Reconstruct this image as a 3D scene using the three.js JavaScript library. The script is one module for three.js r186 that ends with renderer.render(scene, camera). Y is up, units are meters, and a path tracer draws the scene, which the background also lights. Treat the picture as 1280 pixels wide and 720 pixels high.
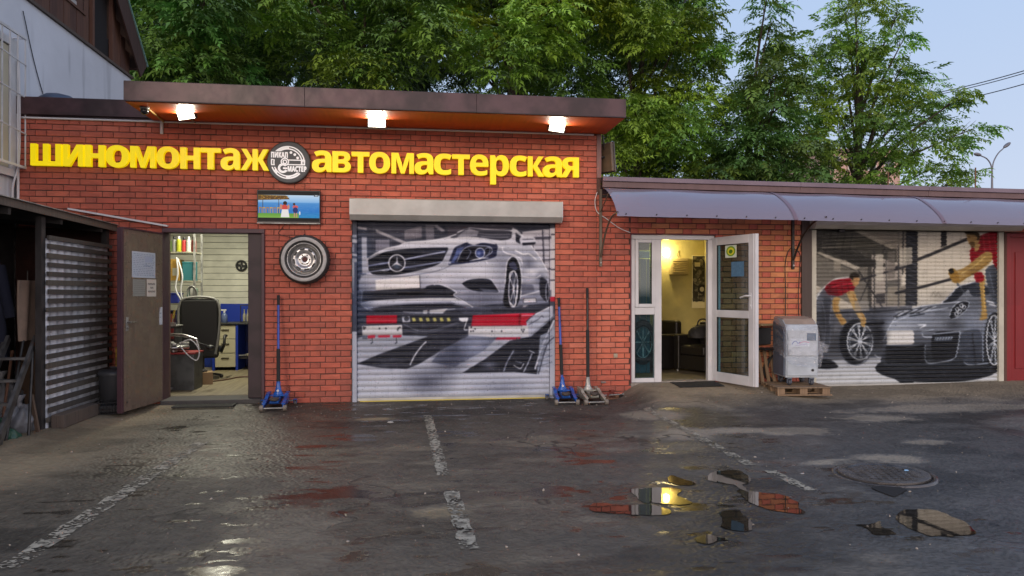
import * as THREE from 'three';
import { RoundedBoxGeometry } from 'three/addons/geometries/RoundedBoxGeometry.js';
import { mergeGeometries } from 'three/addons/utils/BufferGeometryUtils.js';
import { FontLoader } from 'three/addons/loaders/FontLoader.js';
import { RectAreaLightUniformsLib } from 'three/addons/lights/RectAreaLightUniformsLib.js';

// ------------------------------------------------------------------ camera, sky, sun, exposure
const scene = new THREE.Scene();
const camera = new THREE.PerspectiveCamera(43.6, 16 / 9, 0.1, 400);
const YAW = 7.8 * Math.PI / 180, EYE = [0, 1.45, 9.65];
camera.position.set(...EYE);
camera.rotation.y = -YAW;
camera.setViewOffset(1280, 720, 0, -5, 1280, 720);
scene.add(camera);

function makeSky() {
  const W = 512, H = 256, d = new Float32Array(W * H * 4), mix = THREE.MathUtils.lerp;
  const zen = [0.21, 0.32, 0.55], mid = [0.345, 0.455, 0.65], hor = [0.53, 0.57, 0.65], glow = [0.86, 0.62, 0.46], gnd = [0.10, 0.10, 0.11];
  for (let j = 0; j < H; j++) {
    const el = ((j + 0.5) / H - 0.5) * Math.PI, s = Math.sin(el);
    for (let i = 0; i < W; i++) {
      const ph = ((i + 0.5) / W - 0.5) * 2 * Math.PI, back = Math.max(0, Math.cos(el) * Math.sin(ph) * 0.5 + 0.5);
      for (let c = 0; c < 3; c++) {
        let v;
        if (s < 0) v = mix(hor[c], gnd[c], Math.min(1, -s * 8));
        else { const t = Math.pow(s, 0.6); v = t < 0.55 ? mix(hor[c], mid[c], t / 0.55) : mix(mid[c], zen[c], (t - 0.55) / 0.45); }
        if (s >= 0) v += glow[c] * 1.9 * Math.pow(back, 2.5) * Math.exp(-s * 2.2);
        d[(j * W + i) * 4 + c] = v;
      }
      d[(j * W + i) * 4 + 3] = 1;
    }
  }
  const t = new THREE.DataTexture(d, W, H, THREE.RGBAFormat, THREE.FloatType);
  t.mapping = THREE.EquirectangularReflectionMapping; t.magFilter = THREE.LinearFilter; t.needsUpdate = true;
  return t;
}
scene.background = scene.environment = makeSky();

const sun = new THREE.DirectionalLight(new THREE.Color().setRGB(1, 0.80, 0.62), 0.9);
sun.position.set(-9, 7, 22); sun.target.position.set(1, 1, 0);
sun.castShadow = true; sun.shadow.radius = 40;
Object.assign(sun.shadow.camera, { left: -25, right: 25, top: 25, bottom: -15, near: 1, far: 80 });
scene.add(sun, sun.target);

const renderer = new THREE.WebGLRenderer({ antialias: true });
renderer.setSize(1024, 576);
renderer.toneMapping = THREE.LinearToneMapping;
renderer.toneMappingExposure = 1.35;
renderer.shadowMap.enabled = true;
RectAreaLightUniformsLib.init();

// ------------------------------------------------------------------ helpers
let seed = 1234567;
const rnd = () => { seed = (seed * 1664525 + 1013904223) >>> 0; return seed / 4294967296; };
const rr = (a, b) => a + (b - a) * rnd();
const V = (x, y, z) => new THREE.Vector3(x, y, z);
const { lerp, clamp, smoothstep } = THREE.MathUtils;
// photograph pixel -> a point on the plane z / the plane y (used to read off sizes of flat art and outlines of puddles)
function rayTo(px, py) { const u = px - 640, f = 900, c = Math.cos(YAW), s = Math.sin(YAW); return [s * f + c * u, 365 - py, -c * f + s * u]; }
const atZ = (px, py, z) => { const d = rayTo(px, py), t = (z - EYE[2]) / d[2]; return [EYE[0] + d[0] * t, EYE[1] + d[1] * t, z]; };
const atY = (px, py, y) => { const d = rayTo(px, py), t = (y - EYE[1]) / d[1]; return [EYE[0] + d[0] * t, y, EYE[2] + d[2] * t]; };

const used = new Map();
function numbered(name) { const n = used.get(name) ?? 0; used.set(name, n + 1); return n ? name + '_' + String(n).padStart(3, '0') : name; }
function shade(o) { o.traverse((m) => { if (m.isMesh) { m.castShadow = true; m.receiveShadow = true; } }); return o; }
function tag(o, label, category, group) { o.userData.label = label; if (category) o.userData.category = category; if (group) o.userData.group = group; return o; }
function thing(name, label, category, pos = [0, 0, 0], turn = 0, group) {
  const g = new THREE.Group(); g.name = numbered(name); g.position.set(...pos); g.rotation.y = turn; scene.add(g);
  return tag(g, label, category, group);
}
function flat(g) {
  g = g.index ? g.toNonIndexed() : g;
  for (const k of Object.keys(g.attributes)) if (!['position', 'normal', 'uv'].includes(k)) g.deleteAttribute(k);
  if (!g.attributes.normal) g.computeVertexNormals();
  if (!g.attributes.uv) g.setAttribute('uv', new THREE.BufferAttribute(new Float32Array(g.attributes.position.count * 2), 2));
  g.groups = []; g.morphAttributes = {};
  return g;
}
function uvBox(g) { // uv in metres by the dominant axis of each normal
  const p = g.attributes.position, n = g.attributes.normal, uv = new Float32Array(p.count * 2);
  for (let i = 0; i < p.count; i++) {
    const ax = Math.abs(n.getX(i)), ay = Math.abs(n.getY(i)), az = Math.abs(n.getZ(i));
    if (az >= ax && az >= ay) { uv[i * 2] = p.getX(i); uv[i * 2 + 1] = p.getY(i); }
    else if (ax >= ay) { uv[i * 2] = p.getZ(i); uv[i * 2 + 1] = p.getY(i); }
    else { uv[i * 2] = p.getX(i); uv[i * 2 + 1] = p.getZ(i); }
  }
  g.setAttribute('uv', new THREE.BufferAttribute(uv, 2));
  return g;
}
function merge(list) { const a = (Array.isArray(list) ? list : [list]).map(flat); return a.length === 1 ? a[0] : mergeGeometries(a); }
function part(parent, name, geos, mat, { keepUV, label } = {}) {
  let g = merge(geos); if (!keepUV) g = uvBox(g);
  const m = new THREE.Mesh(g, mat); m.name = parent === scene ? numbered(name) : name;
  if (label) m.userData.label = label;
  parent.add(m); return shade(m);
}
function single(name, geos, mat, label, category, group, opt) { const m = part(scene, name, geos, mat, opt); return tag(m, label, category, group); }
function struct(name, geos, mat, opt) { const m = part(scene, name, geos, mat, opt); m.userData.kind = 'structure'; return m; }
function move(g, x, y, z) { return g.translate(x, y, z); }
function box(x0, x1, y0, y1, z0, z1, r = 0) {
  const w = x1 - x0, h = y1 - y0, d = z1 - z0;
  const g = r > 0 ? new RoundedBoxGeometry(w, h, d, 2, Math.min(r, w / 2.01, h / 2.01, d / 2.01)) : new THREE.BoxGeometry(w, h, d);
  return g.translate((x0 + x1) / 2, (y0 + y1) / 2, (z0 + z1) / 2);
}
function rod(a, b, r0, r1 = r0, seg = 10) {
  a = V(...a); b = V(...b); const d = b.clone().sub(a), g = new THREE.CylinderGeometry(r1, r0, d.length(), seg);
  g.applyQuaternion(new THREE.Quaternion().setFromUnitVectors(V(0, 1, 0), d.normalize()));
  return g.translate((a.x + b.x) / 2, (a.y + b.y) / 2, (a.z + b.z) / 2);
}
function tube(pts, r, seg = 24, rs = 8) { return new THREE.TubeGeometry(new THREE.CatmullRomCurve3(pts.map((p) => V(...p))), seg, r, rs); }
function beam(a, b, w, h) { // rectangular bar from a to b
  a = V(...a); b = V(...b); const d = b.clone().sub(a), g = new THREE.BoxGeometry(w, h, d.length());
  const m = new THREE.Matrix4().lookAt(b, a, V(0, 1, 0.001)); g.applyMatrix4(m); return g.translate((a.x + b.x) / 2, (a.y + b.y) / 2, (a.z + b.z) / 2);
}
function extrudeX(prof, x0, x1) { return extrude(prof.map(([z, y]) => [-z, y]), x1 - x0).rotateY(Math.PI / 2).translate(x0, 0, 0); }
function lathe(pts, seg = 24) { return new THREE.LatheGeometry(pts.map(([r, y]) => new THREE.Vector2(r, y)), seg); }
function extrude(pts, depth, bevel = 0) {
  const s = new THREE.Shape(pts.map(([x, y]) => new THREE.Vector2(x, y)));
  return new THREE.ExtrudeGeometry(s, { depth, bevelEnabled: bevel > 0, bevelSize: bevel, bevelThickness: bevel, bevelSegments: 1 });
}
// periodic value noise
function hash(x, y, s) { let h = (x * 374761393 + y * 668265263 + s * 1442695041) | 0; h = Math.imul(h ^ (h >>> 13), 1274126177); return ((h ^ (h >>> 16)) >>> 0) / 4294967296; }
function vnoise(x, y, P, s) {
  const xi = Math.floor(x), yi = Math.floor(y), fx = x - xi, fy = y - yi, u = fx * fx * (3 - 2 * fx), v = fy * fy * (3 - 2 * fy), m = (a) => ((a % P) + P) % P;
  const a = hash(m(xi), m(yi), s), b = hash(m(xi + 1), m(yi), s), c = hash(m(xi), m(yi + 1), s), d = hash(m(xi + 1), m(yi + 1), s);
  return a + (b - a) * u + (c - a) * v + (a - b - c + d) * u * v;
}
function fbm(x, y, P, s, o = 4) { let t = 0, a = 0.5, n = 0; for (let i = 0; i < o; i++) { t += a * vnoise(x, y, P, s + i * 17); n += a; x *= 2; y *= 2; P *= 2; a *= 0.5; } return t / n; }
function tex(n, fn, { srgb = false, rep = 1, m = n } = {}) {
  const d = new Uint8Array(n * m * 4);
  for (let j = 0; j < m; j++) for (let i = 0; i < n; i++) { const c = fn(i / n, j / m), o = (j * n + i) * 4; if (typeof c === 'number') d[o] = d[o + 1] = d[o + 2] = clamp(c, 0, 1) * 255; else { d[o] = clamp(c[0], 0, 1) * 255; d[o + 1] = clamp(c[1], 0, 1) * 255; d[o + 2] = clamp(c[2], 0, 1) * 255; } d[o + 3] = 255; }
  const t = new THREE.DataTexture(d, n, m); t.wrapS = t.wrapT = THREE.RepeatWrapping; t.magFilter = THREE.LinearFilter; t.minFilter = THREE.LinearMipmapLinearFilter;
  if (srgb) t.colorSpace = THREE.SRGBColorSpace;
  t.repeat.set(rep, rep); t.needsUpdate = true; return t;
}
const again = (t, rx, ry = rx) => { const c = t.clone(); c.repeat.set(rx, ry); c.needsUpdate = true; return c; };
function canvasTex(w, h, draw) {
  const c = document.createElement('canvas'); c.width = w; c.height = h; const k = c.getContext('2d'); draw(k, w, h);
  const t = new THREE.CanvasTexture(c); t.colorSpace = THREE.SRGBColorSpace; t.magFilter = THREE.LinearFilter; return t;
}
// shared grain
const T = {
  fine: tex(256, (u, v) => 0.55 * vnoise(u * 128, v * 128, 128, 3) + 0.45 * fbm(u * 16, v * 16, 16, 5)),
  mott: tex(256, (u, v) => 0.62 + 0.38 * fbm(u * 6, v * 6, 6, 11, 5)),
  mottHi: tex(256, (u, v) => 0.35 + 0.65 * smoothstep(fbm(u * 8, v * 8, 8, 21, 5), 0.25, 0.75)),
  wood: tex(256, (u, v) => { const n = fbm(u * 4 + 0.15 * Math.sin(v * 12.566), v * 2, 4, 31, 4), g = vnoise(u * 96, v * 3 + n, 96, 8); return 0.45 + 0.35 * g + 0.2 * n; }),
  streak: tex(256, (u, v) => 0.6 + 0.25 * fbm(u * 32, v * 2, 32, 41, 3) + 0.15 * fbm(u * 6, v * 6, 6, 43, 4)),
  dirt: tex(256, (u, v) => 0.5 + 0.5 * smoothstep(fbm(u * 5, v * 5, 5, 51, 6), 0.2, 0.62)),
};
const lin = (r, g, b) => new THREE.Color().setRGB(r, g, b);
function M(r, g, b, rough = 0.7, o = {}) {
  const { map, mrep = 1, bump, brep = 1, bs = 0.002, rmap, rrep = 1, ...rest } = o;
  const m = new THREE.MeshPhysicalMaterial({ color: lin(r, g, b), roughness: rough, ...rest });
  if (map) m.map = again(map, mrep);
  if (bump) { m.bumpMap = again(bump, brep); m.bumpScale = bs; }
  if (rmap) m.roughnessMap = again(rmap, rrep);
  return m;
}
const MAT = {
  mortar: M(0.135, 0.07, 0.055, 0.95, { map: T.mott, mrep: 2, bump: T.fine, brep: 3, bs: 0.004 }),
  plasterIn: M(0.55, 0.54, 0.45, 0.85, { map: T.mott, mrep: 0.7 }),
  brownMetal: M(0.080, 0.040, 0.045, 0.36, { map: T.mottHi, mrep: 0.5, bump: T.mott, brep: 0.45, bs: 0.03, metalness: 0.2 }),
  brownCap: M(0.20, 0.15, 0.185, 0.38, { map: T.mott, mrep: 0.6, metalness: 0.3, bump: T.mott, brep: 0.5, bs: 0.01 }),
  soffit: M(0.60, 0.085, 0.012, 0.5, { map: T.streak, mrep: 0.8 }),
  purple: M(0.075, 0.03, 0.042, 0.5, { map: T.mott, mrep: 1.5 }),
  purpleDark: M(0.04, 0.022, 0.026, 0.55, { map: T.dirt, mrep: 1.2 }),
  doorBrown: M(0.21, 0.155, 0.12, 0.40, { map: T.streak, mrep: 1.1, metalness: 0.15, rmap: T.mottHi, rrep: 1.5 }),
  greyAlu: M(0.52, 0.52, 0.49, 0.5, { map: T.mott, mrep: 1, metalness: 0.25 }),
  cream: M(0.62, 0.60, 0.50, 0.5, { map: T.mott, mrep: 1 }),
  white: M(0.74, 0.74, 0.75, 0.35, { map: T.mott, mrep: 0.8 }),
  pvc: M(0.72, 0.72, 0.74, 0.3, { map: T.mott, mrep: 0.5 }),
  conduit: M(0.62, 0.60, 0.60, 0.5),
  black: M(0.015, 0.015, 0.016, 0.5, { map: T.mott, mrep: 2 }),
  rubber: M(0.02, 0.02, 0.021, 0.75, { map: T.mott, mrep: 3, bump: T.fine, brep: 6, bs: 0.001 }),
  darkSteel: M(0.07, 0.065, 0.06, 0.45, { metalness: 0.7, map: T.dirt, mrep: 4 }),
  steel: M(0.55, 0.54, 0.53, 0.33, { metalness: 0.85, map: T.mottHi, mrep: 4 }),
  zinc: M(0.42, 0.42, 0.40, 0.5, { metalness: 0.5, map: T.dirt, mrep: 3 }),
  rust: M(0.19, 0.09, 0.05, 0.8, { map: T.dirt, mrep: 5 }),
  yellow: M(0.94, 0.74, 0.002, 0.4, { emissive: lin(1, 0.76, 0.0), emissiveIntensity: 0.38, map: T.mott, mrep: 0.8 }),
  yellowSide: M(0.70, 0.43, 0.01, 0.45),
  glass: new THREE.MeshPhysicalMaterial({ color: lin(0.52, 0.68, 0.71), roughness: 0.015, transmission: 1, thickness: 0, ior: 1.55 }),
  wood: M(0.30, 0.20, 0.12, 0.8, { map: T.wood, mrep: 2, bump: T.wood, brep: 2, bs: 0.002 }),
  oldWood: M(0.13, 0.10, 0.08, 0.85, { map: T.wood, mrep: 2, bump: T.wood, brep: 2, bs: 0.003 }),
  redPaint: M(0.25, 0.012, 0.016, 0.45, { map: T.streak, mrep: 0.8 }),
  paper: M(0.66, 0.68, 0.70, 0.9),
};
// ground height: a low concrete ramp rises to the shop threshold, the yard is flat
function gy(x, z) {
  const across = smoothstep(x, 2.70, 3.15) * (1 - 0.52 * smoothstep(x, 4.5, 5.4)) * (1 + 0.35 * smoothstep(x, 6.5, 9)) * 0.185;
  const out = 1 - smoothstep(z, 0.05, 1.55);
  let h = across * out;
  h += 0.05 * smoothstep(-x, 3.05, 3.7) * (1 - smoothstep(z, 3.0, 5.0)) ;
  h += 0.035 * (1 - smoothstep(Math.abs(x + 2.5), 0.6, 1.0)) * (1 - smoothstep(z, 0.0, 0.5));
  return h;
}

// ------------------------------------------------------------------ ground
{
  const S = 13, X0 = -4, Z0 = -1, N = 2048;
  const col = new Uint8Array(N * N * 4), ro = new Uint8Array(N * N * 4), bp = new Uint8Array(N * N * 4);
  const ss = smoothstep;
  const blob = (x, z, cx, cz, rx, rz, n) => 1 - ss(Math.hypot((x - cx) / rx, (z - cz) / rz) + n, 0.55, 1.05);
  const dryBlobs = [[2.75, 2.55, 0.55, 0.35], [3.3, 2.5, 0.75, 0.22], [3.9, 2.6, 0.5, 0.3], [4.1, 3.9, 0.35, 0.2], [4.9, 3.3, 0.3, 0.16], [-0.45, 1.3, 0.3, 0.14], [6.5, 1.5, 1.6, 0.35], [3.55, 3.95, 0.5, 0.14], [5.2, 2.0, 0.6, 0.3], [0.2, 4.9, 0.25, 0.2], [2.9, 1.5, 0.5, 0.4]];
  const dampSpots = [[805, 622, 0.62, 0.42], [850, 608, 0.4, 0.3], [945, 618, 0.75, 0.5], [920, 648, 0.38, 0.28], [888, 675, 0.3, 0.22], [1165, 655, 0.62, 0.4], [1095, 658, 0.4, 0.24], [1105, 596, 0.62, 0.6]].map(([px, py, rx, rz]) => { const p = atY(px, py, 0); return [p[0], p[2], rx, rz]; });
  for (let j = 0; j < N; j++) for (let i = 0; i < N; i++) {
    const u = i / N, v = j / N, x = X0 + u * S, z = Z0 + v * S, o = (j * N + i) * 4;
    const big = fbm(u * 7, v * 7, 7, 101, 4), mid = fbm(u * 20, v * 40, 20, 131, 4), fine = fbm(u * 240, v * 240, 240, 151, 2), speck = hash(i, j, 7), agg = vnoise(u * 700, v * 700, 700, 181);
    const patchy = fbm(u * 26, v * 60, 26, 171, 3);
    // how dry: the left strip by the shed, the ramp before the shop, and patches of settled dust
    let dry = ss(-x + 0.5 * (big - 0.5), 2.35, 3.2) * (1 - ss(z, 3.6, 5.5)) * 0.75;
    dry = Math.max(dry, ss(x + 0.8 * (big - 0.5), 2.55, 3.1) * (1 - ss(z + 1.1 * (mid - 0.5), 0.75, 1.5)) * 0.95);
    for (const [cx, cz, rx, rz] of dryBlobs) dry = Math.max(dry, 1.0 * blob(x, z, cx, cz, rx, rz, 0.9 * (mid - 0.5) + 0.5 * (fine - 0.5)));
    dry = Math.max(dry, 0.4 * ss(mid * 0.6 + big * 0.4, 0.56, 0.72));
    // thin film of water in the lows
    let wet = ss(big * 0.55 + mid * 0.45, 0.40, 0.58) * 0.75 + 0.25;
    wet *= 1 - dry;
    const pits = fbm(u * 60, v * 150, 150, 191, 3);
    const hole = Math.max(ss(patchy * 0.72 + big * 0.28, 0.65, 0.71), 0.9 * ss(pits * 0.8 + mid * 0.2, 0.63, 0.70)) * (1 - dry) * ss(3.9 - Math.abs(x - 0.4), 0, 1);
    const oil = ss(fbm(u * 16 + 5, v * 26 + 3, 16, 211, 4), 0.52, 0.68);
    let damp = 0; for (const [cx, cz, rx, rz] of dampSpots) damp = Math.max(damp, blob(x, z, cx, cz, rx, rz, 0.6 * (mid - 0.5) + 0.35 * (fine - 0.5)));
    dry *= 1 - damp;
    let a = 0.062 + 0.040 * (fine - 0.5) + 0.045 * (agg - 0.5) * (0.4 + dry) + 0.014 * (big - 0.5);
    a = lerp(a, 0.225 + 0.05 * (mid - 0.5) + 0.05 * (fine - 0.5), dry * 0.85);
    a *= 1 - 0.5 * oil * (1 - 0.5 * dry); a *= 0.86 + 0.3 * fbm(u * 12, v * 20, 12, 251, 3); a *= 1 - 0.5 * hole; a *= 1 - 0.38 * damp;
    const ridge = 1 - Math.abs(2 * fbm(u * 9 + 3, v * 9 + 1, 9, 231, 5) - 1), crack = ss(ridge, 0.988, 0.998) * ss(fbm(u * 5, v * 5, 5, 241, 2), 0.48, 0.58);
    a *= 1 - 0.7 * crack;
    if (speck > 0.9965) a += 0.10 * (speck - 0.9965) / 0.0035;
    const warm = dry * 0.65 + 0.75 * (1 - ss(x, 0.5, 3.5)) + 0.15 + 0.5 * ss(x, 2.4, 3.3) * (1 - ss(z, 0.6, 1.4));
    const c = [a * (1.05 + 0.14 * warm), a, a * (0.93 - 0.20 * warm)];
    for (let k = 0; k < 3; k++) { const l = clamp(c[k], 0, 1); col[o + k] = 255 * (l <= 0.0031308 ? l * 12.92 : 1.055 * Math.pow(l, 1 / 2.4) - 0.055); }
    const rough = lerp(lerp(0.72, 0.46, wet), 0.22, hole) + 0.10 * (agg - 0.5) + 0.22 * dry - 0.13 * damp;
    ro[o] = ro[o + 1] = ro[o + 2] = 255 * clamp(rough, 0.1, 1);
    const b = (0.5 + 0.80 * (agg - 0.5) * (1 - 0.3 * wet) + 0.50 * (fine - 0.5) + 0.14 * (mid - 0.5)) * (1 - hole) + 0.38 * hole - 0.5 * crack;
    bp[o] = bp[o + 1] = bp[o + 2] = 255 * clamp(b, 0, 1);
    col[o + 3] = ro[o + 3] = bp[o + 3] = 255;
  }
  const mk = (d, srgb) => { const t = new THREE.DataTexture(d, N, N); t.wrapS = t.wrapT = THREE.RepeatWrapping; t.magFilter = THREE.LinearFilter; if (srgb) t.colorSpace = THREE.SRGBColorSpace; t.needsUpdate = true; return t; };
  const mat = new THREE.MeshPhysicalMaterial({ map: mk(col, true), roughness: 1, roughnessMap: mk(ro), bumpMap: mk(bp), bumpScale: 0.011, ior: 1.42 });
  const xs = [], zs = [];
  for (let x = -6; x <= 11.001; x += 0.1) xs.push(x);
  for (let z = -0.6; z <= 8.001; z += 0.1) zs.push(z);
  for (const e of [9, 13, 20, 35, 60, 120, 200]) { xs.push(e + 4); xs.unshift(-e); zs.push(e); zs.unshift(-e); }
  const pos = [], uv = [], idx = [];
  zs.forEach((z) => xs.forEach((x) => { pos.push(x, Math.abs(x) < 11.1 && z > -0.7 && z < 8.1 ? gy(x, z) : 0, z); uv.push((x - X0) / S, (z - Z0) / S); }));
  const w = xs.length;
  for (let j = 0; j + 1 < zs.length; j++) for (let i = 0; i + 1 < w; i++) { const a = j * w + i; idx.push(a, a + w, a + 1, a + 1, a + w, a + w + 1); }
  const g = new THREE.BufferGeometry(); g.setAttribute('position', new THREE.Float32BufferAttribute(pos, 3)); g.setAttribute('uv', new THREE.Float32BufferAttribute(uv, 2)); g.setIndex(idx); g.computeVertexNormals();
  const m = new THREE.Mesh(g, mat); m.name = 'ground'; m.userData.kind = 'structure'; m.receiveShadow = true; scene.add(m);
}
// a sheet that lies on the ground, lifted a little
function sheet(outline, lift, step = 0) {
  const s = new THREE.Shape(outline.map(([x, z]) => new THREE.Vector2(x, -z)));
  const g = new THREE.ShapeGeometry(s).rotateX(-Math.PI / 2), p = g.attributes.position;
  for (let i = 0; i < p.count; i++) p.setY(i, gy(p.getX(i), p.getZ(i)) + lift);
  return g;
}
// worn painted parking lines
{
  const wear = tex(256, (u, v) => smoothstep(0.55 * fbm(u * 10, v * 10, 10, 61, 5) + 0.45 * vnoise(u * 64, v * 64, 64, 63), 0.40, 0.60));
  const mat = new THREE.MeshPhysicalMaterial({ color: lin(0.36, 0.33, 0.26), roughness: 0.8, alphaMap: again(wear, 1.1), alphaTest: 0.30, map: again(T.mottHi, 3), ior: 1.4 });
  const strip = (x0, z0, x1, z1, w) => {
    const n = Math.max(2, Math.round(Math.hypot(x1 - x0, z1 - z0) / 0.1)), pos = [], idx = [];
    for (let i = 0; i <= n; i++) for (const s of [-1, 1]) { const x = lerp(x0, x1, i / n) + s * w / 2 * (1 + 0.14 * Math.sin(i * 2.1 + s)), z = lerp(z0, z1, i / n); pos.push(x, gy(x, z) + 0.004, z); }
    for (let i = 0; i < n; i++) idx.push(i * 2, i * 2 + 2, i * 2 + 1, i * 2 + 1, i * 2 + 2, i * 2 + 3);
    const g = new THREE.BufferGeometry(); g.setAttribute('position', new THREE.Float32BufferAttribute(pos, 3)); g.setIndex(idx); g.computeVertexNormals(); return g;
  };
  struct('parking_line', [strip(-2.02, 2.35, -2.11, 5.55, 0.13)], mat);
  struct('parking_line', [strip(0.165, 1.15, 0.235, 3.95, 0.10)], mat);
  struct('parking_line', [strip(0.27, 4.4, 0.315, 5.6, 0.11)], mat);
  struct('parking_line', [strip(2.85, 1.05, 2.80, 3.95, 0.10)], mat);
  struct('parking_line', [strip(2.86, 4.15, 2.87, 4.75, 0.10)], mat);
}
// puddles (outlines read from the photograph, then laid on the yard)
{
  const water = new THREE.MeshPhysicalMaterial({ color: lin(0.018, 0.016, 0.013), roughness: 0.012, ior: 1.95, bumpMap: again(T.mott, 1.5), bumpScale: 0.0004 });
  const Z = (x, y) => [735 + x / 4.654, 560 + y / 4.654], Q = (x, y) => [1020 + x / 5.143, 550 + y / 5.143], L = (x, y) => [640 + x / 2, 460 + y / 2];
  const list = [
    [Z, [[262, 245], [300, 234], [350, 230], [440, 231], [520, 234], [545, 250], [510, 275], [560, 292], [600, 308], [602, 326], [540, 335], [500, 331], [440, 326], [350, 312], [318, 318], [270, 290], [262, 268]]],
    [Z, [[18, 335], [60, 322], [120, 322], [200, 326], [262, 328], [330, 322], [400, 338], [460, 352], [472, 372], [445, 386], [350, 388], [260, 386], [150, 378], [40, 362]]],
    [Z, [[455, 172], [482, 160], [540, 178], [600, 195], [617, 214], [560, 215], [485, 203]]],
    [Z, [[700, 160], [730, 140], [790, 132], [860, 131], [915, 150], [940, 178], [946, 204], [905, 213], [915, 235], [940, 254], [1000, 258], [1100, 270], [1190, 303], [1235, 350], [1248, 382], [1130, 372], [1000, 337], [915, 296], [890, 250], [850, 215], [780, 205], [712, 186]]],
    [Z, [[775, 380], [810, 362], [870, 358], [905, 372], [930, 402], [968, 415], [978, 436], [960, 460], [920, 476], [860, 474], [800, 464], [778, 432]]],
    [Z, [[620, 525], [650, 509], [690, 505], [740, 519], [800, 523], [806, 532], [750, 538], [700, 550], [640, 546]]],
    [Q, [[518, 512], [535, 470], [580, 446], [650, 439], [730, 444], [800, 462], [870, 490], [905, 505], [985, 533], [1020, 575], [1010, 595], [950, 608], [860, 616], [780, 612], [700, 604], [600, 574], [545, 542]]],
    [Q, [[245, 546], [300, 542], [350, 530], [385, 517], [410, 545], [460, 580], [515, 607], [440, 606], [380, 600], [320, 568]]],
  ];
  list.forEach(([f, pts]) => {
    const o = pts.map(([x, y]) => { const [gx, , gz] = atY(...f(x, y), 0.004); return new THREE.Vector2(gx, gz); });
    const c = new THREE.SplineCurve([...o, o[0]]).getPoints(o.length * 9).slice(0, -1).map((p) => [p.x + 0.09 * (fbm(p.x * 7 + 40, p.y * 7 + 40, 999, 901, 5) - 0.5), p.y + 0.09 * (fbm(p.x * 7 + 80, p.y * 7 + 40, 999, 911, 5) - 0.5)]);
    struct('puddle', sheet(c, 0.004), water);
  });
}

// ------------------------------------------------------------------ brick walls
const brickMats = [], brickTones = [], brickDirt = tex(256, (u, v) => 0.78 + 0.22 * smoothstep(fbm(u * 5, v * 5, 5, 51, 6), 0.25, 0.65));
{
  const grainBump = again(T.fine, 4);
  for (let i = 0; i < 9; i++) {
    const t = [[0.235, 0.055, 0.038], [0.268, 0.058, 0.038], [0.292, 0.063, 0.040], [0.310, 0.062, 0.038], [0.325, 0.070, 0.043], [0.340, 0.072, 0.043], [0.345, 0.082, 0.050], [0.365, 0.084, 0.048], [0.375, 0.098, 0.062]][i];
    brickTones.push(t);
    const m = new THREE.MeshPhysicalMaterial({ color: lin(t[0] * 1.56, t[1] * 1.72, t[2] * 1.68), roughness: 0.62, bumpMap: grainBump, bumpScale: 0.003 });
    m.map = brickDirt.clone(); m.map.repeat.set(1.7, 2.3); m.map.offset.set(i * 0.37, i * 0.23); m.map.needsUpdate = true;
    brickMats.push(m);
  }
}
const annexMats = brickMats.map((m, i) => { const c = m.clone(); c.color.setRGB(brickTones[i][0] * 1.72, brickTones[i][1] * 2.8, brickTones[i][2] * 1.9); return c; });
function brickGeo(w, h = 0.065, d = 0.022, e = 0.004) { // chamfered face, origin at the middle of the face's plane
  const x = w / 2, y = h / 2, q = (a, b, c, dd) => [a, b, c, a, c, dd];
  const A = [-x, -y, -d], B = [x, -y, -d], C = [x, y, -d], D = [-x, y, -d], a = [-x, -y, -e], b = [x, -y, -e], c = [x, y, -e], dd = [-x, y, -e];
  const i = [-x + e, -y + e, 0], j = [x - e, -y + e, 0], k = [x - e, y - e, 0], l = [-x + e, y - e, 0];
  const f = [...q(i, j, k, l), ...q(a, b, j, i), ...q(b, c, k, j), ...q(c, dd, l, k), ...q(dd, a, i, l), ...q(A, B, b, a), ...q(B, C, c, b), ...q(C, D, dd, c), ...q(D, A, a, dd)];
  const g = new THREE.BufferGeometry(); g.setAttribute('position', new THREE.Float32BufferAttribute(f.flat(), 3)); g.computeVertexNormals();
  return uvBox(g);
}
function worn(g, s) { // chipped, slightly uneven arrises
  const p = g.attributes.position, c = (v, q) => Math.round(v * 2000) + q;
  for (let i = 0; i < p.count; i++) { const a = hash(c(p.getX(i), 1), c(p.getY(i), 2), s + c(p.getZ(i), 3)), b = hash(c(p.getX(i), 4), c(p.getY(i), 5), s + 9), chip = a > 0.86 ? 0.006 : 0.0018; p.setXYZ(i, p.getX(i) - Math.sign(p.getX(i)) * chip * b, p.getY(i) - Math.sign(p.getY(i)) * chip * a, p.getZ(i) - (p.getZ(i) > -0.002 ? 0.0012 * b : 0)); }
  g.computeVertexNormals(); return g;
}
const BRICK_L = brickGeo(0.254), BRICK_S = brickGeo(0.124), LONG = [1, 2, 3, 4, 5].map((s) => worn(brickGeo(0.254), s * 31)), SHORT = [1, 2, 3, 4].map((s) => worn(brickGeo(0.124), s * 47));
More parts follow.
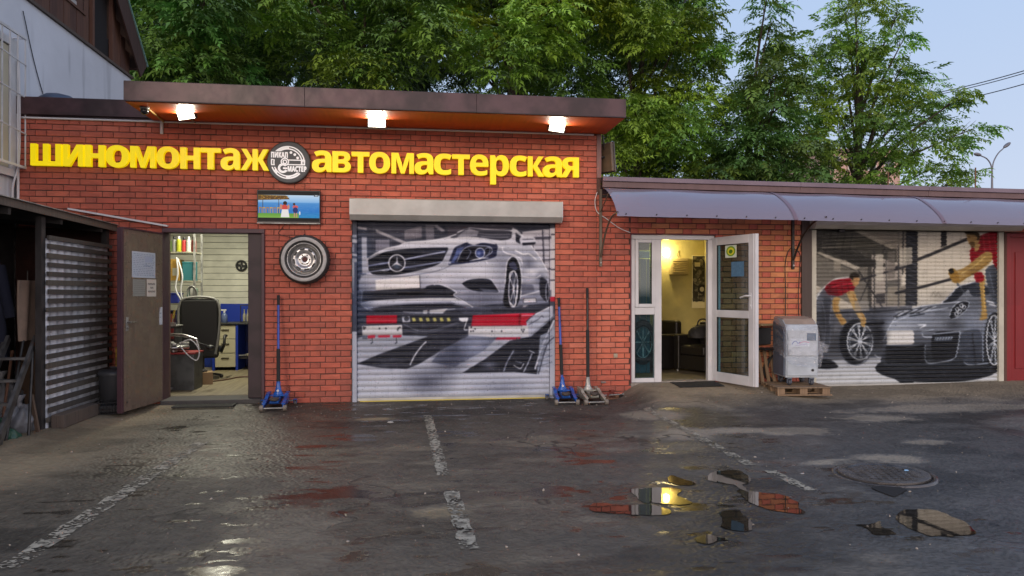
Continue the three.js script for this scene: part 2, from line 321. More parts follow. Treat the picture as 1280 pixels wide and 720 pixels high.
// courses of alternating stretchers and headers, clipped to the wall's outline and openings
function layBricks(x0, x1, y0, y1, holes, phase) {
  const list = [], P = 0.390, H = 0.0752;
  for (let r = 0; ; r++) {
    const yb = y0 + r * H; if (yb + 0.02 > y1) break;
    const yt = Math.min(yb + 0.0672, y1), ym = (yb + yt) / 2;
    let spans = [[x0, x1]];
    for (const [a, b, c, d] of holes) if (ym > c && ym < d) spans = spans.flatMap(([s, e]) => (b <= s || a >= e ? [[s, e]] : [[s, a], [b, e]].filter(([p, q]) => q - p > 0.02)));
    const off = phase + (r % 2 ? 0.195 : 0);
    for (let n = Math.floor((x0 - off) / P) - 1; n < (x1 - off) / P + 1; n++) for (const [s, w] of [[0, 0.2535], [0.262, 0.1205]]) {
      const a = off + n * P + s, b = a + w;
      for (const [p, q] of spans) { const l = Math.max(a, p), e = Math.min(b, q); if (e - l > 0.028) list.push({ x: (l + e) / 2, y: ym + rr(-0.0012, 0.0012), w: e - l, h: yt - yb - 0.001 }); }
    }
  }
  return list;
}
const toneAt = (b) => Math.floor(clamp(0.54 + 1.15 * (fbm(b.x * 1.1 + 20, b.y * 1.6 + 20, 512, 951, 4) - 0.5) + 0.42 * (rnd() - 0.5) - 0.45 * (1 - smoothstep(b.y, 0.0, 0.35)), 0, 0.999) * 9); // damp, dirtier patches and the splashed foot of the wall
function addBricks(parent, list, most, mats, seen = () => 1, tones = brickTones, k = 1.5) {
  for (const b of list) b.score = b.w * b.h * seen(b) / ((b.x - EYE[0]) ** 2 + (b.y - EYE[1]) ** 2 + 93);
  const order = [...list].sort((a, b) => b.score - a.score), near = order.slice(0, most), rest = order.slice(most);
  for (const b of near) {
    const long = b.w > 0.19, m = new THREE.Mesh(long ? LONG[Math.floor(rnd() * 5)] : SHORT[Math.floor(rnd() * 4)], mats[toneAt(b)]);
    m.name = 'brick'; m.position.set(b.x, b.y, rr(-0.0015, 0.0015)); m.scale.set(b.w / (long ? 0.252 : 0.122), b.h / 0.065, 1);
    m.rotation.set(rr(-0.006, 0.006), rr(-0.006, 0.006), rr(-0.003, 0.003));
    m.castShadow = m.receiveShadow = true; parent.add(m);
  }
  if (!rest.length) return;
  const mat = new THREE.MeshPhysicalMaterial({ color: 0xffffff, roughness: 0.62, map: again(brickDirt, 1.7, 2.3), bumpMap: again(T.fine, 4), bumpScale: 0.003 });
  const im = new THREE.InstancedMesh(BRICK_L, mat, rest.length), o = new THREE.Object3D(), c = new THREE.Color();
  rest.forEach((b, i) => {
    o.position.set(b.x, b.y, rr(-0.0015, 0.0015)); o.scale.set(b.w / 0.252, b.h / 0.065, 1); o.rotation.set(rr(-0.006, 0.006), rr(-0.006, 0.006), 0); o.updateMatrix(); im.setMatrixAt(i, o.matrix);
    const t = tones[toneAt(b)]; im.setColorAt(i, c.setRGB(t[0] * k * 1.04, t[1] * k * 1.15, t[2] * k * 1.12));
  });
  im.name = 'brickwork'; im.userData.kind = 'stuff'; im.castShadow = im.receiveShadow = true; parent.add(im);
}
function wallBoxes(x0, x1, y0, y1, z0, z1, holes) {
  const xs = [...new Set([x0, x1, ...holes.flatMap((h) => [h[0], h[1]])])].filter((x) => x >= x0 && x <= x1).sort((a, b) => a - b), out = [];
  for (let i = 0; i + 1 < xs.length; i++) {
    const m = (xs[i] + xs[i + 1]) / 2, hs = holes.filter((h) => h[0] < m && h[1] > m).sort((a, b) => a[2] - b[2]);
    let y = y0;
    for (const h of hs) { if (h[2] > y + 1e-4) out.push(box(xs[i], xs[i + 1], y, h[2], z0, z1)); y = Math.max(y, h[3]); }
    if (y < y1 - 1e-4) out.push(box(xs[i], xs[i + 1], y, y1, z0, z1));
  }
  return out;
}

// ------------------------------------------------------------------ garage: brick building with the canopy
const DOOR = [-3.15, -1.93, 0, 2.235], SHUT = [-0.80, 1.92, 0, 2.50];
const garage = thing('brick_garage', 'long red brick workshop under a brown canopy with yellow lettering and large painted shutter', 'garage building');
part(garage, 'wall', wallBoxes(-4.87, 2.556, -0.1, 3.62, -0.30, -0.010, [DOOR, SHUT]), MAT.mortar);
for (const q of [[2.40, 2.556, -5.0, -0.302], [-4.87, -4.72, -5.0, -0.302], [-4.718, 2.398, -5.0, -4.86]]) part(garage, 'wall', [box(q[0], q[1], -0.1, 3.62, q[2], q[3])], MAT.mortar);
part(garage, 'inner_wall', [box(-4.716, -4.70, 0.09, 3.2, -4.85, -0.31)], MAT.plasterIn); part(garage, 'partition', [box(-0.95, -0.85, 0.09, 3.2, -4.3, -0.31)], MAT.plasterIn);
part(garage, 'floor', [box(-4.70, 2.39, -0.1, 0.085, -4.85, -0.303)], M(0.30, 0.26, 0.19, 0.6, { map: T.dirt, mrep: 0.7 }));
part(garage, 'threshold', [box(-3.15, -1.93, -0.1, 0.082, -0.302, 0.10, 0.01)], M(0.075, 0.07, 0.065, 0.7, { map: T.mott, mrep: 3, bump: T.fine, brep: 3 }));
part(garage, 'ceiling', [box(-4.70, 2.39, 3.2, 3.3, -4.85, -0.303)], MAT.plasterIn);
part(garage, 'roof', [box(-4.87, 2.556, 3.622, 3.80, -5.0, -0.002)], MAT.brownMetal);
const mainBricks = layBricks(-4.85, 2.495, 0.008, 3.60, [DOOR, SHUT], -4.71);
addBricks(garage, mainBricks, 300, brickMats, (b) => (b.y < 2.2 && b.x < -3.3 ? 0.05 : b.y > 2.95 && b.y < 3.3 && b.x > -4.7 && b.x < 2.25 ? 0.4 : b.y < 2.65 && b.y > 2.35 && b.x > -0.8 && b.x < 1.95 ? 0 : 1));
part(garage, 'corner_trim', [box(2.497, 2.562, 3.02, 3.62, -0.25, 0.006, 0.004)], M(0.26, 0.13, 0.11, 0.5, { map: T.streak, mrep: 1 }));
// canopy: soffit board, folded fascia in lengths, parapet flashing on the left
part(garage, 'soffit', [box(-3.26, 2.62, 3.622, 3.640, 0.0, 0.895)], MAT.soffit);
const canopyX = [-3.275, -1.27, 0.76, 2.638];
for (let i = 0; i < 3; i++) {
  const f = part(garage, 'fascia', [box(canopyX[i] + (i ? 0.002 : 0), canopyX[i + 1], 3.638, 3.862, 0.897, 0.915, 0.004), box(canopyX[i] + (i ? 0.002 : 0), canopyX[i + 1], 3.852, 3.868, 0.0, 0.896)], MAT.brownMetal);
  part(f, 'drip_edge', [box(canopyX[i] + (i ? 0.002 : 0), canopyX[i + 1], 3.628, 3.642, 0.902, 0.925, 0.003)], MAT.purpleDark);
}
part(garage, 'end_board', [box(-3.275, -3.262, 3.64, 3.85, 0.0, 0.895), box(2.622, 2.636, 3.64, 3.85, 0.0, 0.895)], MAT.brownMetal);
part(garage, 'parapet_flashing', [box(-4.885, -3.28, 3.645, 3.862, 0.0, 0.045, 0.005), box(-4.885, -3.28, 3.852, 3.868, -0.3, -0.002)], MAT.brownMetal);
for (const [a, b] of [[-4.86, -3.0], [-2.995, -1.0], [-0.995, 0.9], [0.905, 2.45]]) part(garage, 'conduit', [rod([a, 3.605, 0.018], [b, 3.605, 0.018], 0.013)], MAT.conduit);
part(garage, 'conduit', [rod([-4.835, 2.30, 0.016], [-4.835, 3.60, 0.016], 0.016)], MAT.conduit);
part(garage, 'conduit', [rod([-3.155, 3.45, 0.02], [-3.155, 3.61, 0.02], 0.02)], MAT.conduit);
part(garage, 'drip_rail', [beam([-4.25, 2.485, 0.03], [-3.08, 2.285, 0.03], 0.05, 0.022)], MAT.conduit);
// doorway: folded steel frame, broad stile on the right
const frame = part(garage, 'door_frame', [box(-3.15, -1.90, 2.205, 2.262, -0.20, 0.035, 0.006), box(-1.94, -1.90, 0.06, 2.204, -0.20, 0.035, 0.006), box(-3.18, -3.136, 0.06, 2.204, -0.20, 0.03, 0.006)], MAT.purple);
part(frame, 'stile', [box(-2.115, -1.941, 0.083, 2.204, -0.20, -0.02, 0.006)], MAT.purpleDark);
// the metal door, open at right angles
{
  const leaf = new THREE.Group(); leaf.name = 'metal_door'; leaf.position.set(-3.155, 0, 0.03); garage.add(leaf);
  const th = Math.atan2(0.865, -0.145); leaf.rotation.y = -th; // its width runs along +x
  part(leaf, 'panel', [box(0.0, 0.885, 0.075, 2.175, -0.016, 0.016, 0.004)], MAT.doorBrown);
  part(leaf, 'edge_frame', [box(0.886, 0.925, 0.07, 2.18, -0.03, 0.03, 0.004), box(0.0, 0.886, 2.176, 2.195, -0.025, 0.025, 0.003)], MAT.purple);
  const h = part(leaf, 'handle', [rod([0.80, 1.10, -0.017], [0.80, 1.10, -0.06], 0.012), rod([0.80, 1.10, -0.06], [0.70, 1.10, -0.065], 0.010)], MAT.steel);
  part(leaf, 'lock_plate', [box(0.775, 0.825, 1.0, 1.16, -0.021, -0.0162, 0.002), rod([0.80, 1.04, -0.034], [0.80, 1.04, -0.02], 0.012)], MAT.zinc);
  part(leaf, 'hinge', [rod([-0.008, 0.4, 0.0], [-0.008, 0.52, 0.0], 0.012)], MAT.darkSteel);
  part(leaf, 'hinge', [rod([-0.008, 1.7, 0.0], [-0.008, 1.82, 0.0], 0.012)], MAT.darkSteel);
  // papers taped to the door are things of their own
  leaf.updateWorldMatrix(true, false);
  const stick = (name, label, u0, u1, y0, y1, draw) => {
    const t = canvasTex(128, 128, draw), m = M(1, 1, 1, 0.85); m.map = t;
    const g = new THREE.BoxGeometry(u1 - u0, y1 - y0, 0.003).translate((u0 + u1) / 2, (y0 + y1) / 2, -0.0185).applyMatrix4(leaf.matrixWorld);
    return single(name, [g], m, label, 'notice', undefined, { keepUV: true });
  };
  const lines = (k, bg, ink, rows, x0, x1) => { k.fillStyle = bg; k.fillRect(0, 0, 128, 128); k.fillStyle = ink; for (let i = 0; i < rows; i++) { let x = x0; const y = 10 + i * (112 / rows); while (x < x1 - 6) { const w = 4 + ((x * 7 + i * 13) % 11); k.fillRect(x, y, w, Math.max(2, 40 / rows)); x += w + 4; } } };
  // the outer side faces the yard; u runs from the hinge to the free edge
  stick('paper_notice', 'large pale blue printed sheet taped at the top of the open brown metal door', 0.185, 0.70, 1.62, 1.93, (k) => { lines(k, '#b9c3cf', '#7f8da3', 13, 6, 122); k.fillStyle = '#a4b2c8'; k.fillRect(70, 20, 40, 30); k.strokeStyle = '#8494ad'; k.lineWidth = 3; for (let i = 0; i < 5; i++) { k.beginPath(); k.moveTo(64 + i * 9, 70); k.lineTo(80 + i * 9, 58 + i * 5); k.stroke(); } });
  stick('paper_notice', 'small faded grey sheet under the pale blue sheet on the brown metal door', 0.41, 0.685, 1.40, 1.60, (k) => lines(k, '#8f9089', '#7d7e78', 7, 8, 120));
  stick('paper_notice', 'small cream notice with three short lines in black beside the grey sheet on the door', 0.165, 0.38, 1.395, 1.605, (k) => { k.fillStyle = '#cfc9be'; k.fillRect(0, 0, 128, 128); k.fillStyle = '#3b3836'; for (const [y, a, b] of [[28, 14, 112], [56, 46, 84], [84, 18, 110]]) for (let x = a; x < b; x += 11) { k.fillRect(x, y, 3, 14); k.fillRect(x, y + (x % 3 ? 0 : 6), 8, 3); k.fillRect(x + 6, y + (x % 2 ? 4 : 0), 2.5, 12); } });
  stick('paper_notice', 'torn white sticker at the right hand hinge edge of the brown metal door', 0.015, 0.085, 1.04, 1.26, (k) => { k.fillStyle = '#c9ced6'; k.fillRect(0, 0, 128, 128); k.fillStyle = '#8a93a5'; k.fillRect(20, 40, 60, 10); k.fillRect(30, 70, 40, 8); k.fillStyle = '#6d5346'; k.beginPath(); k.moveTo(0, 0); k.lineTo(50, 0); k.lineTo(0, 40); k.fill(); });
}

// ------------------------------------------------------------------ painted roller shutters
// painters' helpers: every mural is drawn in a canvas that covers the shutter's real rectangle
function painter(k, cw, ch, x0, x1, y0, y1, z) {
  const at = ([px, py]) => { const p = atZ(px, py, z); return [(p[0] - x0) / (x1 - x0) * cw, (y1 - p[1]) / (y1 - y0) * ch]; };
  const path = (pts, smooth, close) => {
    const q = pts.map(at); k.beginPath();
    if (!smooth) q.forEach(([x, y], i) => (i ? k.lineTo(x, y) : k.moveTo(x, y)));
    else {
      const n = q.length, g = (i) => (close ? q[(i + n) % n] : q[clamp(i, 0, n - 1)]);
      k.moveTo(...q[0]);
      for (let i = 0; i < (close ? n : n - 1); i++) { const a = g(i - 1), b = g(i), c = g(i + 1), d = g(i + 2), t = 1 / 6; k.bezierCurveTo(b[0] + (c[0] - a[0]) * t, b[1] + (c[1] - a[1]) * t, c[0] - (d[0] - b[0]) * t, c[1] - (d[1] - b[1]) * t, c[0], c[1]); }
    }
    if (close) k.closePath();
  };
  const unit = cw / 254;
  return {
    fill(Z, pts, c, smooth = false) { path(pts.map(([x, y]) => Z(x, y)), smooth, true); k.fillStyle = c; k.fill(); },
    grad(Z, pts, stops, [ax, ay], [bx, by], smooth = false) { const A = at(Z(ax, ay)), B = at(Z(bx, by)), g = k.createLinearGradient(...A, ...B); stops.forEach((c, i) => g.addColorStop(i / (stops.length - 1), c)); path(pts.map(([x, y]) => Z(x, y)), smooth, true); k.fillStyle = g; k.fill(); },
    line(Z, pts, c, w, smooth = true) { path(pts.map(([x, y]) => Z(x, y)), smooth, false); k.strokeStyle = c; k.lineWidth = w * unit * 0.72; k.lineCap = 'round'; k.lineJoin = 'round'; k.stroke(); },
    ell(Z, x, y, rx, ry, c, stroke, rot = 0) { const pts = []; for (let i = 0; i < 40; i++) { const a = i / 40 * 2 * Math.PI, X = rx * Math.cos(a), Y = ry * Math.sin(a); pts.push([x + X * Math.cos(rot) - Y * Math.sin(rot), y + X * Math.sin(rot) + Y * Math.cos(rot)]); } path(pts.map(([a, b]) => Z(a, b)), false, true); if (stroke) { k.strokeStyle = c; k.lineWidth = stroke * unit; k.stroke(); } else { k.fillStyle = c; k.fill(); } },
    mist(Z, x, y, r, c, sy = 1) { const [X, Y] = at(Z(x, y)), [X2] = at(Z(x + r, y)), R = Math.abs(X2 - X); k.save(); k.translate(X, Y); k.scale(1, sy); const g = k.createRadialGradient(0, 0, 0, 0, 0, R); g.addColorStop(0, c); g.addColorStop(1, c.replace(/[\d.]+\)$/, '0)')); k.fillStyle = g; k.fillRect(-R, -R, 2 * R, 2 * R); k.restore(); },
  };
}
function weather(k, w, h, n, s) { // overspray and grime with a shape of its own
  for (let i = 0; i < n; i++) { const x = hash(i, 1, s) * w, y = hash(i, 2, s) * h, r = 4 + 26 * hash(i, 3, s), l = hash(i, 4, s) > 0.5 ? 255 : 20; const g = k.createRadialGradient(x, y, 0, x, y, r); g.addColorStop(0, `rgba(${l},${l},${l + (l < 50 ? 10 : 0)},0.07)`); g.addColorStop(1, `rgba(${l},${l},${l},0)`); k.fillStyle = g; k.fillRect(x - r, y - r, 2 * r, 2 * r); }
  for (let i = 0; i < n; i++) { const x = hash(i, 11, s) * w, y = hash(i, 12, s) * h, l = 20 + 120 * hash(i, 13, s) ** 2; k.fillStyle = hash(i, 14, s) > 0.45 ? 'rgba(25,25,30,0.10)' : 'rgba(240,240,240,0.08)'; k.fillRect(x, y, 1 + 2.2 * hash(i, 15, s), l); }
  for (let i = 0; i < n * 6; i++) { k.fillStyle = hash(i, 21, s) > 0.5 ? 'rgba(20,20,26,0.16)' : 'rgba(240,240,245,0.13)'; k.fillRect(hash(i, 22, s) * w, hash(i, 23, s) * h, 2 + 7 * hash(i, 24, s), 2 + 4 * hash(i, 25, s)); }
}
function punch(k, w, h, c, cool) { const d = k.getImageData(0, 0, w, h), a = d.data; for (let i = 0; i < a.length; i += 4) for (let q = 0; q < 3; q++) { const v = a[i + q] / 255, t = v < 0.5 ? 0.5 * Math.pow(2 * v, c) : 1 - 0.5 * Math.pow(2 * (1 - v), c); a[i + q] = 255 * clamp(t * (1 + cool[q]), 0, 1); } k.putImageData(d, 0, 0); }
const zoomed = (x0, y0, s) => (x, y) => [x0 + x / s, y0 + y / s];
const SX = [-0.795, 1.915, 0.0, 2.42];
const mural1 = canvasTex(1270, 1134, (k, w, h) => {
  const A = zoomed(436, 270, 5.537), B = zoomed(560, 270, 5.536), C = zoomed(436, 370, 4.848), P = painter(k, w, h, ...SX, -0.05);
  k.fillStyle = '#454958'; k.fillRect(0, 0, w, h);
  const bg = k.createLinearGradient(0, 0, 0, h); bg.addColorStop(0, '#3d404c'); bg.addColorStop(0.5, '#4a4e5c'); bg.addColorStop(0.6, '#8f95a2'); bg.addColorStop(0.8, '#a9aebb'); bg.addColorStop(1, '#b6bcc8'); k.fillStyle = bg; k.fillRect(0, 0, w, h);
  P.mist(A, 300, 100, 380, 'rgba(95,96,108,0.6)', 0.5); P.mist(A, 60, 330, 160, 'rgba(70,84,110,0.8)', 2);
  // workshop beams behind the car
  P.fill(A, [[55, 70], [125, 80], [125, 100], [60, 86]], '#9c9aa2'); P.fill(A, [[88, 145], [124, 145], [128, 398], [92, 398]], '#a9adba');
  P.fill(A, [[185, 90], [405, 182], [392, 200], [190, 112]], '#aaa8ae'); P.fill(A, [[385, 100], [505, 68], [505, 150], [385, 162]], '#807d86'); P.fill(A, [[530, 60], [588, 60], [592, 165], [535, 168]], '#75747e');
  P.fill(A, [[585, 65], [612, 60], [668, 102], [642, 108]], '#93919a'); P.fill(A, [[185, 165], [282, 165], [282, 245], [185, 245]], '#83838f'); P.fill(A, [[20, 130], [58, 132], [58, 150], [20, 146]], '#9096a4'); P.fill(A, [[20, 160], [60, 165], [60, 188], [20, 184]], '#a8abb5'); P.fill(A, [[22, 195], [38, 196], [38, 250], [22, 250]], '#8b90a0'); P.fill(A, [[20, 258], [60, 266], [60, 280], [20, 275]], '#a2a6b2'); P.fill(A, [[22, 292], [60, 296], [60, 320], [22, 318]], '#8d93a0'); P.fill(A, [[22, 320], [38, 320], [38, 540], [22, 540]], '#9fa2aa');
  for (let i = 0; i < 6; i++) P.line(A, [[40, 40 + i * 14], [740, 30 + i * 12]], 'rgba(30,32,42,0.35)', 0.8, false);
  // pale gridded wall at the right
  P.fill(B, [[515, 110], [770, 80], [770, 470], [520, 640]], '#b9b7bf'); P.fill(B, [[0, 70], [440, 50], [460, 80], [0, 150]], '#4c4a55');
  for (const y of [155, 240, 308, 372, 450]) P.line(B, [[560, y], [770, y - 8]], '#55545f', y === 155 ? 4.5 : 2.4, false);
  P.line(B, [[655, 100], [668, 400]], '#4b4a55', 2.6, false); P.line(B, [[588, 180], [600, 300]], '#65646e', 1.4, false); P.fill(B, [[712, 90], [746, 90], [746, 560], [712, 560]], '#cbc6c6'); P.fill(B, [[705, 560], [770, 556], [770, 590], [705, 592]], '#b2203a');
  for (const y of [130, 235, 300, 372, 445]) P.line(B, [[712, y], [770, y - 4]], '#3f3d48', 2.2, false);
  // body of the car
  const body = [A(70, 445), A(84, 412), A(124, 402), A(122, 302), A(180, 262), A(260, 226), A(345, 205), A(405, 182), A(560, 168), A(680, 145), A(742, 124), B(70, 108), B(150, 78), B(260, 88), B(440, 98), B(452, 80), B(515, 128), B(575, 200), B(640, 290), B(690, 380), B(705, 460), B(692, 600), B(500, 622), B(450, 640), B(385, 602), B(300, 612), B(160, 632), A(600, 645), A(300, 655), A(150, 655), A(82, 610), A(92, 525), A(70, 515)];
  const I = (x, y) => [x, y];
  P.grad(I, body, ['#dcdde6', '#a9acb8', '#b9bcc7', '#9a9dab', '#7b7f8e'], A(400, 170), A(420, 640));
  P.mist(B, 200, 385, 240, 'rgba(225,226,234,0.75)', 0.5); P.mist(A, 640, 430, 150, 'rgba(228,228,236,0.7)', 0.6); P.mist(B, 300, 175, 200, 'rgba(225,225,232,0.5)', 0.3); P.mist(B, 380, 330, 120, 'rgba(100,104,120,0.45)', 1.3); P.mist(B, 250, 570, 180, 'rgba(90,94,110,0.55)', 0.4);
  // windscreen, bonnet creases
  P.fill(B, [[20, 150], [90, 108], [150, 84], [260, 94], [432, 104], [442, 148], [380, 168], [300, 160], [215, 150]], '#474853', true);
  P.fill(B, [[150, 86], [215, 108], [200, 140], [60, 150], [100, 112]], '#8c8c96'); P.line(B, [[215, 120], [300, 128], [430, 124]], '#8b8b95', 1.4); P.line(B, [[230, 142], [330, 150], [420, 148]], '#a5a5ae', 1);
  P.line(A, [[124, 302], [180, 262], [260, 226], [345, 205], [405, 182], [560, 170], [680, 148], [742, 126]], '#f1f1f6', 1.5); P.line(A, [[345, 206], [450, 196], [600, 186], [742, 176]], '#eceaf0', 1.1); P.line(B, [[0, 160], [120, 150], [210, 152]], '#f3f2f6', 2.2); P.line(B, [[0, 185], [90, 178], [150, 182]], '#d7d6dd', 1.5); P.line(B, [[210, 155], [300, 178], [352, 212], [390, 214]], '#e4e3ea', 1.5);
  // radiator grille, its louvres and the three-pointed emblem
  P.grad(I, [A(130, 302), A(180, 270), A(250, 248), A(400, 226), A(560, 218), A(680, 216), A(672, 265), A(640, 322), A(560, 358), A(440, 388), A(330, 410), A(220, 412), A(160, 405), A(134, 372)], ['#343845', '#1d1f29', '#2b2e3a', '#181a22'], A(400, 215), A(380, 410), true);
  P.line(A, [[136, 345], [300, 318], [480, 282], [665, 246]], '#8e96b6', 2.6); P.line(A, [[390, 300], [520, 272], [660, 250]], '#c4c9dd', 1.6); P.line(A, [[136, 388], [280, 368], [460, 348], [640, 316]], '#7d85a3', 2.2); P.line(A, [[390, 352], [500, 338], [640, 318]], '#b0b6cc', 1.1); P.line(A, [[150, 384], [210, 380], [275, 366]], '#d6d9e4', 1); P.line(A, [[215, 378], [260, 380], [280, 372]], '#e6e8f0', 1);
  P.line(A, [[130, 302], [132, 345], [136, 378], [165, 405], [230, 412], [330, 410], [440, 390], [560, 360], [640, 324], [672, 268]], '#c8cad4', 1.4); P.line(A, [[134, 300], [250, 246], [400, 224], [560, 216], [680, 214]], '#dadbe4', 1.2);
  P.ell(A, 333, 326, 54, 56, '#23252f'); P.mist(A, 333, 345, 40, 'rgba(140,160,185,0.7)', 0.7); P.ell(A, 333, 326, 56, 58, '#e9e9f0', 1.5);
  for (const [x, y] of [[333, 268], [283, 356], [383, 356]]) { const dx = x - 333, dy = y - 326, l = Math.hypot(dx, dy), nx = -dy / l * 7, ny = dx / l * 7; P.fill(A, [[333 + nx, 326 + ny], [x, y], [333 - nx, 326 - ny]], '#f2f2f6'); P.fill(A, [[333 - nx, 326 - ny], [x, y], [333, 326]], '#9a9ca8'); }
  // number plate, lower intake, lip
  P.line(A, [[74, 445], [88, 418], [130, 408], [330, 420], [480, 404], [640, 372], [742, 318]], 'rgba(90,94,108,0.8)', 1.2); P.line(A, [[72, 470], [180, 470]], '#7f8390', 0.8); P.line(A, [[72, 500], [180, 497]], '#7f8390', 0.8);
  P.fill(I, [A(92, 526), A(185, 517), A(495, 504), A(540, 486), A(585, 476), A(640, 480), A(700, 506), A(742, 535), B(40, 545), B(95, 575), B(165, 628), B(60, 600), A(700, 574), A(500, 570), A(300, 580), A(110, 592), A(86, 602)], '#292c37', true);
  for (let i = 0; i < 4; i++) P.line(A, [[120, 530 + i * 14], [400, 520 + i * 13], [660, 520 + i * 14]], 'rgba(95,99,115,0.45)', 0.8); P.fill(A, [[330, 530], [400, 526], [440, 520], [560, 522], [480, 545], [340, 545]], '#1a1b22');
  P.fill(A, [[184, 442], [490, 411], [495, 500], [188, 516]], '#e9e6e4'); P.line(A, [[490, 411], [495, 500], [188, 516]], '#24252d', 1.1, false);
  P.grad(I, [A(90, 600), A(140, 586), A(350, 574), A(560, 568), A(742, 568), B(60, 574), B(110, 590), B(170, 628), B(120, 618), B(40, 600), A(700, 590), A(420, 600), A(200, 620), A(150, 636), A(130, 644), A(96, 618)], ['#eceef4', '#b2b6c4', '#8b90a2'], A(400, 568), A(400, 640));
  P.fill(I, [A(150, 642), A(220, 628), A(430, 610), A(742, 604), B(30, 612), B(150, 634), B(300, 640), B(420, 640), A(742, 640), A(420, 660), A(200, 668)], '#30333f'); P.line(A, [[96, 602], [85, 615], [130, 646]], '#d8dbe4', 1.5);
  P.line(A, [[92, 528], [85, 600]], '#c9ccd6', 1.5);
  // headlamp, side intake
  P.fill(B, [[2, 335], [20, 280], [45, 222], [90, 198], [140, 182], [250, 166], [300, 176], [342, 202], [338, 250], [328, 282], [250, 306], [120, 328], [40, 336]], '#2b3049', true);
  P.fill(B, [[20, 320], [50, 262], [62, 225], [110, 215], [70, 280], [40, 325]], '#5e6b96'); P.fill(B, [[62, 318], [98, 242], [150, 208], [290, 214], [304, 250], [240, 296], [150, 312]], '#20222e', true); P.line(B, [[62, 318], [98, 242], [150, 208], [230, 206], [290, 214], [304, 250], [240, 292], [150, 310]], '#dfe3f2', 1.1);
  P.ell(B, 222, 256, 32, 34, '#3a4672'); P.ell(B, 222, 256, 32, 34, '#e8ebf5', 1); P.mist(B, 214, 262, 22, 'rgba(150,165,215,0.9)'); P.line(B, [[130, 300], [158, 250], [140, 230]], '#b9bfd4', 1); P.line(B, [[165, 305], [210, 296], [280, 290]], '#fff', 0.9); P.ell(B, 270, 245, 18, 30, '#a9b0ca', 0.8, 0.5); P.fill(B, [[140, 182], [250, 166], [300, 176], [330, 196], [240, 186], [180, 200]], '#d9dae4', true); P.mist(B, 12, 322, 16, 'rgba(240,244,255,0.9)'); P.line(B, [[265, 310], [275, 330]], '#f2f2f6', 1.5);
  P.fill(B, [[98, 462], [140, 440], [220, 430], [290, 438], [320, 470], [352, 522], [300, 527], [240, 525], [180, 516], [130, 496]], '#262935', true); P.line(B, [[98, 462], [140, 440], [220, 430], [290, 438], [322, 472], [356, 524]], '#dfe0e8', 1.2); P.fill(B, [[210, 498], [330, 512], [350, 524], [250, 525]], '#5b5f6d');
  P.line(I, [A(590, 476), A(640, 476), A(742, 525), B(40, 548), B(110, 590), B(170, 630), B(180, 640)], '#e8e9f0', 1.4);
  // wheel and arch
  P.fill(B, [[384, 600], [396, 480], [402, 390], [412, 320], [448, 282], [484, 310], [504, 380], [508, 460], [500, 560], [462, 640], [420, 640]], '#1a1c25', true); P.line(B, [[396, 470], [402, 390], [412, 318], [448, 280], [484, 308], [506, 390], [510, 470], [500, 570]], '#f0f0f5', 1.5);
  P.fill(B, [[420, 330], [455, 310], [485, 360], [470, 375], [430, 360]], '#4a4d63'); P.ell(B, 455, 505, 32, 126, '#2c2f3b'); P.ell(B, 452, 505, 31, 125, '#d7d8e2', 1.3, 0.04);
  for (let i = 0; i < 9; i++) { const a = i / 9 * 2 * Math.PI + 0.3; P.line(B, [[455, 505], [455 + 29 * Math.cos(a), 505 + 118 * Math.sin(a)]], i % 2 ? '#eef0f6' : '#a4a8b8', 1.2, false); } P.ell(B, 455, 505, 7, 18, '#e5e7ee'); P.line(B, [[432, 600], [462, 628], [475, 560], [480, 480]], '#f0f1f6', 1.8); P.line(B, [[425, 430], [430, 395], [455, 380], [470, 400]], '#f0f1f6', 1.8);
  // flank, mirror, door
  P.line(B, [[375, 215], [385, 245], [420, 262], [470, 275], [505, 300], [515, 330]], '#f3f3f8', 2); P.line(B, [[468, 238], [520, 265], [560, 262], [610, 300]], '#ffffff', 2.2); P.mist(B, 560, 330, 70, 'rgba(70,74,90,0.55)', 1.2); P.mist(B, 580, 385, 60, 'rgba(245,245,250,0.9)', 0.5); P.mist(B, 640, 440, 50, 'rgba(60,64,80,0.6)', 1.2); P.line(B, [[575, 205], [640, 292], [688, 378]], '#f4f4f8', 1.5); P.line(B, [[520, 420], [600, 430], [640, 410]], '#e8e8ee', 1.3); P.line(B, [[505, 555], [600, 530], [690, 500]], '#eceef4', 1.2); P.fill(B, [[508, 470], [590, 475], [600, 520], [510, 545]], '#6a6d7b'); P.fill(B, [[525, 572], [608, 568], [612, 598], [522, 602]], '#d9d9df'); P.line(B, [[525, 572], [608, 568], [612, 598], [522, 602], [525, 572]], '#2b2c36', 0.9, false); P.fill(B, [[640, 430], [690, 460], [695, 590], [640, 545]], '#2e303c', true); P.ell(B, 690, 525, 12, 65, '#b7bac6', 1.1);
  P.fill(B, [[440, 150], [446, 82], [470, 90], [520, 132], [470, 140], [462, 190]], '#c7c8d0'); P.fill(B, [[468, 115], [505, 140], [500, 195], [470, 178]], '#30323e'); P.fill(B, [[500, 150], [540, 142], [596, 148], [610, 180], [604, 192], [520, 196], [500, 182]], '#cfd0d9', true); P.fill(B, [[512, 186], [608, 180], [604, 196], [520, 204]], '#2a2b36'); P.line(B, [[520, 162], [590, 160]], '#77798a', 1.5);
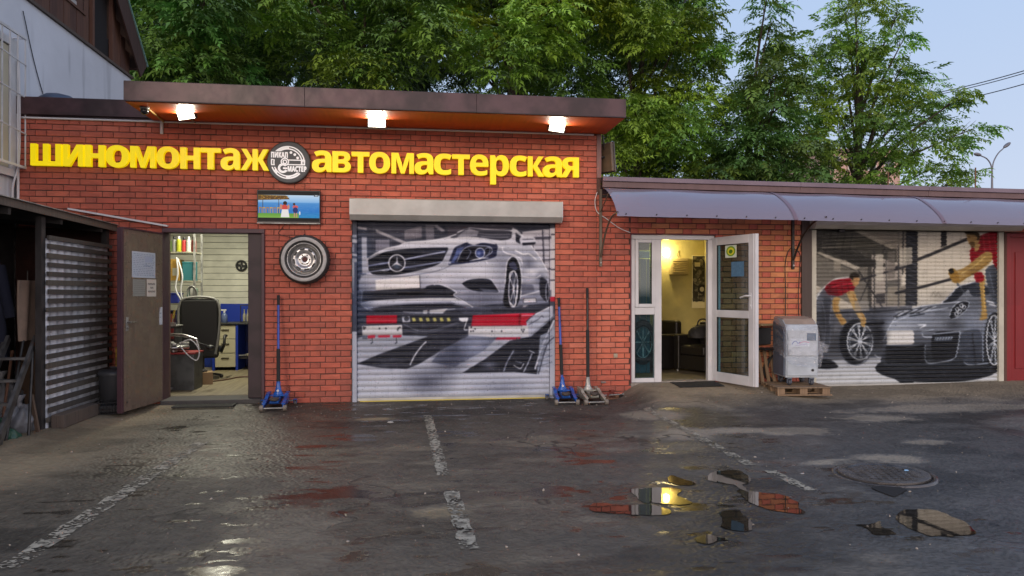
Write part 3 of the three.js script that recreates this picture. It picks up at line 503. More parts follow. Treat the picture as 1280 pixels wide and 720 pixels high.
  // lift, clamps and the pale floor below
  P.fill(C, [[0, 78], [150, 96], [420, 110], [700, 84], [1230, 60], [1230, 100], [1040, 190], [1030, 240], [760, 262], [560, 246], [330, 240], [80, 246], [48, 260], [0, 215]], '#393c48'); P.mist(C, 30, 60, 140, 'rgba(58,72,98,0.9)', 1.6); P.line(C, [[330, 95], [450, 100], [640, 78], [830, 68]], '#a9adb8', 1.4); P.fill(C, [[450, 88], [476, 84], [474, 108], [452, 108]], '#b9bcc4'); P.fill(C, [[490, 84], [600, 76], [570, 106], [490, 106]], '#c3c5cc'); P.line(C, [[330, 170], [460, 215], [660, 160]], '#7e828f', 1.1); P.line(C, [[340, 205], [480, 225], [700, 150], [860, 75]], '#565a67', 1.8); P.fill(C, [[640, 75], [850, 66], [875, 100], [700, 108]], '#4b4f5e');
  P.fill(C, [[1040, 190], [1135, 105], [1235, 58], [1235, 122], [1090, 240]], '#aab0bf'); P.line(C, [[1130, 112], [1225, 62]], '#e4e6ec', 1.6); P.line(C, [[1090, 175], [1150, 140], [1170, 120], [1180, 130]], '#4d515e', 1.4);
  P.grad(C, [[106, 119], [292, 116], [292, 166], [106, 170]], ['#d0324c', '#a3152f', '#c22a45', '#8f1029'], [200, 116], [200, 170]); P.grad(C, [[752, 117], [1040, 105], [1132, 104], [1075, 150], [1078, 178], [742, 182]], ['#d0324c', '#a3152f', '#c22a45', '#8f1029'], [900, 110], [900, 182]); P.line(C, [[1045, 120], [1115, 117]], '#f2d9de', 1.2); P.fill(C, [[1030, 108], [1046, 108], [1040, 178], [1028, 178]], '#7e1327'); P.line(C, [[745, 146], [1070, 140]], '#6e0b20', 1, false); P.line(C, [[108, 145], [290, 141]], '#6e0b20', 1, false);
  P.fill(C, [[322, 126], [368, 122], [372, 158], [326, 160]], '#b6bac6'); P.ell(C, 350, 138, 16, 14, '#383b46'); P.fill(C, [[375, 130], [632, 122], [632, 152], [375, 158]], '#32343a'); for (let i = 0; i < 6; i++) P.fill(C, [[382 + i * 42, 132], [400 + i * 42, 130], [408 + i * 42, 152], [388 + i * 42, 155]], '#b3ae6a'); P.fill(C, [[666, 132], [725, 130], [720, 152], [690, 158], [670, 148]], '#d6d8df'); P.line(C, [[672, 140], [715, 138], [700, 200], [720, 205]], '#e8eaee', 1.4);
  P.grad(C, [[80, 182], [322, 175], [326, 242], [82, 240]], ['#d8d8da', '#b5b7bd'], [200, 176], [200, 242]); P.grad(C, [[726, 184], [1086, 182], [1092, 246], [724, 252]], ['#d8d8da', '#b5b7bd'], [900, 182], [900, 250]); P.fill(C, [[80, 238], [112, 238], [112, 262], [82, 260]], '#59606e');
  for (const [x, y] of [[90, 190], [92, 200], [100, 192], [186, 197], [225, 197], [300, 195], [310, 190], [296, 205], [742, 190], [740, 214], [754, 212], [766, 200], [868, 214], [926, 213], [1048, 205], [1056, 216], [1062, 204]]) P.ell(C, x, y, 4.5, 5.5, '#22242c');
  P.fill(C, [[114, 240], [160, 236], [158, 254], [116, 258]], '#a5203a'); P.fill(C, [[178, 238], [250, 236], [250, 250], [178, 252]], '#a5203a'); P.fill(C, [[266, 238], [320, 236], [318, 250], [268, 252]], '#a5203a'); P.fill(C, [[746, 254], [830, 250], [830, 262], [770, 264]], '#b23a52'); P.fill(C, [[846, 252], [1040, 250], [1038, 264], [850, 266]], '#b23a52'); for (const x of [143, 290, 797, 1020]) { P.line(C, [[x, 256], [x + 2, 278], [x - 8, 288]], '#2b2d36', 1.8); P.line(C, [[x + 4, 256], [x + 5, 276]], '#e9e9ee', 0.9); }
  // floor: dark blades and soft shapes
  P.fill(C, [[48, 412], [180, 355], [500, 238], [730, 236], [560, 330], [430, 410], [352, 442], [200, 436]], '#31343f'); P.mist(C, 250, 410, 130, 'rgba(90,94,108,0.5)', 0.3); P.line(C, [[372, 416], [400, 360], [440, 306], [468, 278]], '#cfd2da', 2.2); P.fill(C, [[560, 330], [730, 240], [900, 252], [820, 330], [640, 430], [500, 400]], '#6c7284'); P.mist(C, 640, 330, 170, 'rgba(60,66,84,0.55)', 0.7); P.mist(C, 760, 300, 110, 'rgba(160,168,190,0.7)', 0.8);
  P.fill(C, [[688, 466], [830, 380], [975, 272], [1105, 246], [1245, 128], [1210, 260], [1140, 474], [1000, 460]], '#2b2e39'); P.mist(C, 850, 420, 70, 'rgba(130,136,152,0.7)', 0.5); P.line(C, [[940, 455], [960, 400], [1000, 330]], '#8d93a3', 2.2); P.line(C, [[1060, 460], [1090, 400], [1110, 350]], '#aeb3c0', 2); P.line(C, [[1130, 440], [1175, 300], [1240, 150]], '#c5c9d4', 3); P.line(C, [[1000, 420], [1040, 440], [1060, 410]], '#dfe2e8', 1.4); P.line(C, [[1010, 395], [1045, 405]], '#9aa0ae', 1.2); P.line(C, [[1095, 330], [1125, 345]], '#cdd0d8', 1.4); P.fill(C, [[1160, 240], [1245, 200], [1240, 420], [1140, 470]], 'rgba(160,168,184,0.75)'); P.line(C, [[1150, 470], [1200, 300], [1240, 250]], '#3e4250', 2); for (let i = 0; i < 5; i++) P.line(C, [[1140 + i * 8, 430 - i * 40], [1230, 400 - i * 40]], '#565b69', 1, false);
  P.mist(C, 480, 520, 200, 'rgba(62,66,82,0.75)', 0.55); P.mist(C, 600, 420, 130, 'rgba(50,54,70,0.6)', 0.7); P.mist(C, 930, 560, 230, 'rgba(92,98,118,0.5)', 0.35); P.mist(C, 200, 520, 160, 'rgba(200,204,214,0.35)', 0.5); P.fill(C, [[10, 215], [50, 215], [50, 640], [10, 640]], '#a3a9b6');
  k.filter = 'blur(3.2px)'; k.drawImage(k.canvas, 0, 0); k.filter = 'none';
  weather(k, w, h, 500, 5); punch(k, w, h, 1.22, [0, 0, 0.01]);
});
const muralMat1 = M(0.86, 0.86, 0.86, 0.5, { specularIntensity: 0.5, bump: T.mott, brep: 3, bs: 0.0006 }); muralMat1.map = mural1;
function makeShutter(parent, name, mat, x0, x1, y0, y1, n, zf, bulge, um) {
  const root = new THREE.Group(); root.name = name; parent.add(root);
  const P = (y1 - y0) / n;
  for (let i = 0; i < n; i++) {
    const ya = y0 + i * P, prof = [];
    for (let s = 0; s <= 7; s++) { const t = s / 7, k = t < 0.12 ? t / 0.12 * 0.25 : Math.sin(Math.PI * clamp((t - 0.06) / 0.94, 0, 1)) ** 0.7; prof.push([ya + t * (P - 0.0015), zf - bulge + bulge * k]); }
    const pos = [], uv = [], idx = [];
    prof.forEach(([y, z]) => { for (const x of [x0, x1]) { pos.push(x, y, z); uv.push((x - um[0]) / (um[1] - um[0]), (y - um[2]) / (um[3] - um[2])); } });
    for (let s = 0; s < 7; s++) { const a = s * 2; idx.push(a, a + 1, a + 2, a + 2, a + 1, a + 3); }
    const g = new THREE.BufferGeometry(); g.setAttribute('position', new THREE.Float32BufferAttribute(pos, 3)); g.setAttribute('uv', new THREE.Float32BufferAttribute(uv, 2)); g.setIndex(idx); g.computeVertexNormals();
    const m = new THREE.Mesh(g, mat); m.name = 'slat'; m.castShadow = m.receiveShadow = true; root.add(m);
  }
  part(root, 'shutter_back', [box(x0 + 0.01, x1 - 0.01, y0, y1, zf - bulge - 0.03, zf - bulge - 0.004)], MAT.greyAlu);
  return root;
}
{
  const sh = makeShutter(garage, 'roller_shutter', muralMat1, -0.735, 1.845, 0.045, 2.39, 31, -0.050, 0.019, SX);
  part(sh, 'bottom_bar', [box(-0.735, 1.845, 0.004, 0.044, -0.075, -0.05, 0.004)], MAT.greyAlu);
  part(sh, 'seal_strip', [box(-0.70, 1.84, -0.002, 0.012, -0.049, -0.030, 0.003)], M(0.5, 0.42, 0.08, 0.6));
  const rail = (x0, x1) => { const g = flat(box(x0, x1, 0.0, 2.40, -0.09, -0.025)), p = g.attributes.position, uv = g.attributes.uv; for (let i = 0; i < p.count; i++) uv.setXY(i, (p.getX(i) - SX[0]) / (SX[1] - SX[0]), (p.getY(i) - SX[2]) / (SX[3] - SX[2])); part(sh, 'guide_rail', [g], muralMat1, { keepUV: true }); };
  rail(-0.797, -0.739); rail(1.849, 1.917);
  const bx = part(sh, 'shutter_box', [extrudeX([[0.004, 2.66], [0.004, 2.385], [0.13, 2.385], [0.195, 2.45], [0.195, 2.648], [0.18, 2.66]], -0.815, 1.975)], MAT.greyAlu);
  part(bx, 'end_cap', [extrudeX([[0.004, 2.662], [0.004, 2.383], [0.132, 2.383], [0.198, 2.449], [0.198, 2.65], [0.181, 2.662]], 1.976, 1.984), rod([1.984, 2.56, 0.17], [1.99, 2.56, 0.17], 0.012)], MAT.white);
}

// ------------------------------------------------------------------ annex: low brick building with the shop entrance
const ENTRY = [2.985, 4.215, 0, 2.25], SHUT2 = [5.655, 8.75, 0, 2.36], GATE = [8.79, 11.2, 0, 2.34];
const annex = thing('brick_annex', 'low brick annex with glazed entrance and second painted shutter under a curved awning', 'shop building');
part(annex, 'wall', wallBoxes(2.562, 11.2, -0.1, 2.80, -0.30, -0.010, [ENTRY, SHUT2, GATE]), MAT.mortar);
part(annex, 'rear_wall', [box(2.562, 11.2, -0.1, 2.80, -5.0, -4.8), box(11.05, 11.2, -0.1, 2.8, -4.8, -0.302), box(5.25, 5.40, -0.1, 2.8, -4.8, -0.302)], MAT.mortar);
addBricks(annex, layBricks(2.496, 2.984, 0.008, 2.80, [], -4.71), 300, brickMats);
addBricks(annex, layBricks(2.985, 5.50, 0.008, 2.80, [ENTRY, SHUT2], -4.71), 180, annexMats, (b) => (b.x > 4.3 ? 1 : 0.6), brickTones, 1.7);
addBricks(annex, layBricks(8.752, 11.2, 2.345, 2.80, [], -4.71), 0, annexMats, () => 0.1);
part(annex, 'roof', [box(2.57, 11.2, 2.802, 2.93, -5.0, -0.002)], MAT.brownMetal);
{
  const fx = [2.566, 5.45, 7.45, 9.4, 11.2], sl = (x) => -(x - 2.566) * 0.0078;
  for (let i = 0; i < 4; i++) {
    const a = fx[i] + (i ? 0.003 : 0), b = fx[i + 1], g = [box(a, b, 2.885, 2.965, 0.0, 0.06, 0.004)], c = [box(a, b, 2.966, 3.030, -0.12, 0.085, 0.006)];
    for (const q of [...g, ...c]) { const p = q.attributes.position; for (let k = 0; k < p.count; k++) p.setY(k, p.getY(k) + sl(p.getX(k))); }
    const f = part(annex, 'fascia', g, M(0.15, 0.085, 0.085, 0.45, { map: T.streak, mrep: 0.7 })); part(f, 'cap_flashing', c, MAT.brownCap);
  }
}
// the room behind the entrance
const shopPaint = M(0.58, 0.50, 0.20, 0.8, { map: T.mott, mrep: 0.8 });
part(annex, 'room_wall', [box(2.64, 5.24, 0.2, 2.62, -2.60, -2.50), box(2.58, 2.638, 0.2, 2.62, -2.6, -0.302), box(5.10, 5.24, 0.2, 2.62, -2.498, -0.302)], shopPaint);
part(annex, 'room_ceiling', [box(2.58, 5.24, 2.622, 2.70, -2.6, -0.302)], MAT.plasterIn);
part(annex, 'room_floor', [box(2.58, 5.24, -0.1, 0.188, -2.6, -0.302)], M(0.20, 0.17, 0.12, 0.5, { map: T.dirt, mrep: 1 }));
part(annex, 'threshold', [box(2.985, 4.215, -0.1, 0.186, -0.302, -0.005), box(3.43, 4.2, 0.186, 0.205, -0.22, -0.02, 0.004)], M(0.28, 0.25, 0.22, 0.7, { map: T.dirt, mrep: 3 }));
{
  const F = part(annex, 'door_frame', [box(2.99, 4.21, 2.185, 2.245, -0.11, -0.03, 0.006), box(2.99, 3.05, 0.19, 2.184, -0.11, -0.03, 0.006), box(3.335, 3.436, 0.19, 2.184, -0.11, -0.03, 0.006), box(4.115, 4.21, 0.19, 2.184, -0.11, -0.03, 0.006), box(3.051, 3.334, 0.19, 0.25, -0.105, -0.035, 0.006), box(3.051, 3.334, 1.135, 1.235, -0.105, -0.028, 0.006)], MAT.pvc);
  part(F, 'sash', [box(3.053, 3.10, 1.238, 2.182, -0.085, -0.015, 0.005), box(3.287, 3.333, 1.238, 2.182, -0.085, -0.015, 0.005), box(3.101, 3.286, 2.135, 2.182, -0.085, -0.015, 0.005), box(3.101, 3.286, 1.238, 1.285, -0.085, -0.015, 0.005)], MAT.pvc);
  part(F, 'pane', [box(3.101, 3.286, 1.286, 2.134, -0.056, -0.044)], MAT.glass); part(F, 'pane', [box(3.051, 3.334, 0.251, 1.134, -0.076, -0.064)], MAT.glass);
  part(F, 'gasket', [box(3.098, 3.104, 1.28, 2.14, -0.043, -0.0145), box(3.283, 3.289, 1.28, 2.14, -0.043, -0.0145), box(3.05, 3.056, 0.25, 1.13, -0.063, -0.0295)], MAT.black);
  part(annex, 'reveal_strip', [box(2.972, 2.988, 0.19, 2.26, -0.10, 0.012, 0.003), box(2.989, 4.25, 2.248, 2.262, -0.10, 0.012, 0.003)], M(0.16, 0.035, 0.05, 0.5, { map: T.mott, mrep: 2 }));
  // the open leaf
  const leaf = new THREE.Group(); leaf.name = 'entrance_door'; leaf.position.set(4.205, 0, -0.03); leaf.rotation.y = -Math.atan2(0.79, 0.245); annex.add(leaf);
  part(leaf, 'leaf_frame', [box(0.0, 0.095, 0.205, 2.215, -0.033, 0.033, 0.006), box(0.705, 0.80, 0.205, 2.215, -0.033, 0.033, 0.006), box(0.096, 0.704, 2.10, 2.215, -0.033, 0.033, 0.006), box(0.096, 0.704, 0.205, 0.335, -0.033, 0.033, 0.006), box(0.096, 0.704, 1.10, 1.20, -0.033, 0.033, 0.006), box(0.802, 0.822, 0.205, 2.215, -0.034, 0.022, 0.003)], MAT.pvc);
  part(leaf, 'pane', [box(0.096, 0.704, 1.201, 2.099, -0.010, 0.010)], MAT.glass); part(leaf, 'pane', [box(0.096, 0.704, 0.336, 1.099, -0.010, 0.010)], MAT.glass);
  part(leaf, 'handle', [box(0.735, 0.765, 1.22, 1.44, 0.033, 0.042, 0.003), tube([[0.75, 1.40, 0.042], [0.75, 1.40, 0.085], [0.72, 1.40, 0.095], [0.62, 1.375, 0.095]], 0.011, 16), rod([0.75, 1.27, 0.04], [0.75, 1.27, 0.052], 0.014)], MAT.white);
  part(leaf, 'gasket', [box(0.094, 0.100, 1.20, 2.10, 0.0105, 0.034), box(0.700, 0.706, 1.20, 2.10, 0.0105, 0.034), box(0.10, 0.70, 2.096, 2.102, 0.0105, 0.034), box(0.094, 0.100, 0.34, 1.10, 0.0105, 0.034), box(0.700, 0.706, 0.34, 1.10, 0.0105, 0.034)], MAT.black);
  part(leaf, 'hinge', [rod([-0.012, 0.4, 0.03], [-0.012, 0.5, 0.03], 0.011), rod([-0.012, 1.9, 0.03], [-0.012, 2.0, 0.03], 0.011)], MAT.white);
  const st = M(1, 1, 1, 0.6); st.map = canvasTex(128, 128, (k) => { k.fillStyle = '#c9d3c4'; k.fillRect(0, 0, 128, 128); k.fillStyle = '#6f9a1e'; k.beginPath(); k.arc(64, 62, 52, 0, 7); k.fill(); k.fillStyle = '#d8d23a'; k.beginPath(); k.arc(64, 62, 38, 0, 7); k.fill(); k.fillStyle = '#48761a'; k.beginPath(); k.arc(64, 66, 22, 0, 7); k.fill(); });
  part(leaf, 'sticker', [box(0.24, 0.46, 1.92, 2.09, 0.0105, 0.0125)], st, { keepUV: true, label: 'pale square sticker with a green and yellow disc' });
  part(leaf, 'sticker', [box(0.36, 0.60, 1.66, 1.86, 0.0105, 0.0125)], M(0.10, 0.22, 0.36, 0.6, { map: T.mott, mrep: 8 }), { label: 'faded blue square sticker' });
}
// second shutter with its painted workshop
const S2 = [5.66, 8.745, 0.05, 2.36];
const mural2 = canvasTex(1270, 960, (k, w, h) => {
  const D = zoomed(1010, 280, 3.43), E = zoomed(1120, 280, 3.43), P = painter(k, w, h, ...S2, -0.05), I = (x, y) => [x, y];
  k.fillStyle = '#b9b0a2'; k.fillRect(0, 0, w, h);
  P.grad(E, [[-120, 20], [470, 20], [470, 400], [-120, 420]], ['#c9c1b3', '#d6cebf', '#cfc7b8', '#b0aca5'], [0, 20], [60, 420]);
  // dark roof trusses on the left
  P.fill(D, [[20, 25], [300, 25], [445, 60], [445, 150], [300, 180], [120, 150], [20, 130]], '#55534f'); P.fill(D, [[210, 25], [300, 25], [445, 30], [445, 90], [370, 108], [300, 70]], '#8b857c'); P.fill(D, [[380, 90], [445, 80], [445, 220], [380, 200]], '#a29a8e'); P.fill(D, [[20, 130], [200, 180], [330, 200], [300, 380], [250, 380], [30, 260]], '#77736c'); P.fill(D, [[255, 125], [272, 125], [272, 375], [255, 375]], '#4d4b48'); P.fill(D, [[272, 130], [400, 180], [400, 400], [272, 390]], '#a8a097');
  P.mist(D, 120, 80, 110, 'rgba(42,42,42,0.6)', 0.6); for (let i = 0; i < 7; i++) P.line(D, [[40 + i * 22, 60 + i * 4], [90 + i * 30, 150 + i * 3]], 'rgba(35,35,36,0.55)', 1.6, false);
  P.fill(D, [[35, 80], [50, 76], [330, 170], [330, 184], [210, 186]], '#3e3d3b'); P.fill(D, [[190, 28], [225, 26], [372, 98], [355, 110]], '#9f988c'); P.line(D, [[190, 30], [356, 110]], '#3a3937', 1.4, false); P.fill(D, [[32, 122], [50, 120], [222, 185], [205, 200]], '#b4ada0'); P.line(D, [[32, 128], [205, 200]], '#3c3b39', 1.2, false); P.fill(D, [[100, 60], [250, 58], [310, 100], [130, 110]], '#46453f'); P.line(D, [[60, 100], [300, 92], [440, 60]], '#6d6962', 2, false);
  P.line(D, [[225, 240], [300, 215], [380, 195], [446, 172]], '#37363a', 3.4, false); P.line(D, [[215, 200], [326, 368]], '#2f2e31', 2, false); P.line(D, [[328, 105], [280, 200], [215, 345]], '#2f2e31', 1.6, false); P.fill(D, [[330, 245], [395, 235], [395, 300], [330, 300]], '#6f6c68'); P.fill(D, [[340, 270], [445, 262], [445, 350], [340, 350]], '#8f897f'); P.line(D, [[375, 295], [446, 280]], '#3d3c40', 3, false); P.fill(D, [[110, 160], [140, 165], [140, 205], [110, 200]], '#918b80');
  P.fill(D, [[20, 372], [445, 350], [445, 460], [20, 460]], '#5d5f66'); P.mist(D, 300, 400, 150, 'rgba(70,74,84,0.8)', 0.4);
  for (let i = 0; i < 14; i++) P.line(E, [[-10 + i * 36, 30], [-14 + i * 36, 380]], 'rgba(120,112,100,0.18)', 1.5, false);
  // pillar, rails
  P.fill(E, [[42, 30], [92, 32], [90, 350], [40, 350]], '#35373d'); for (let i = 0; i < 11; i++) P.line(E, [[50, 50 + i * 28], [84, 64 + i * 28]], '#6a6d74', 1.2, false); P.line(E, [[30, 30], [28, 215]], '#3f3f43', 2.4, false); P.line(E, [[10, 40], [10, 360]], '#79756e', 3, false);
  P.line(E, [[0, 188], [150, 130], [320, 58]], '#3a3a3e', 5, false); P.line(E, [[0, 296], [120, 268], [240, 235], [330, 212]], '#343438', 4.5, false); P.fill(E, [[192, 28], [216, 28], [216, 92], [192, 100]], '#3b3b3e'); P.line(E, [[260, 255], [300, 300], [360, 385]], '#4d5058', 2.6, false); P.mist(E, 190, 310, 60, 'rgba(140,135,128,0.6)', 0.5);
  P.grad(D, [[20, 455], [446, 455], [446, 600], [20, 600]], ['#5a5c62', '#43454b', '#6d7077'], [200, 455], [200, 600]);
  // floor
  P.grad(I, [D(20, 590), D(446, 560), E(80, 560), E(470, 560), E(470, 690), D(446, 700), D(20, 705)], ['#9b9da3', '#b8babd', '#c4c5c6'], D(200, 570), D(200, 700));
  // the bending man with the wheel
  P.fill(D, [[40, 300], [78, 268], [112, 296], [122, 330], [104, 420], [96, 500], [86, 585], [122, 606], [116, 618], [58, 614], [60, 520], [52, 450], [20, 400], [24, 340]], '#6b6e77', true); P.fill(D, [[60, 330], [100, 330], [92, 470], [80, 590], [62, 590], [68, 470]], '#50535c', true); P.line(D, [[22, 400], [26, 345], [48, 296], [80, 262], [120, 236], [185, 228]], '#d4d4d0', 2.4); P.line(D, [[60, 330], [75, 420], [68, 520]], '#8d9099', 1.6); P.line(D, [[100, 345], [92, 430]], '#a5a8b0', 1.4); P.fill(D, [[36, 590], [90, 582], [124, 604], [118, 618], [40, 618]], '#23252c', true);
  P.fill(D, [[72, 274], [92, 252], [116, 240], [160, 234], [196, 236], [196, 284], [160, 296], [138, 306], [100, 304], [84, 300]], '#8c1c2c', true); P.line(D, [[90, 280], [130, 262], [186, 256]], '#d4495c', 1.8); P.fill(D, [[104, 290], [138, 300], [130, 310], [100, 304]], '#701323'); P.fill(D, [[180, 222], [196, 212], [214, 220], [220, 240], [212, 262], [198, 268], [186, 250]], '#b58f66', true); P.fill(D, [[176, 222], [196, 208], [216, 214], [218, 228], [196, 230], [190, 242]], '#2f2822', true);
  P.fill(D, [[108, 318], [136, 318], [130, 352], [146, 396], [164, 414], [158, 430], [142, 432], [130, 412], [106, 368]], '#a88a5c', true); P.fill(D, [[166, 292], [196, 288], [212, 330], [234, 380], [248, 408], [244, 440], [230, 440], [222, 412], [196, 368], [178, 328]], '#b2966a', true); P.line(D, [[190, 300], [214, 350], [240, 406]], '#8a6334', 1.3); P.line(D, [[114, 330], [116, 366], [146, 424]], '#8a6334', 1.2);
  P.ell(D, 200, 506, 72, 96, '#22252c'); P.ell(D, 205, 506, 74, 98, '#4f535c', 1.2); P.ell(D, 222, 504, 54, 78, '#2f333b'); P.ell(D, 222, 504, 54, 78, '#d5d8dc', 1.6); P.ell(D, 222, 504, 44, 66, '#8b9098', 1); for (let i = 0; i < 10; i++) { const a = i / 10 * 2 * Math.PI + 0.2; for (const e of [-0.07, 0.07]) P.line(D, [[222 + 9 * Math.cos(a), 504 + 13 * Math.sin(a)], [222 + 49 * Math.cos(a + e), 504 + 72 * Math.sin(a + e)]], '#e2e4e7', 1.3, false); } P.ell(D, 222, 504, 10, 14, '#b9bdc4');
  P.fill(D, [[226, 410], [246, 408], [242, 440], [228, 436]], '#a88a5c', true); P.mist(D, 290, 560, 40, 'rgba(60,64,74,0.7)', 0.5); P.line(D, [[285, 560], [310, 582], [300, 592]], '#a9acb2', 1.6);
  // the car
  P.ell(E, 175, 618, 265, 62, '#23262d'); P.fill(D, [[345, 630], [445, 600], [445, 700], [380, 670]], '#2b2e35', true);
  const body = [D(310, 600), D(318, 520), D(324, 490), D(344, 445), D(372, 402), D(400, 376), D(446, 362), E(60, 366), E(110, 350), E(190, 342), E(225, 310), E(260, 272), E(300, 258), E(345, 246), E(400, 268), E(430, 320), E(448, 352), E(462, 420), E(462, 560), E(440, 604), E(330, 618), E(200, 616), E(60, 612), D(400, 610), D(330, 606)];
  P.grad(I, body, ['#a6aab2', '#62666f', '#7c8089', '#494c54', '#2d3138'], E(120, 260), E(140, 610)); P.mist(E, 60, 400, 150, 'rgba(165,172,186,0.7)', 0.35); P.mist(E, 330, 440, 90, 'rgba(125,132,146,0.7)', 1); P.mist(D, 350, 450, 50, 'rgba(150,158,172,0.6)', 1);
  P.fill(E, [[198, 340], [232, 300], [266, 270], [300, 260], [330, 258], [290, 296], [250, 330]], '#2e323b', true); P.fill(E, [[310, 264], [345, 250], [392, 272], [400, 300], [330, 310]], '#393e48', true); P.line(E, [[190, 342], [225, 312], [262, 272], [300, 258], [346, 246]], '#c8cdd6', 1.5); P.line(E, [[0, 380], [60, 366], [110, 352], [190, 342], [300, 330]], '#cdd2da', 1.4); P.line(D, [[322, 500], [346, 446], [374, 402], [404, 378]], '#d3d7de', 1.5); P.line(E, [[-10, 420], [60, 392], [140, 372], [220, 360]], '#b1b8c4', 2); P.line(E, [[0, 400], [40, 386], [100, 380]], '#262a32', 2.6); P.line(E, [[60, 395], [120, 385]], '#262a32', 1.8); P.line(E, [[96, 432], [128, 432], [104, 446]], '#e8ebf0', 1.8, false); P.line(E, [[110, 470], [122, 484], [160, 484]], '#c6ccd6', 1.4); P.line(E, [[110, 462], [160, 452]], '#aeb6c2', 1.2);
  P.fill(E, [[228, 396], [240, 362], [268, 336], [300, 330], [312, 340], [300, 368], [262, 398], [240, 408]], '#23262d', true); P.line(E, [[228, 396], [240, 362], [268, 336], [300, 330], [312, 342], [298, 370], [260, 400], [238, 408]], '#c3c9d2', 1.3); for (const [x, y] of [[262, 366], [280, 350], [258, 386], [290, 356], [272, 374]]) P.ell(E, x, y, 7, 8, '#d9dde3', 1.1);
  P.fill(I, [D(336, 458), D(446, 456), E(76, 464), E(76, 510), D(446, 516), D(338, 518)], '#d3d0cb'); P.fill(I, [D(334, 522), D(446, 528), E(120, 514), E(128, 590), D(446, 596), D(330, 592)], '#1d2026'); for (let i = 0; i < 4; i++) P.line(I, [D(336, 538 + i * 14), E(120, 530 + i * 14)], '#3d424c', 1, false); P.fill(E, [[160, 472], [262, 462], [270, 470], [258, 560], [236, 580], [162, 584]], '#1f2229', true); P.line(E, [[160, 472], [262, 462], [272, 468], [262, 540], [248, 576], [200, 590], [130, 592], [124, 520]], '#c2c9d4', 1.4); P.fill(E, [[164, 486], [242, 482], [238, 498], [166, 500]], '#8f97a4'); for (let i = 0; i < 6; i++) P.line(E, [[172 + i * 12, 486], [170 + i * 12, 500]], '#23262d', 1.2, false); P.line(E, [[290, 590], [320, 604], [440, 590]], '#b9c0cb', 1.4); P.line(E, [[370, 470], [372, 590]], '#aab2bf', 1.6); P.fill(E, [[280, 470], [360, 460], [362, 590], [300, 596], [276, 560]], 'rgba(64,70,82,0.7)', true);
  P.ell(E, 422, 500, 44, 122, '#1c1f25'); P.ell(E, 422, 500, 33, 106, '#262a31'); P.ell(E, 420, 498, 33, 106, '#dadde2', 1.6); for (let i = 0; i < 9; i++) { const a = i / 9 * 2 * Math.PI; for (const e of [-0.08, 0.08]) P.line(E, [[421, 500], [421 + 31 * Math.cos(a + e), 500 + 101 * Math.sin(a + e)]], '#d0d4da', 1.2, false); } P.line(E, [[390, 330], [440, 345], [446, 352], [400, 344]], '#e1e4e8', 2.4); P.line(E, [[372, 470], [376, 420], [396, 388], [430, 376], [452, 392]], '#7f8794', 2);
  // the man leaning on the bar
  P.fill(E, [[384, 196], [440, 176], [448, 260], [446, 350], [420, 340], [396, 280]], '#59606b', true); P.line(E, [[400, 210], [420, 300]], '#8d949f', 2); P.fill(E, [[316, 118], [330, 92], [352, 58], [392, 38], [444, 36], [446, 190], [424, 184], [404, 132], [380, 122], [342, 150], [322, 164]], '#8a1a2a', true); P.fill(E, [[436, 140], [462, 150], [458, 226], [440, 190]], '#a83345', true); for (const x of [372, 396, 420]) P.line(E, [[x, 44], [x + 8, 124]], 'rgba(215,110,120,0.7)', 1.6, false); for (const y of [70, 95, 120]) P.line(E, [[345, y], [440, y - 10]], 'rgba(95,12,26,0.6)', 1.8, false); P.fill(E, [[306, 34], [342, 34], [360, 52], [352, 84], [334, 100], [318, 92], [304, 66]], '#a98c62', true); P.fill(E, [[296, 34], [346, 34], [358, 56], [350, 70], [342, 50], [318, 46], [300, 44]], '#453a2b', true); P.fill(E, [[316, 76], [336, 78], [334, 100], [318, 94]], '#6d583c', true); P.line(E, [[308, 56], [316, 58]], '#3a2f22', 1.2); P.fill(E, [[336, 96], [360, 84], [352, 112], [338, 118]], '#b39365', true);
  P.fill(E, [[262, 200], [300, 182], [352, 140], [386, 118], [412, 128], [406, 160], [372, 190], [310, 226], [268, 254], [244, 240], [240, 214]], '#a88c5c', true); P.line(E, [[272, 244], [330, 212], [400, 160]], '#8a6b34', 1.6); P.line(E, [[280, 212], [340, 176], [380, 140]], '#e0c384', 1.6); P.fill(E, [[224, 204], [236, 190], [256, 198], [268, 220], [268, 250], [248, 252], [232, 232]], '#9a7a40', true); P.ell(E, 236, 202, 11, 12, '#28241f'); P.fill(E, [[354, 226], [378, 224], [380, 290], [386, 360], [390, 400], [372, 412], [358, 408], [366, 372], [362, 300]], '#a58752', true); P.line(E, [[374, 240], [376, 320], [380, 370]], '#e0c384', 1.2); P.fill(E, [[334, 220], [344, 208], [366, 208], [376, 228], [370, 246], [344, 248]], '#951b2b', true); P.line(E, [[262, 252], [310, 320], [366, 400]], '#6a7079', 1.6, false);
  // airbrushed half tones, plaid and extra steelwork
  P.mist(D, 90, 290, 40, 'rgba(30,8,14,0.45)', 0.8); P.mist(D, 60, 420, 60, 'rgba(20,22,28,0.5)', 2); P.mist(D, 215, 560, 70, 'rgba(20,22,26,0.5)', 0.5); for (let i = 0; i < 4; i++) P.line(D, [[90 + i * 26, 256], [98 + i * 26, 300]], 'rgba(60,8,18,0.6)', 1.2, false); for (let i = 0; i < 3; i++) P.line(D, [[84, 264 + i * 13], [194, 250 + i * 13]], 'rgba(60,8,18,0.55)', 1.2, false);
  for (let i = 0; i < 5; i++) { P.line(D, [[60, 44 + i * 15], [290, 34 + i * 14]], 'rgba(150,145,135,0.55)', 1.6, false); P.line(D, [[70 + i * 30, 40], [40 + i * 34, 120]], 'rgba(28,28,30,0.6)', 1.4, false); }
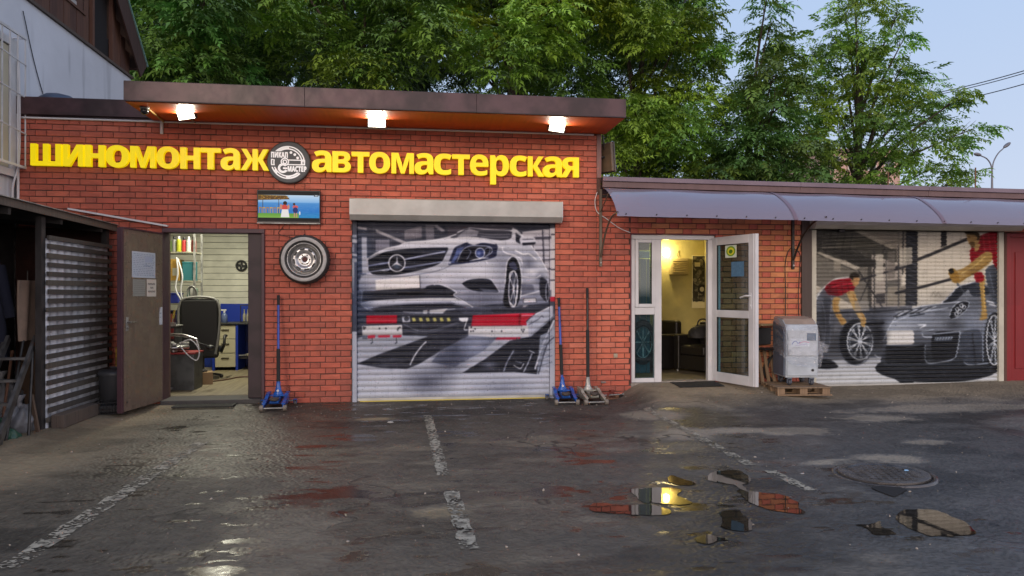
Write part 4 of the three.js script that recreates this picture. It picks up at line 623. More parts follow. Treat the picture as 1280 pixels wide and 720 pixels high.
  P.fill(D, [[290, 130], [322, 128], [322, 245], [290, 250]], 'rgba(196,190,178,0.8)'); P.fill(D, [[340, 120], [372, 118], [372, 232], [340, 236]], 'rgba(120,116,110,0.7)'); P.fill(D, [[392, 105], [446, 98], [446, 170], [392, 186]], 'rgba(205,198,184,0.7)'); P.line(D, [[282, 110], [284, 380]], '#3a3a3c', 2, false); P.line(D, [[334, 110], [336, 350]], '#4a4a4c', 1.6, false); P.line(D, [[386, 95], [388, 350]], '#45454a', 1.8, false); P.fill(D, [[290, 300], [330, 296], [330, 340], [290, 342]], 'rgba(60,60,64,0.8)'); P.fill(D, [[200, 330], [260, 326], [262, 372], [200, 376]], 'rgba(150,146,140,0.7)');
  P.line(D, [[30, 386], [446, 366]], '#2c2e34', 2.2, false); P.line(D, [[250, 430], [320, 424]], '#1f2127', 5, false); P.line(D, [[250, 470], [318, 462]], '#33363d', 4, false); P.mist(D, 300, 470, 60, 'rgba(24,26,32,0.8)', 1.2);
  P.mist(E, 90, 560, 150, 'rgba(18,20,24,0.55)', 0.3); P.mist(E, 250, 430, 60, 'rgba(20,22,28,0.5)', 0.5); P.mist(E, 20, 440, 90, 'rgba(205,210,220,0.45)', 0.3); P.mist(E, 440, 260, 60, 'rgba(16,18,24,0.55)', 1.6); P.mist(E, 330, 200, 50, 'rgba(60,40,10,0.35)', 0.5); for (let i = 0; i < 8; i++) P.line(E, [[-10 + i * 18, 398 - i * 3], [30 + i * 20, 374 - i * 3]], i % 2 ? 'rgba(225,230,238,0.6)' : 'rgba(24,26,32,0.7)', 1.6, false); P.line(E, [[326, 470], [340, 600]], 'rgba(20,22,28,0.6)', 3); P.line(E, [[150, 310], [160, 290], [168, 312], [180, 292], [192, 312]], 'rgba(110,105,98,0.7)', 1.2, false);
  k.filter = 'blur(3.2px)'; k.drawImage(k.canvas, 0, 0); k.filter = 'none';
  weather(k, w, h, 420, 9); punch(k, w, h, 1.25, [-0.02, 0.0, 0.02]);
});
const muralMat2 = M(0.90, 0.90, 0.88, 0.5, { specularIntensity: 0.5, bump: T.mott, brep: 3, bs: 0.0006 }); muralMat2.map = mural2;
{
  const sh = makeShutter(annex, 'roller_shutter', muralMat2, 5.745, 8.66, 0.115, 2.345, 39, -0.040, 0.017, S2);
  part(sh, 'bottom_bar', [box(5.745, 8.66, 0.075, 0.114, -0.062, -0.038, 0.004)], MAT.greyAlu);
  part(sh, 'guide_rail', [box(5.672, 5.743, 0.06, 2.345, -0.08, -0.012, 0.004)], MAT.cream); part(sh, 'guide_rail', [box(8.662, 8.745, 0.06, 2.345, -0.08, -0.012, 0.004)], MAT.cream);
  part(sh, 'shutter_box', [extrudeX([[0.004, 2.62], [0.004, 2.352], [0.14, 2.352], [0.19, 2.40], [0.19, 2.62]], 5.62, 8.90)], MAT.cream);
  part(annex, 'corner_post', [box(5.502, 5.656, 0.0, 2.66, -0.10, 0.02, 0.006)], M(0.075, 0.05, 0.04, 0.5, { map: T.streak, mrep: 1 }));
  part(annex, 'lamp_socket', [box(6.02, 6.11, 2.30, 2.35, 0.05, 0.11, 0.01)], MAT.black);
}
{
  const gt = part(annex, 'red_gate', [box(8.80, 11.15, 0.06, 2.33, -0.10, -0.05)], MAT.redPaint);
  part(gt, 'gate_frame', [box(8.80, 8.86, 0.06, 2.33, -0.049, -0.02, 0.004), box(8.862, 11.15, 2.27, 2.33, -0.049, -0.02, 0.004), box(9.9, 9.96, 0.06, 2.268, -0.049, -0.02, 0.004)], MAT.redPaint);
  part(gt, 'gate_panel', [box(8.96, 9.80, 0.3, 2.05, -0.049, -0.036, 0.004)], MAT.redPaint);
}
// curved awning of tinted sheets on bent steel brackets
{
  const aw = new THREE.Group(); aw.name = 'awning'; annex.add(aw);
  const prof = [[0.012, 2.868], [0.10, 2.866], [0.22, 2.848], [0.36, 2.806], [0.50, 2.742], [0.62, 2.668], [0.73, 2.582], [0.82, 2.492], [0.885, 2.402]], drop = (x) => -(x - 2.55) * 0.0082;
  const sheetMat = new THREE.MeshPhysicalMaterial({ color: lin(0.28, 0.25, 0.32), roughness: 0.13, transmission: 0.36, thickness: 0, ior: 1.6, roughnessMap: again(T.mottHi, 0.5), bumpMap: again(T.mott, 0.35), bumpScale: 0.012 });
  const curve = new THREE.SplineCurve(prof.map(([a, b]) => new THREE.Vector2(a, b))).getPoints(26);
  const strip = (x0, x1, lift, n = 24) => {
    const pos = [], idx = [], w = n + 1;
    curve.forEach((p, j) => { for (let i = 0; i <= n; i++) { const x = lerp(x0, x1, i / n), sag = 0.006 * Math.sin(x * 5.3 + j * 0.3) * Math.sin(j / 26 * 3) + 0.0015 * Math.sin(x * 17) * (j / 26) ** 3; pos.push(x, p.y + drop(x) + lift + sag, p.x + lift); } });
    for (let j = 0; j < 26; j++) for (let i = 0; i < n; i++) { const a = j * w + i; idx.push(a, a + w, a + 1, a + 1, a + w, a + w + 1); }
    const g = new THREE.BufferGeometry(); g.setAttribute('position', new THREE.Float32BufferAttribute(pos, 3)); g.setIndex(idx); g.computeVertexNormals(); return g;
  };
  const ax = [2.535, 4.93, 7.05, 9.15, 11.2];
  for (let i = 0; i < 4; i++) part(aw, 'awning_sheet', [strip(ax[i] + (i ? 0.004 : 0), ax[i + 1], 0)], sheetMat);
  const seamMat = M(0.16, 0.11, 0.14, 0.35);
  for (const x of ax.slice(1, 4)) part(aw, 'seam_strip', [strip(x - 0.028, x + 0.028, 0.005, 2)], seamMat);
  for (let k = 0; k < 22; k++) part(aw, 'screw', [rod([2.65 + k * 0.4, 2.43 + drop(2.65 + k * 0.4), 0.868], [2.65 + k * 0.4, 2.437 + drop(2.65 + k * 0.4), 0.882], 0.008, 0.008, 6)], MAT.darkSteel);
  for (const x of [2.545, 5.36, 10.9]) {
    const d = drop(x), b = part(aw, 'bracket', [beam([x, 1.80 + d, 0.022], [x, 2.86 + d, 0.022], 0.035, 0.035), tube([[x, 1.93 + d, 0.04], [x, 2.10 + d, 0.16], [x, 2.28 + d, 0.33], [x, 2.42 + d, 0.58], [x, 2.455 + d, 0.86]], 0.014, 24), rod([x, 2.55 + d, 0.03], [x, 2.75 + d, 0.44], 0.009)], x < 3 ? M(0.15, 0.12, 0.09, 0.45, { metalness: 0.3 }) : MAT.darkSteel);
    part(b, 'bolt', [rod([x, 1.85 + d, 0.04], [x, 1.85 + d, 0.052], 0.013, 0.013, 6)], MAT.steel);
  }
  part(aw, 'wall_bar', [box(2.57, 11.2, 2.60, 2.63, 0.004, 0.034)].map((g) => { const p = g.attributes.position; for (let i = 0; i < p.count; i++) p.setY(i, p.getY(i) + 0.15 + drop(p.getX(i))); return g; }), MAT.darkSteel);
}
// loose cables on the annex wall
part(annex, 'wall_cable', [tube([[5.35, 2.10, 0.03], [5.28, 2.02, 0.03], [5.25, 1.85, 0.014], [5.255, 1.5, 0.012], [5.25, 1.0, 0.014]], 0.006, 30, 6), tube([[5.36, 2.08, 0.03], [5.46, 2.0, 0.03], [5.47, 1.8, 0.014], [5.45, 1.4, 0.012], [5.46, 1.0, 0.014]], 0.006, 30, 6)], MAT.black);
part(annex, 'wall_cable', [tube([[2.50, 2.82, 0.012], [2.47, 2.70, 0.012], [2.50, 2.55, 0.012], [2.62, 2.46, 0.03], [2.82, 2.33, 0.012], [2.97, 2.27, 0.012]], 0.006, 30, 6)], MAT.conduit);

// ------------------------------------------------------------------ lettering, logo, screen, wheel on the wall
const font = await new FontLoader().loadAsync('fonts/droid/droid_sans_bold.typeface.json');
function wordSign(name, label, letters, y0, xh) {
  const root = thing(name, label, 'sign'), ref = new THREE.ShapeGeometry(font.generateShapes('н', 1)); ref.computeBoundingBox(); const XH = ref.boundingBox.max.y;
  for (const [ch, a, b] of letters) {
    const g = new THREE.ExtrudeGeometry(font.generateShapes(ch, 1), { depth: 1, bevelEnabled: false, curveSegments: 8 });
    g.computeBoundingBox(); const B = g.boundingBox;
    g.translate(-B.min.x, 0, 0).scale((b - a) / (B.max.x - B.min.x), xh / XH, 0.055).translate(a, y0, 0.035);
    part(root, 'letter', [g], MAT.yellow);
    part(root, 'letter_stud', [rod([(a + b) / 2, y0 + xh * 0.3, 0.001], [(a + b) / 2, y0 + xh * 0.3, 0.036], 0.008, 0.008, 6)], MAT.darkSteel);
  }
  return root;
}
{
  const x4 = (z) => atZ(20 + z / 3.368, 195, 0.09)[0], x5 = (z) => atZ(380 + z / 3.048, 200, 0.09)[0];
  const w1 = [['ш', 60, 190], ['и', 197, 283], ['н', 289, 373], ['о', 377, 475], ['м', 480, 586], ['о', 591, 686], ['н', 691, 773], ['т', 777, 860], ['а', 861, 941], ['ж', 946, 1064]].map(([c, a, b]) => [c, x4(a), x4(b)]);
  const w2 = [['а', 30, 104], ['в', 108, 178], ['т', 181, 249], ['о', 248, 328], ['м', 333, 419], ['а', 421, 493], ['с', 495, 563], ['т', 565, 632], ['е', 633, 703], ['р', 710, 781], ['с', 785, 850], ['к', 854, 915], ['а', 911, 983], ['я', 979, 1048]].map(([c, a, b]) => [c, x5(a), x5(b)]);
  wordSign('letter_sign', 'yellow raised letters reading шиномонтаж at the left of the round logo', w1, 3.008, 0.268);
  wordSign('letter_sign', 'yellow raised letters reading автомастерская at the right of the round logo', w2, 3.008, 0.268);
}
{
  const t = thing('round_logo', 'round charcoal disc with white emblem and two words between the yellow letter signs', 'sign', [...atZ(361.5, 203.5, 0.03)]);
  const face = canvasTex(512, 512, (k) => {
    const c = 256; k.fillStyle = '#3c3f42'; k.fillRect(0, 0, 512, 512); k.strokeStyle = k.fillStyle = '#f2f2f2'; k.lineCap = 'butt';
    const S = (x, y) => [(x - 360) * 0.89 + 256, (y - 352) * 0.89 + 256]; // zoomed photo pixels -> disc
    const arc = (r, w, a, b, x = 350, y = 356) => { k.lineWidth = w * 0.89; k.beginPath(); k.arc(...S(x, y), r * 0.89, a, b); k.stroke(); };
    const dark = (r, w, a, b) => { k.save(); k.strokeStyle = '#3c3f42'; arc(r, w, a, b); k.restore(); };
    arc(215, 52, 3.80, 6.40); arc(215, 52, 0.75, 3.35); dark(215, 16, 4.78, 6.05); dark(215, 15, 2.62, 2.9); dark(215, 15, 1.7, 2.35); dark(214, 15, 3.0, 3.3); dark(215, 14, 6.2, 6.38);
    for (const [x, y] of [[393, 210], [447, 239], [487, 286]]) { k.beginPath(); k.arc(...S(x, y), 20 * 0.89, 0, 7); k.fill(); }
    k.fillRect(...S(340, 312), 245 * 0.89, 14); k.fillRect(...S(340, 378), 245 * 0.89, 14); k.fillRect(...S(533, 312), 14, 80 * 0.89); k.fillRect(...S(578, 312), 14, 80 * 0.89); k.fillStyle = '#3c3f42'; k.fillRect(...S(372, 328), 160 * 0.89, 50 * 0.89); k.fillRect(...S(100, 400), 130 * 0.89, 22); k.fillRect(...S(345, 398), 280 * 0.89, 100 * 0.89); k.fillRect(...S(95, 195), 268 * 0.89, 105 * 0.89);
    k.fillStyle = '#f2f2f2'; k.beginPath(); k.arc(...S(307, 347), 60 * 0.89, 0, 7); k.fill(); k.strokeStyle = '#3c3f42'; arc(38, 9, 0, 7, 307, 347); k.fillStyle = '#3c3f42'; k.beginPath(); k.arc(...S(307, 347), 17 * 0.89, 0, 7); k.fill();
    k.strokeStyle = '#f2f2f2'; arc(55, 34, 0.5, 5.6, 280, 440); k.fillStyle = '#f2f2f2'; k.fillRect(...S(280, 428), 62 * 0.89, 22);
    const word = (s, x, y, w, h) => { k.font = 'bold 100px sans-serif'; const m = k.measureText(s).width, [X, Y] = S(x, y); k.save(); k.translate(X, Y); k.scale(w * 0.89 / m, h * 0.89 / 71); k.lineWidth = 7; k.strokeStyle = '#f2f2f2'; k.strokeText(s, 0, 0); k.fillText(s, 0, 0); k.restore(); };
    word('ПИКАП', 108, 285, 245, 76); word('МАСТЕР', 342, 485, 272, 74);
    k.font = 'bold 18px sans-serif'; k.fillStyle = '#55585b'; k.save(); k.translate(...S(350, 356)); k.rotate(0.2); for (let i = 0; i < 9; i++) { k.save(); k.rotate(1.22 - i * 0.085 - 1.57 + 1.57); k.fillRect(186, -3, 10, 6); k.restore(); } k.restore();
  });
  const R = 0.268, fm = M(1, 1, 1, 0.5, { emissive: lin(1, 1, 1), emissiveMap: face, emissiveIntensity: 0.22 }); fm.map = face;
  part(t, 'disc', [lathe([[0, -0.028], [R, -0.028], [R + 0.004, -0.02], [R + 0.004, 0.03], [R, 0.036], [R - 0.012, 0.038], [0, 0.038]], 64).rotateX(Math.PI / 2)], M(0.045, 0.048, 0.05, 0.45));
  part(t, 'face', [new THREE.CircleGeometry(R - 0.014, 64).translate(0, 0, 0.0415)], fm, { keepUV: true });
}
{
  const x0 = -1.985, x1 = -1.195, y0 = 2.328, y1 = 2.762;
  const t = thing('wall_screen', 'flat television on the brick wall showing two people before a blue sea', 'television', [(x0 + x1) / 2, y0, 0]);
  const w = x1 - x0, h = y1 - y0;
  const art = canvasTex(640, 352, (k) => {
    k.fillStyle = '#05070a'; k.fillRect(0, 0, 640, 352);
    const X = (x) => (x - 68) / 395 * 640, Y = (y) => (y - 66) / 216 * 352;
    k.save(); k.beginPath(); k.rect(X(70), Y(94), 640, Y(256) - Y(94)); k.clip();
    let g = k.createLinearGradient(0, Y(94), 0, Y(256)); g.addColorStop(0, '#c5dcf2'); g.addColorStop(0.3, '#8cbbe8'); g.addColorStop(0.36, '#4a90d2'); g.addColorStop(0.7, '#2679c8'); g.addColorStop(1, '#1c87c0'); k.fillStyle = g; k.fillRect(0, 0, 640, 352);
    for (let i = 0; i < 160; i++) { k.fillStyle = `rgba(${120 + 80 * hash(i, 1, 3)},190,235,0.25)`; k.fillRect(X(150 + 315 * hash(i, 2, 3)), Y(155 + 95 * hash(i, 3, 3)), 20 + 30 * hash(i, 4, 3), 2); }
    g = k.createLinearGradient(0, Y(222), 0, Y(256)); g.addColorStop(0, '#5e9a3a'); g.addColorStop(1, '#7fb14a'); k.fillStyle = g; k.fillRect(X(70), Y(224), X(330) - X(70), 90);
    k.fillStyle = '#6a4a22'; k.beginPath(); k.moveTo(X(70), Y(94)); k.lineTo(X(250), Y(97)); k.lineTo(X(272), Y(124)); k.lineTo(X(70), Y(132)); k.fill(); for (let i = 0; i < 60; i++) { k.fillStyle = i % 2 ? '#b98a2f' : '#412c14'; k.fillRect(X(72 + 190 * hash(i, 1, 8)), Y(98 + 26 * hash(i, 2, 8)), 14, 5); }
    k.fillStyle = '#3b2c1c'; k.fillRect(X(98), Y(128), 6, Y(225) - Y(128)); k.fillRect(X(200), Y(126), 5, Y(225) - Y(126));
    for (let i = 0; i < 6; i++) { k.fillStyle = i % 2 ? '#d8a11f' : '#b6811a'; k.fillRect(X(76 + i * 23), Y(182), 22, 12); k.fillRect(X(76 + i * 23), Y(182), 6, Y(224) - Y(182)); k.fillRect(X(90 + i * 23), Y(182), 5, Y(222) - Y(182)); }
    const oval = (x, y, rx, ry, c) => { k.fillStyle = c; k.beginPath(); k.ellipse(X(x), Y(y), rx * 1.62, ry * 1.62, 0, 0, 7); k.fill(); };
    oval(242, 152, 13, 15, '#221a18'); oval(238, 182, 22, 20, '#d24a44'); k.fillStyle = '#ece9e6'; k.beginPath(); k.moveTo(X(222), Y(196)); k.lineTo(X(262), Y(196)); k.lineTo(X(270), Y(252)); k.lineTo(X(214), Y(252)); k.fill(); oval(216, 178, 8, 20, '#c88a70'); oval(264, 178, 7, 18, '#c88a70');
    oval(300, 158, 8, 9, '#3d2a24'); oval(308, 178, 18, 12, '#cf5b5e'); oval(308, 202, 16, 22, '#23306e'); k.fillStyle = '#c78f7a'; k.fillRect(X(298), Y(220), 12, Y(252) - Y(220)); k.fillRect(X(312), Y(220), 12, Y(252) - Y(220)); oval(336, 222, 5, 14, '#d8dde6');
    k.restore(); k.fillStyle = '#2b333c'; k.fillRect(X(428), Y(86), 46, 26); k.fillStyle = '#cfd6dd'; k.fillRect(X(434), Y(93), 28, 9); k.fillStyle = '#8f7a3a'; for (let i = 0; i < 14; i++) k.fillRect(X(72) + i * 20, Y(96), 13, 6);
  });
  const sm = new THREE.MeshPhysicalMaterial({ color: lin(0.004, 0.004, 0.004), roughness: 0.3, specularIntensity: 0.25, emissive: lin(1, 1, 1), emissiveMap: art, emissiveIntensity: 0.66 });
  part(t, 'housing', [box(-w / 2, w / 2, 0, h, 0.028, 0.072, 0.008), box(-0.18, 0.18, 0.1, 0.34, 0.002, 0.028)], M(0.012, 0.012, 0.013, 0.35));
  part(t, 'screen', [new THREE.PlaneGeometry(w - 0.022, h - 0.044).translate(0, h / 2 + 0.008, 0.0735)], sm, { keepUV: true });
  part(t, 'chin_strip', [box(-w / 2, w / 2, 0.001, 0.012, 0.0722, 0.076, 0.001)], MAT.zinc);
  part(t, 'power_cord', [tube([[-0.05, 0.0, 0.03], [-0.10, -0.06, 0.012], [-0.14, -0.12, 0.012], [0.02, -0.17, 0.012], [0.12, -0.18, 0.012], [0.2, -0.12, 0.012]], 0.004, 30, 6)], MAT.black);
  const tl = new THREE.RectAreaLight(new THREE.Color().setRGB(0.45, 0.65, 1), 0.9, w - 0.03, h - 0.05); tl.position.set(0, h / 2, 0.08); tl.lookAt(V((x0 + x1) / 2, y0 + h / 2, 5)); t.add(tl); tl.rotation.set(0, Math.PI, 0);
}
{
  const t = thing('car_wheel', 'steel car wheel with worn grey tyre mounted flat on the brick wall beside the doorway', 'wheel', [-1.385, 1.868, 0.0]);
  const ring = (pts) => lathe(pts, 56).rotateX(Math.PI / 2);
  part(t, 'tyre', [ring([[0.205, 0.03], [0.235, 0.005], [0.285, 0.004], [0.306, 0.02], [0.311, 0.06], [0.311, 0.14], [0.303, 0.165], [0.285, 0.182], [0.262, 0.19], [0.238, 0.187], [0.218, 0.176], [0.212, 0.160]])], M(0.035, 0.034, 0.033, 0.6, { map: T.mott, mrep: 4, bump: T.fine, brep: 5, bs: 0.002 }));
  part(t, 'sidewall_band', [ring([[0.240, 0.1885], [0.250, 0.1915], [0.264, 0.1918], [0.276, 0.189], [0.283, 0.1845]])], M(0.44, 0.43, 0.42, 0.6, { map: T.mott, mrep: 5 }));
  for (let i = 0; i < 36; i++) { const a = i / 36 * 6.283; part(t, 'tread_block', [box(0.306, 0.3165, -0.02, 0.02, 0.03, 0.135).rotateZ(a)], MAT.rubber); }
  const rim = part(t, 'rim', [ring([[0.213, 0.158], [0.212, 0.172], [0.206, 0.176], [0.200, 0.168], [0.193, 0.10], [0.180, 0.055], [0.170, 0.055], [0.160, 0.115], [0.145, 0.138], [0.118, 0.140], [0.100, 0.128], [0.088, 0.112], [0.074, 0.108], [0.058, 0.112], [0.034, 0.114], [0.032, 0.10], [0.0, 0.10]])], M(0.62, 0.62, 0.62, 0.30, { metalness: 0.75, map: T.mott, mrep: 6 }));
  for (let i = 0; i < 8; i++) { const a = i / 8 * 6.283 + 0.2; part(rim, 'slot', [box(-0.030, 0.030, 0.119, 0.143, 0.134, 0.1435, 0.008).rotateZ(a)], MAT.black); }
  for (let i = 0; i < 6; i++) { const a = i / 6 * 6.283; part(rim, 'bolt_hole', [rod([0.062 * Math.cos(a), 0.062 * Math.sin(a), 0.10], [0.062 * Math.cos(a), 0.062 * Math.sin(a), 0.1155], 0.010)], MAT.black); }
  part(rim, 'hub_bore', [rod([0, 0, 0.09], [0, 0, 0.117], 0.030, 0.030, 24)], M(0.08, 0.022, 0.02, 0.7));
}
// ------------------------------------------------------------------ lamps of the canopy
{
  const where = [[atZ(232, 142, 0.42), -0.24, 'lit white floodlight under the left end of the canopy above the letters'], [atZ(471, 152, 0.42), 0.03, 'lit white floodlight under the middle of the canopy above the roller shutter box'], [atZ(696.5, 158, 0.42), 0.20, 'lit white floodlight under the right end of the canopy near the building corner']];
  where.forEach(([p, yaw, label], i) => {
    const t = thing('floodlight', label, 'floodlight', p, 0, 'floodlights under the canopy');
    t.rotation.set(0.44, yaw, [0.10, 0.0, -0.06][i], 'YXZ');
    part(t, 'housing', [box(-0.115, 0.115, -0.075, 0.075, -0.05, 0.0, 0.01), box(-0.09, 0.09, -0.07, 0.07, -0.075, -0.051, 0.006)], M(0.16, 0.16, 0.16, 0.4, { metalness: 0.5 }));
    part(t, 'bezel', [box(-0.118, 0.118, 0.067, 0.078, 0.0, 0.009, 0.003), box(-0.118, 0.118, -0.078, -0.067, 0.0, 0.009, 0.003), box(-0.118, -0.105, -0.0665, 0.0665, 0.0, 0.009, 0.003), box(0.105, 0.118, -0.0665, 0.0665, 0.0, 0.009, 0.003)], M(0.06, 0.06, 0.06, 0.5));
    part(t, 'lamp_glass', [box(-0.104, 0.104, -0.066, 0.066, 0.001, 0.006)], new THREE.MeshPhysicalMaterial({ color: lin(0.8, 0.8, 0.8), roughness: 0.3, emissive: lin(1, 0.94, 0.76), emissiveIntensity: 7 }));
    const l = new THREE.RectAreaLight(new THREE.Color().setRGB(1, 0.93, 0.76), 150, 0.19, 0.13); l.position.set(0, 0, 0.02); l.rotation.y = Math.PI; t.add(l);
    t.updateMatrixWorld(true);
    const inv = t.matrixWorld.clone().invert(), loc = (x, y, z) => V(x, y, z).applyMatrix4(inv).toArray();
    part(t, 'mount', [rod([0, 0, -0.06], loc(p[0], 3.625, p[2] - 0.10), 0.010), rod(loc(p[0], 3.604, 0.02), loc(p[0], 3.606, p[2] - 0.09), 0.009)], MAT.zinc);
  });
  const c = thing('dome_camera', 'small dark security camera hanging under the left tip of the canopy', 'camera', [-3.13, 3.622, 0.68]);
  part(c, 'base_ring', [lathe([[0, -0.03], [0.05, -0.03], [0.055, 0.0], [0, 0.0]], 20)], MAT.zinc);
  part(c, 'dome', [new THREE.SphereGeometry(0.045, 20, 12).translate(0, -0.045, 0.0)], M(0.02, 0.02, 0.022, 0.12));
  part(c, 'cable_pipe', [rod([0.03, -0.012, -0.05], [0.0, -0.016, -0.66], 0.012)], M(0.35, 0.22, 0.08, 0.5));
  const f = thing('side_floodlight', 'unlit flat floodlight seen edge on at the upper right corner of the brick garage', 'floodlight', [2.66, 3.33, -0.12], 0);
  f.rotation.set(0, 0.55, 0.10);
  part(f, 'housing', [box(-0.028, 0.02, -0.21, 0.19, -0.13, 0.13, 0.012)], M(0.18, 0.13, 0.08, 0.5, { map: T.mott, mrep: 3 }));
  part(f, 'rim', [box(0.021, 0.045, -0.22, 0.20, -0.14, 0.14, 0.008)], M(0.10, 0.085, 0.08, 0.5));
  part(f, 'lens', [box(0.0455, 0.055, -0.205, 0.185, -0.125, 0.125, 0.004)], M(0.5, 0.5, 0.48, 0.2));
  part(f, 'arm', [rod([-0.02, 0.1, 0.0], [-0.06, 0.30, 0.02], 0.012), rod([-0.03, 0.0, 0], [-0.10, 0.0, -0.02], 0.015)], MAT.darkSteel);
}

// ------------------------------------------------------------------ trolley jacks
function floorJack(label, pos, turn, paint, o) {
  const t = thing('floor_jack', label, 'floor jack', pos, turn, 'trolley jacks parked along the garage wall');
  const pm = M(...paint, 0.38, { map: T.dirt, mrep: 3, rmap: T.mottHi, rrep: 3 }), w = 0.115;
  for (const s of [-1, 1]) part(t, 'side_plate', [extrudeX([[0.06, 0.05], [0.06, 0.15], [0.14, 0.172], [0.24, 0.165], [0.36, 0.120], [0.56, 0.085], [0.60, 0.055], [0.58, 0.04], [0.40, 0.045], [0.20, 0.045]], s * w - 0.006, s * w + 0.006), extrudeX([[0.10, 0.165], [0.25, 0.16], [0.37, 0.113], [0.56, 0.078], [0.56, 0.090], [0.37, 0.126], [0.25, 0.174], [0.10, 0.179]], s * w - 0.020, s * w + 0.020)], pm);
  part(t, 'cross_plate', [box(-w + 0.02, w - 0.02, 0.135, 0.150, 0.08, 0.26, 0.004), box(-w + 0.02, w - 0.02, 0.05, 0.062, 0.08, 0.34, 0.004)], pm);
  part(t, 'lift_arm', [extrudeX([[0.20, 0.09], [0.20, 0.135], [0.34, 0.128], [0.50, 0.115], [0.52, 0.09], [0.50, 0.075], [0.32, 0.08]], -0.05, 0.05)], M(paint[0] * 0.8, paint[1] * 0.8, paint[2] * 0.8, 0.45, { map: T.dirt, mrep: 3 }));
  part(t, 'saddle', [lathe([[0, 0.112], [0.045, 0.112], [0.052, 0.120], [0.055, 0.138], [0.046, 0.140], [0.040, 0.128], [0, 0.126]], 20).translate(0, 0, 0.485), box(-0.05, 0.05, 0.138, 0.15, 0.44, 0.455), box(-0.05, 0.05, 0.138, 0.15, 0.515, 0.53)], M(0.06, 0.045, 0.04, 0.7, { map: T.dirt, mrep: 6 }));
  part(t, 'axle', [rod([-w - 0.04, 0.035, 0.575], [w + 0.04, 0.035, 0.575], 0.009), rod([-w - 0.10, 0.055, 0.10], [w + 0.10, 0.055, 0.10], 0.009)], MAT.zinc);
  for (const s of [-1, 1]) { const x = s * (w + 0.022); part(t, 'front_wheel', [lathe([[0, -0.022], [0.032, -0.022], [0.036, -0.018], [0.036, 0.018], [0.032, 0.022], [0, 0.022]], 20).rotateZ(Math.PI / 2).translate(x, 0.036, 0.575)], M(0.22, 0.19, 0.16, 0.6, { map: T.dirt, mrep: 6 })); }
  for (const s of [-1, 1]) {
    const x = s * (w + 0.085), cs = part(t, 'caster', [box(x - 0.022, x + 0.022, 0.066, 0.076, 0.06, 0.14, 0.003), box(x - 0.022, x - 0.017, 0.03, 0.066, 0.075, 0.125), box(x + 0.017, x + 0.022, 0.03, 0.066, 0.075, 0.125)], pm);
    part(cs, 'caster_wheel', [lathe([[0, -0.014], [0.028, -0.014], [0.031, -0.01], [0.031, 0.01], [0.028, 0.014], [0, 0.014]], 16).rotateZ(Math.PI / 2).translate(x, 0.031, 0.10)], M(0.12, 0.11, 0.10, 0.6));
  }
  if (o.handle) {
    const [hx, hz, H] = o.handle, at = (k) => [hx * k, 0.16 + (H - 0.16) * k, 0.17 + (hz - 0.17) * k];
    part(t, 'handle_socket', [lathe([[0.0, 0.10], [0.070, 0.10], [0.075, 0.14], [0.045, 0.19], [0.030, 0.25], [0.027, 0.31], [0, 0.31]], 6).scale(1, 1, 0.7).translate(0, 0, 0.165), rod([-0.085, 0.14, 0.17], [0.085, 0.14, 0.17], 0.012)], o.socket ?? pm);
    part(t, 'valve_knob', [rod([0, 0.2, 0.2], [0, 0.2, 0.22], 0.014)], MAT.white);
    const h = part(t, 'handle', [rod(at(0.05), at(1), 0.0165)], o.tubeMat);
    part(h, 'foam_sleeve', [rod(at(o.sleeve[0]), at(o.sleeve[1]), 0.023, 0.023, 14)], M(0.018, 0.018, 0.019, 0.85));
    part(h, 'grip', [rod(at(0.90), at(1.002), 0.0185, 0.0185, 14)], M(0.014, 0.014, 0.015, 0.8));
  }
  return t;
}
const jackBlue = [0.012, 0.10, 0.42], blueTube = M(0.012, 0.07, 0.42, 0.35, { map: T.dirt, mrep: 2 });
floorJack('blue trolley jack with upright blue handle beside the open workshop doorway', [-1.70, gy(-1.7, 0.3), 0.04], 0.03, jackBlue, { handle: [-0.02, 0.03, 1.40], sleeve: [0.10, 0.45], tubeMat: blueTube });
floorJack('blue trolley jack at the right hand rail of the large painted shutter', [1.985, 0, 0.03], -0.06, jackBlue, { handle: [-0.03, 0.03, 1.37], sleeve: [0.15, 0.48], tubeMat: blueTube });
floorJack('grey trolley jack with a long black handle leaning on bricks next to a blue jack', [2.315, 0, 0.06], 0.02, [0.34, 0.33, 0.28], { handle: [0.035, 0.0, 1.50], sleeve: [0.02, 0.58], tubeMat: MAT.black, socket: M(0.42, 0.42, 0.40, 0.4, { metalness: 0.4, map: T.dirt, mrep: 4 }) });
{
  const t = thing('scissor_jack', 'small rusty red jack lying at the foot of the wall beside the grey trolley jack', 'car jack', [2.66, gy(2.66, 0.2), 0.16], 0.3);
  const rd = M(0.20, 0.035, 0.025, 0.6, { map: T.dirt, mrep: 4 });
  part(t, 'arm', [beam([-0.12, 0.02, 0], [0.0, 0.10, 0.0], 0.03, 0.02), beam([0.0, 0.10, 0], [0.12, 0.03, 0.0], 0.03, 0.02)], rd); part(t, 'base', [box(-0.13, 0.16, 0.0, 0.018, -0.05, 0.05, 0.004), box(0.05, 0.17, 0.018, 0.05, -0.03, 0.03, 0.006)], MAT.rust);
  part(t, 'screw', [rod([-0.14, 0.055, 0.0], [0.19, 0.055, 0.02], 0.010)], MAT.zinc); part(t, 'roller', [rod([-0.10, 0.026, -0.06], [-0.10, 0.026, 0.06], 0.025, 0.025, 14)], MAT.rust); part(t, 'roller', [rod([0.13, 0.03, -0.05], [0.13, 0.03, 0.05], 0.03, 0.03, 14)], MAT.darkSteel); part(t, 'lug', [box(-0.02, 0.03, 0.095, 0.12, -0.03, 0.03, 0.004)], rd);
}
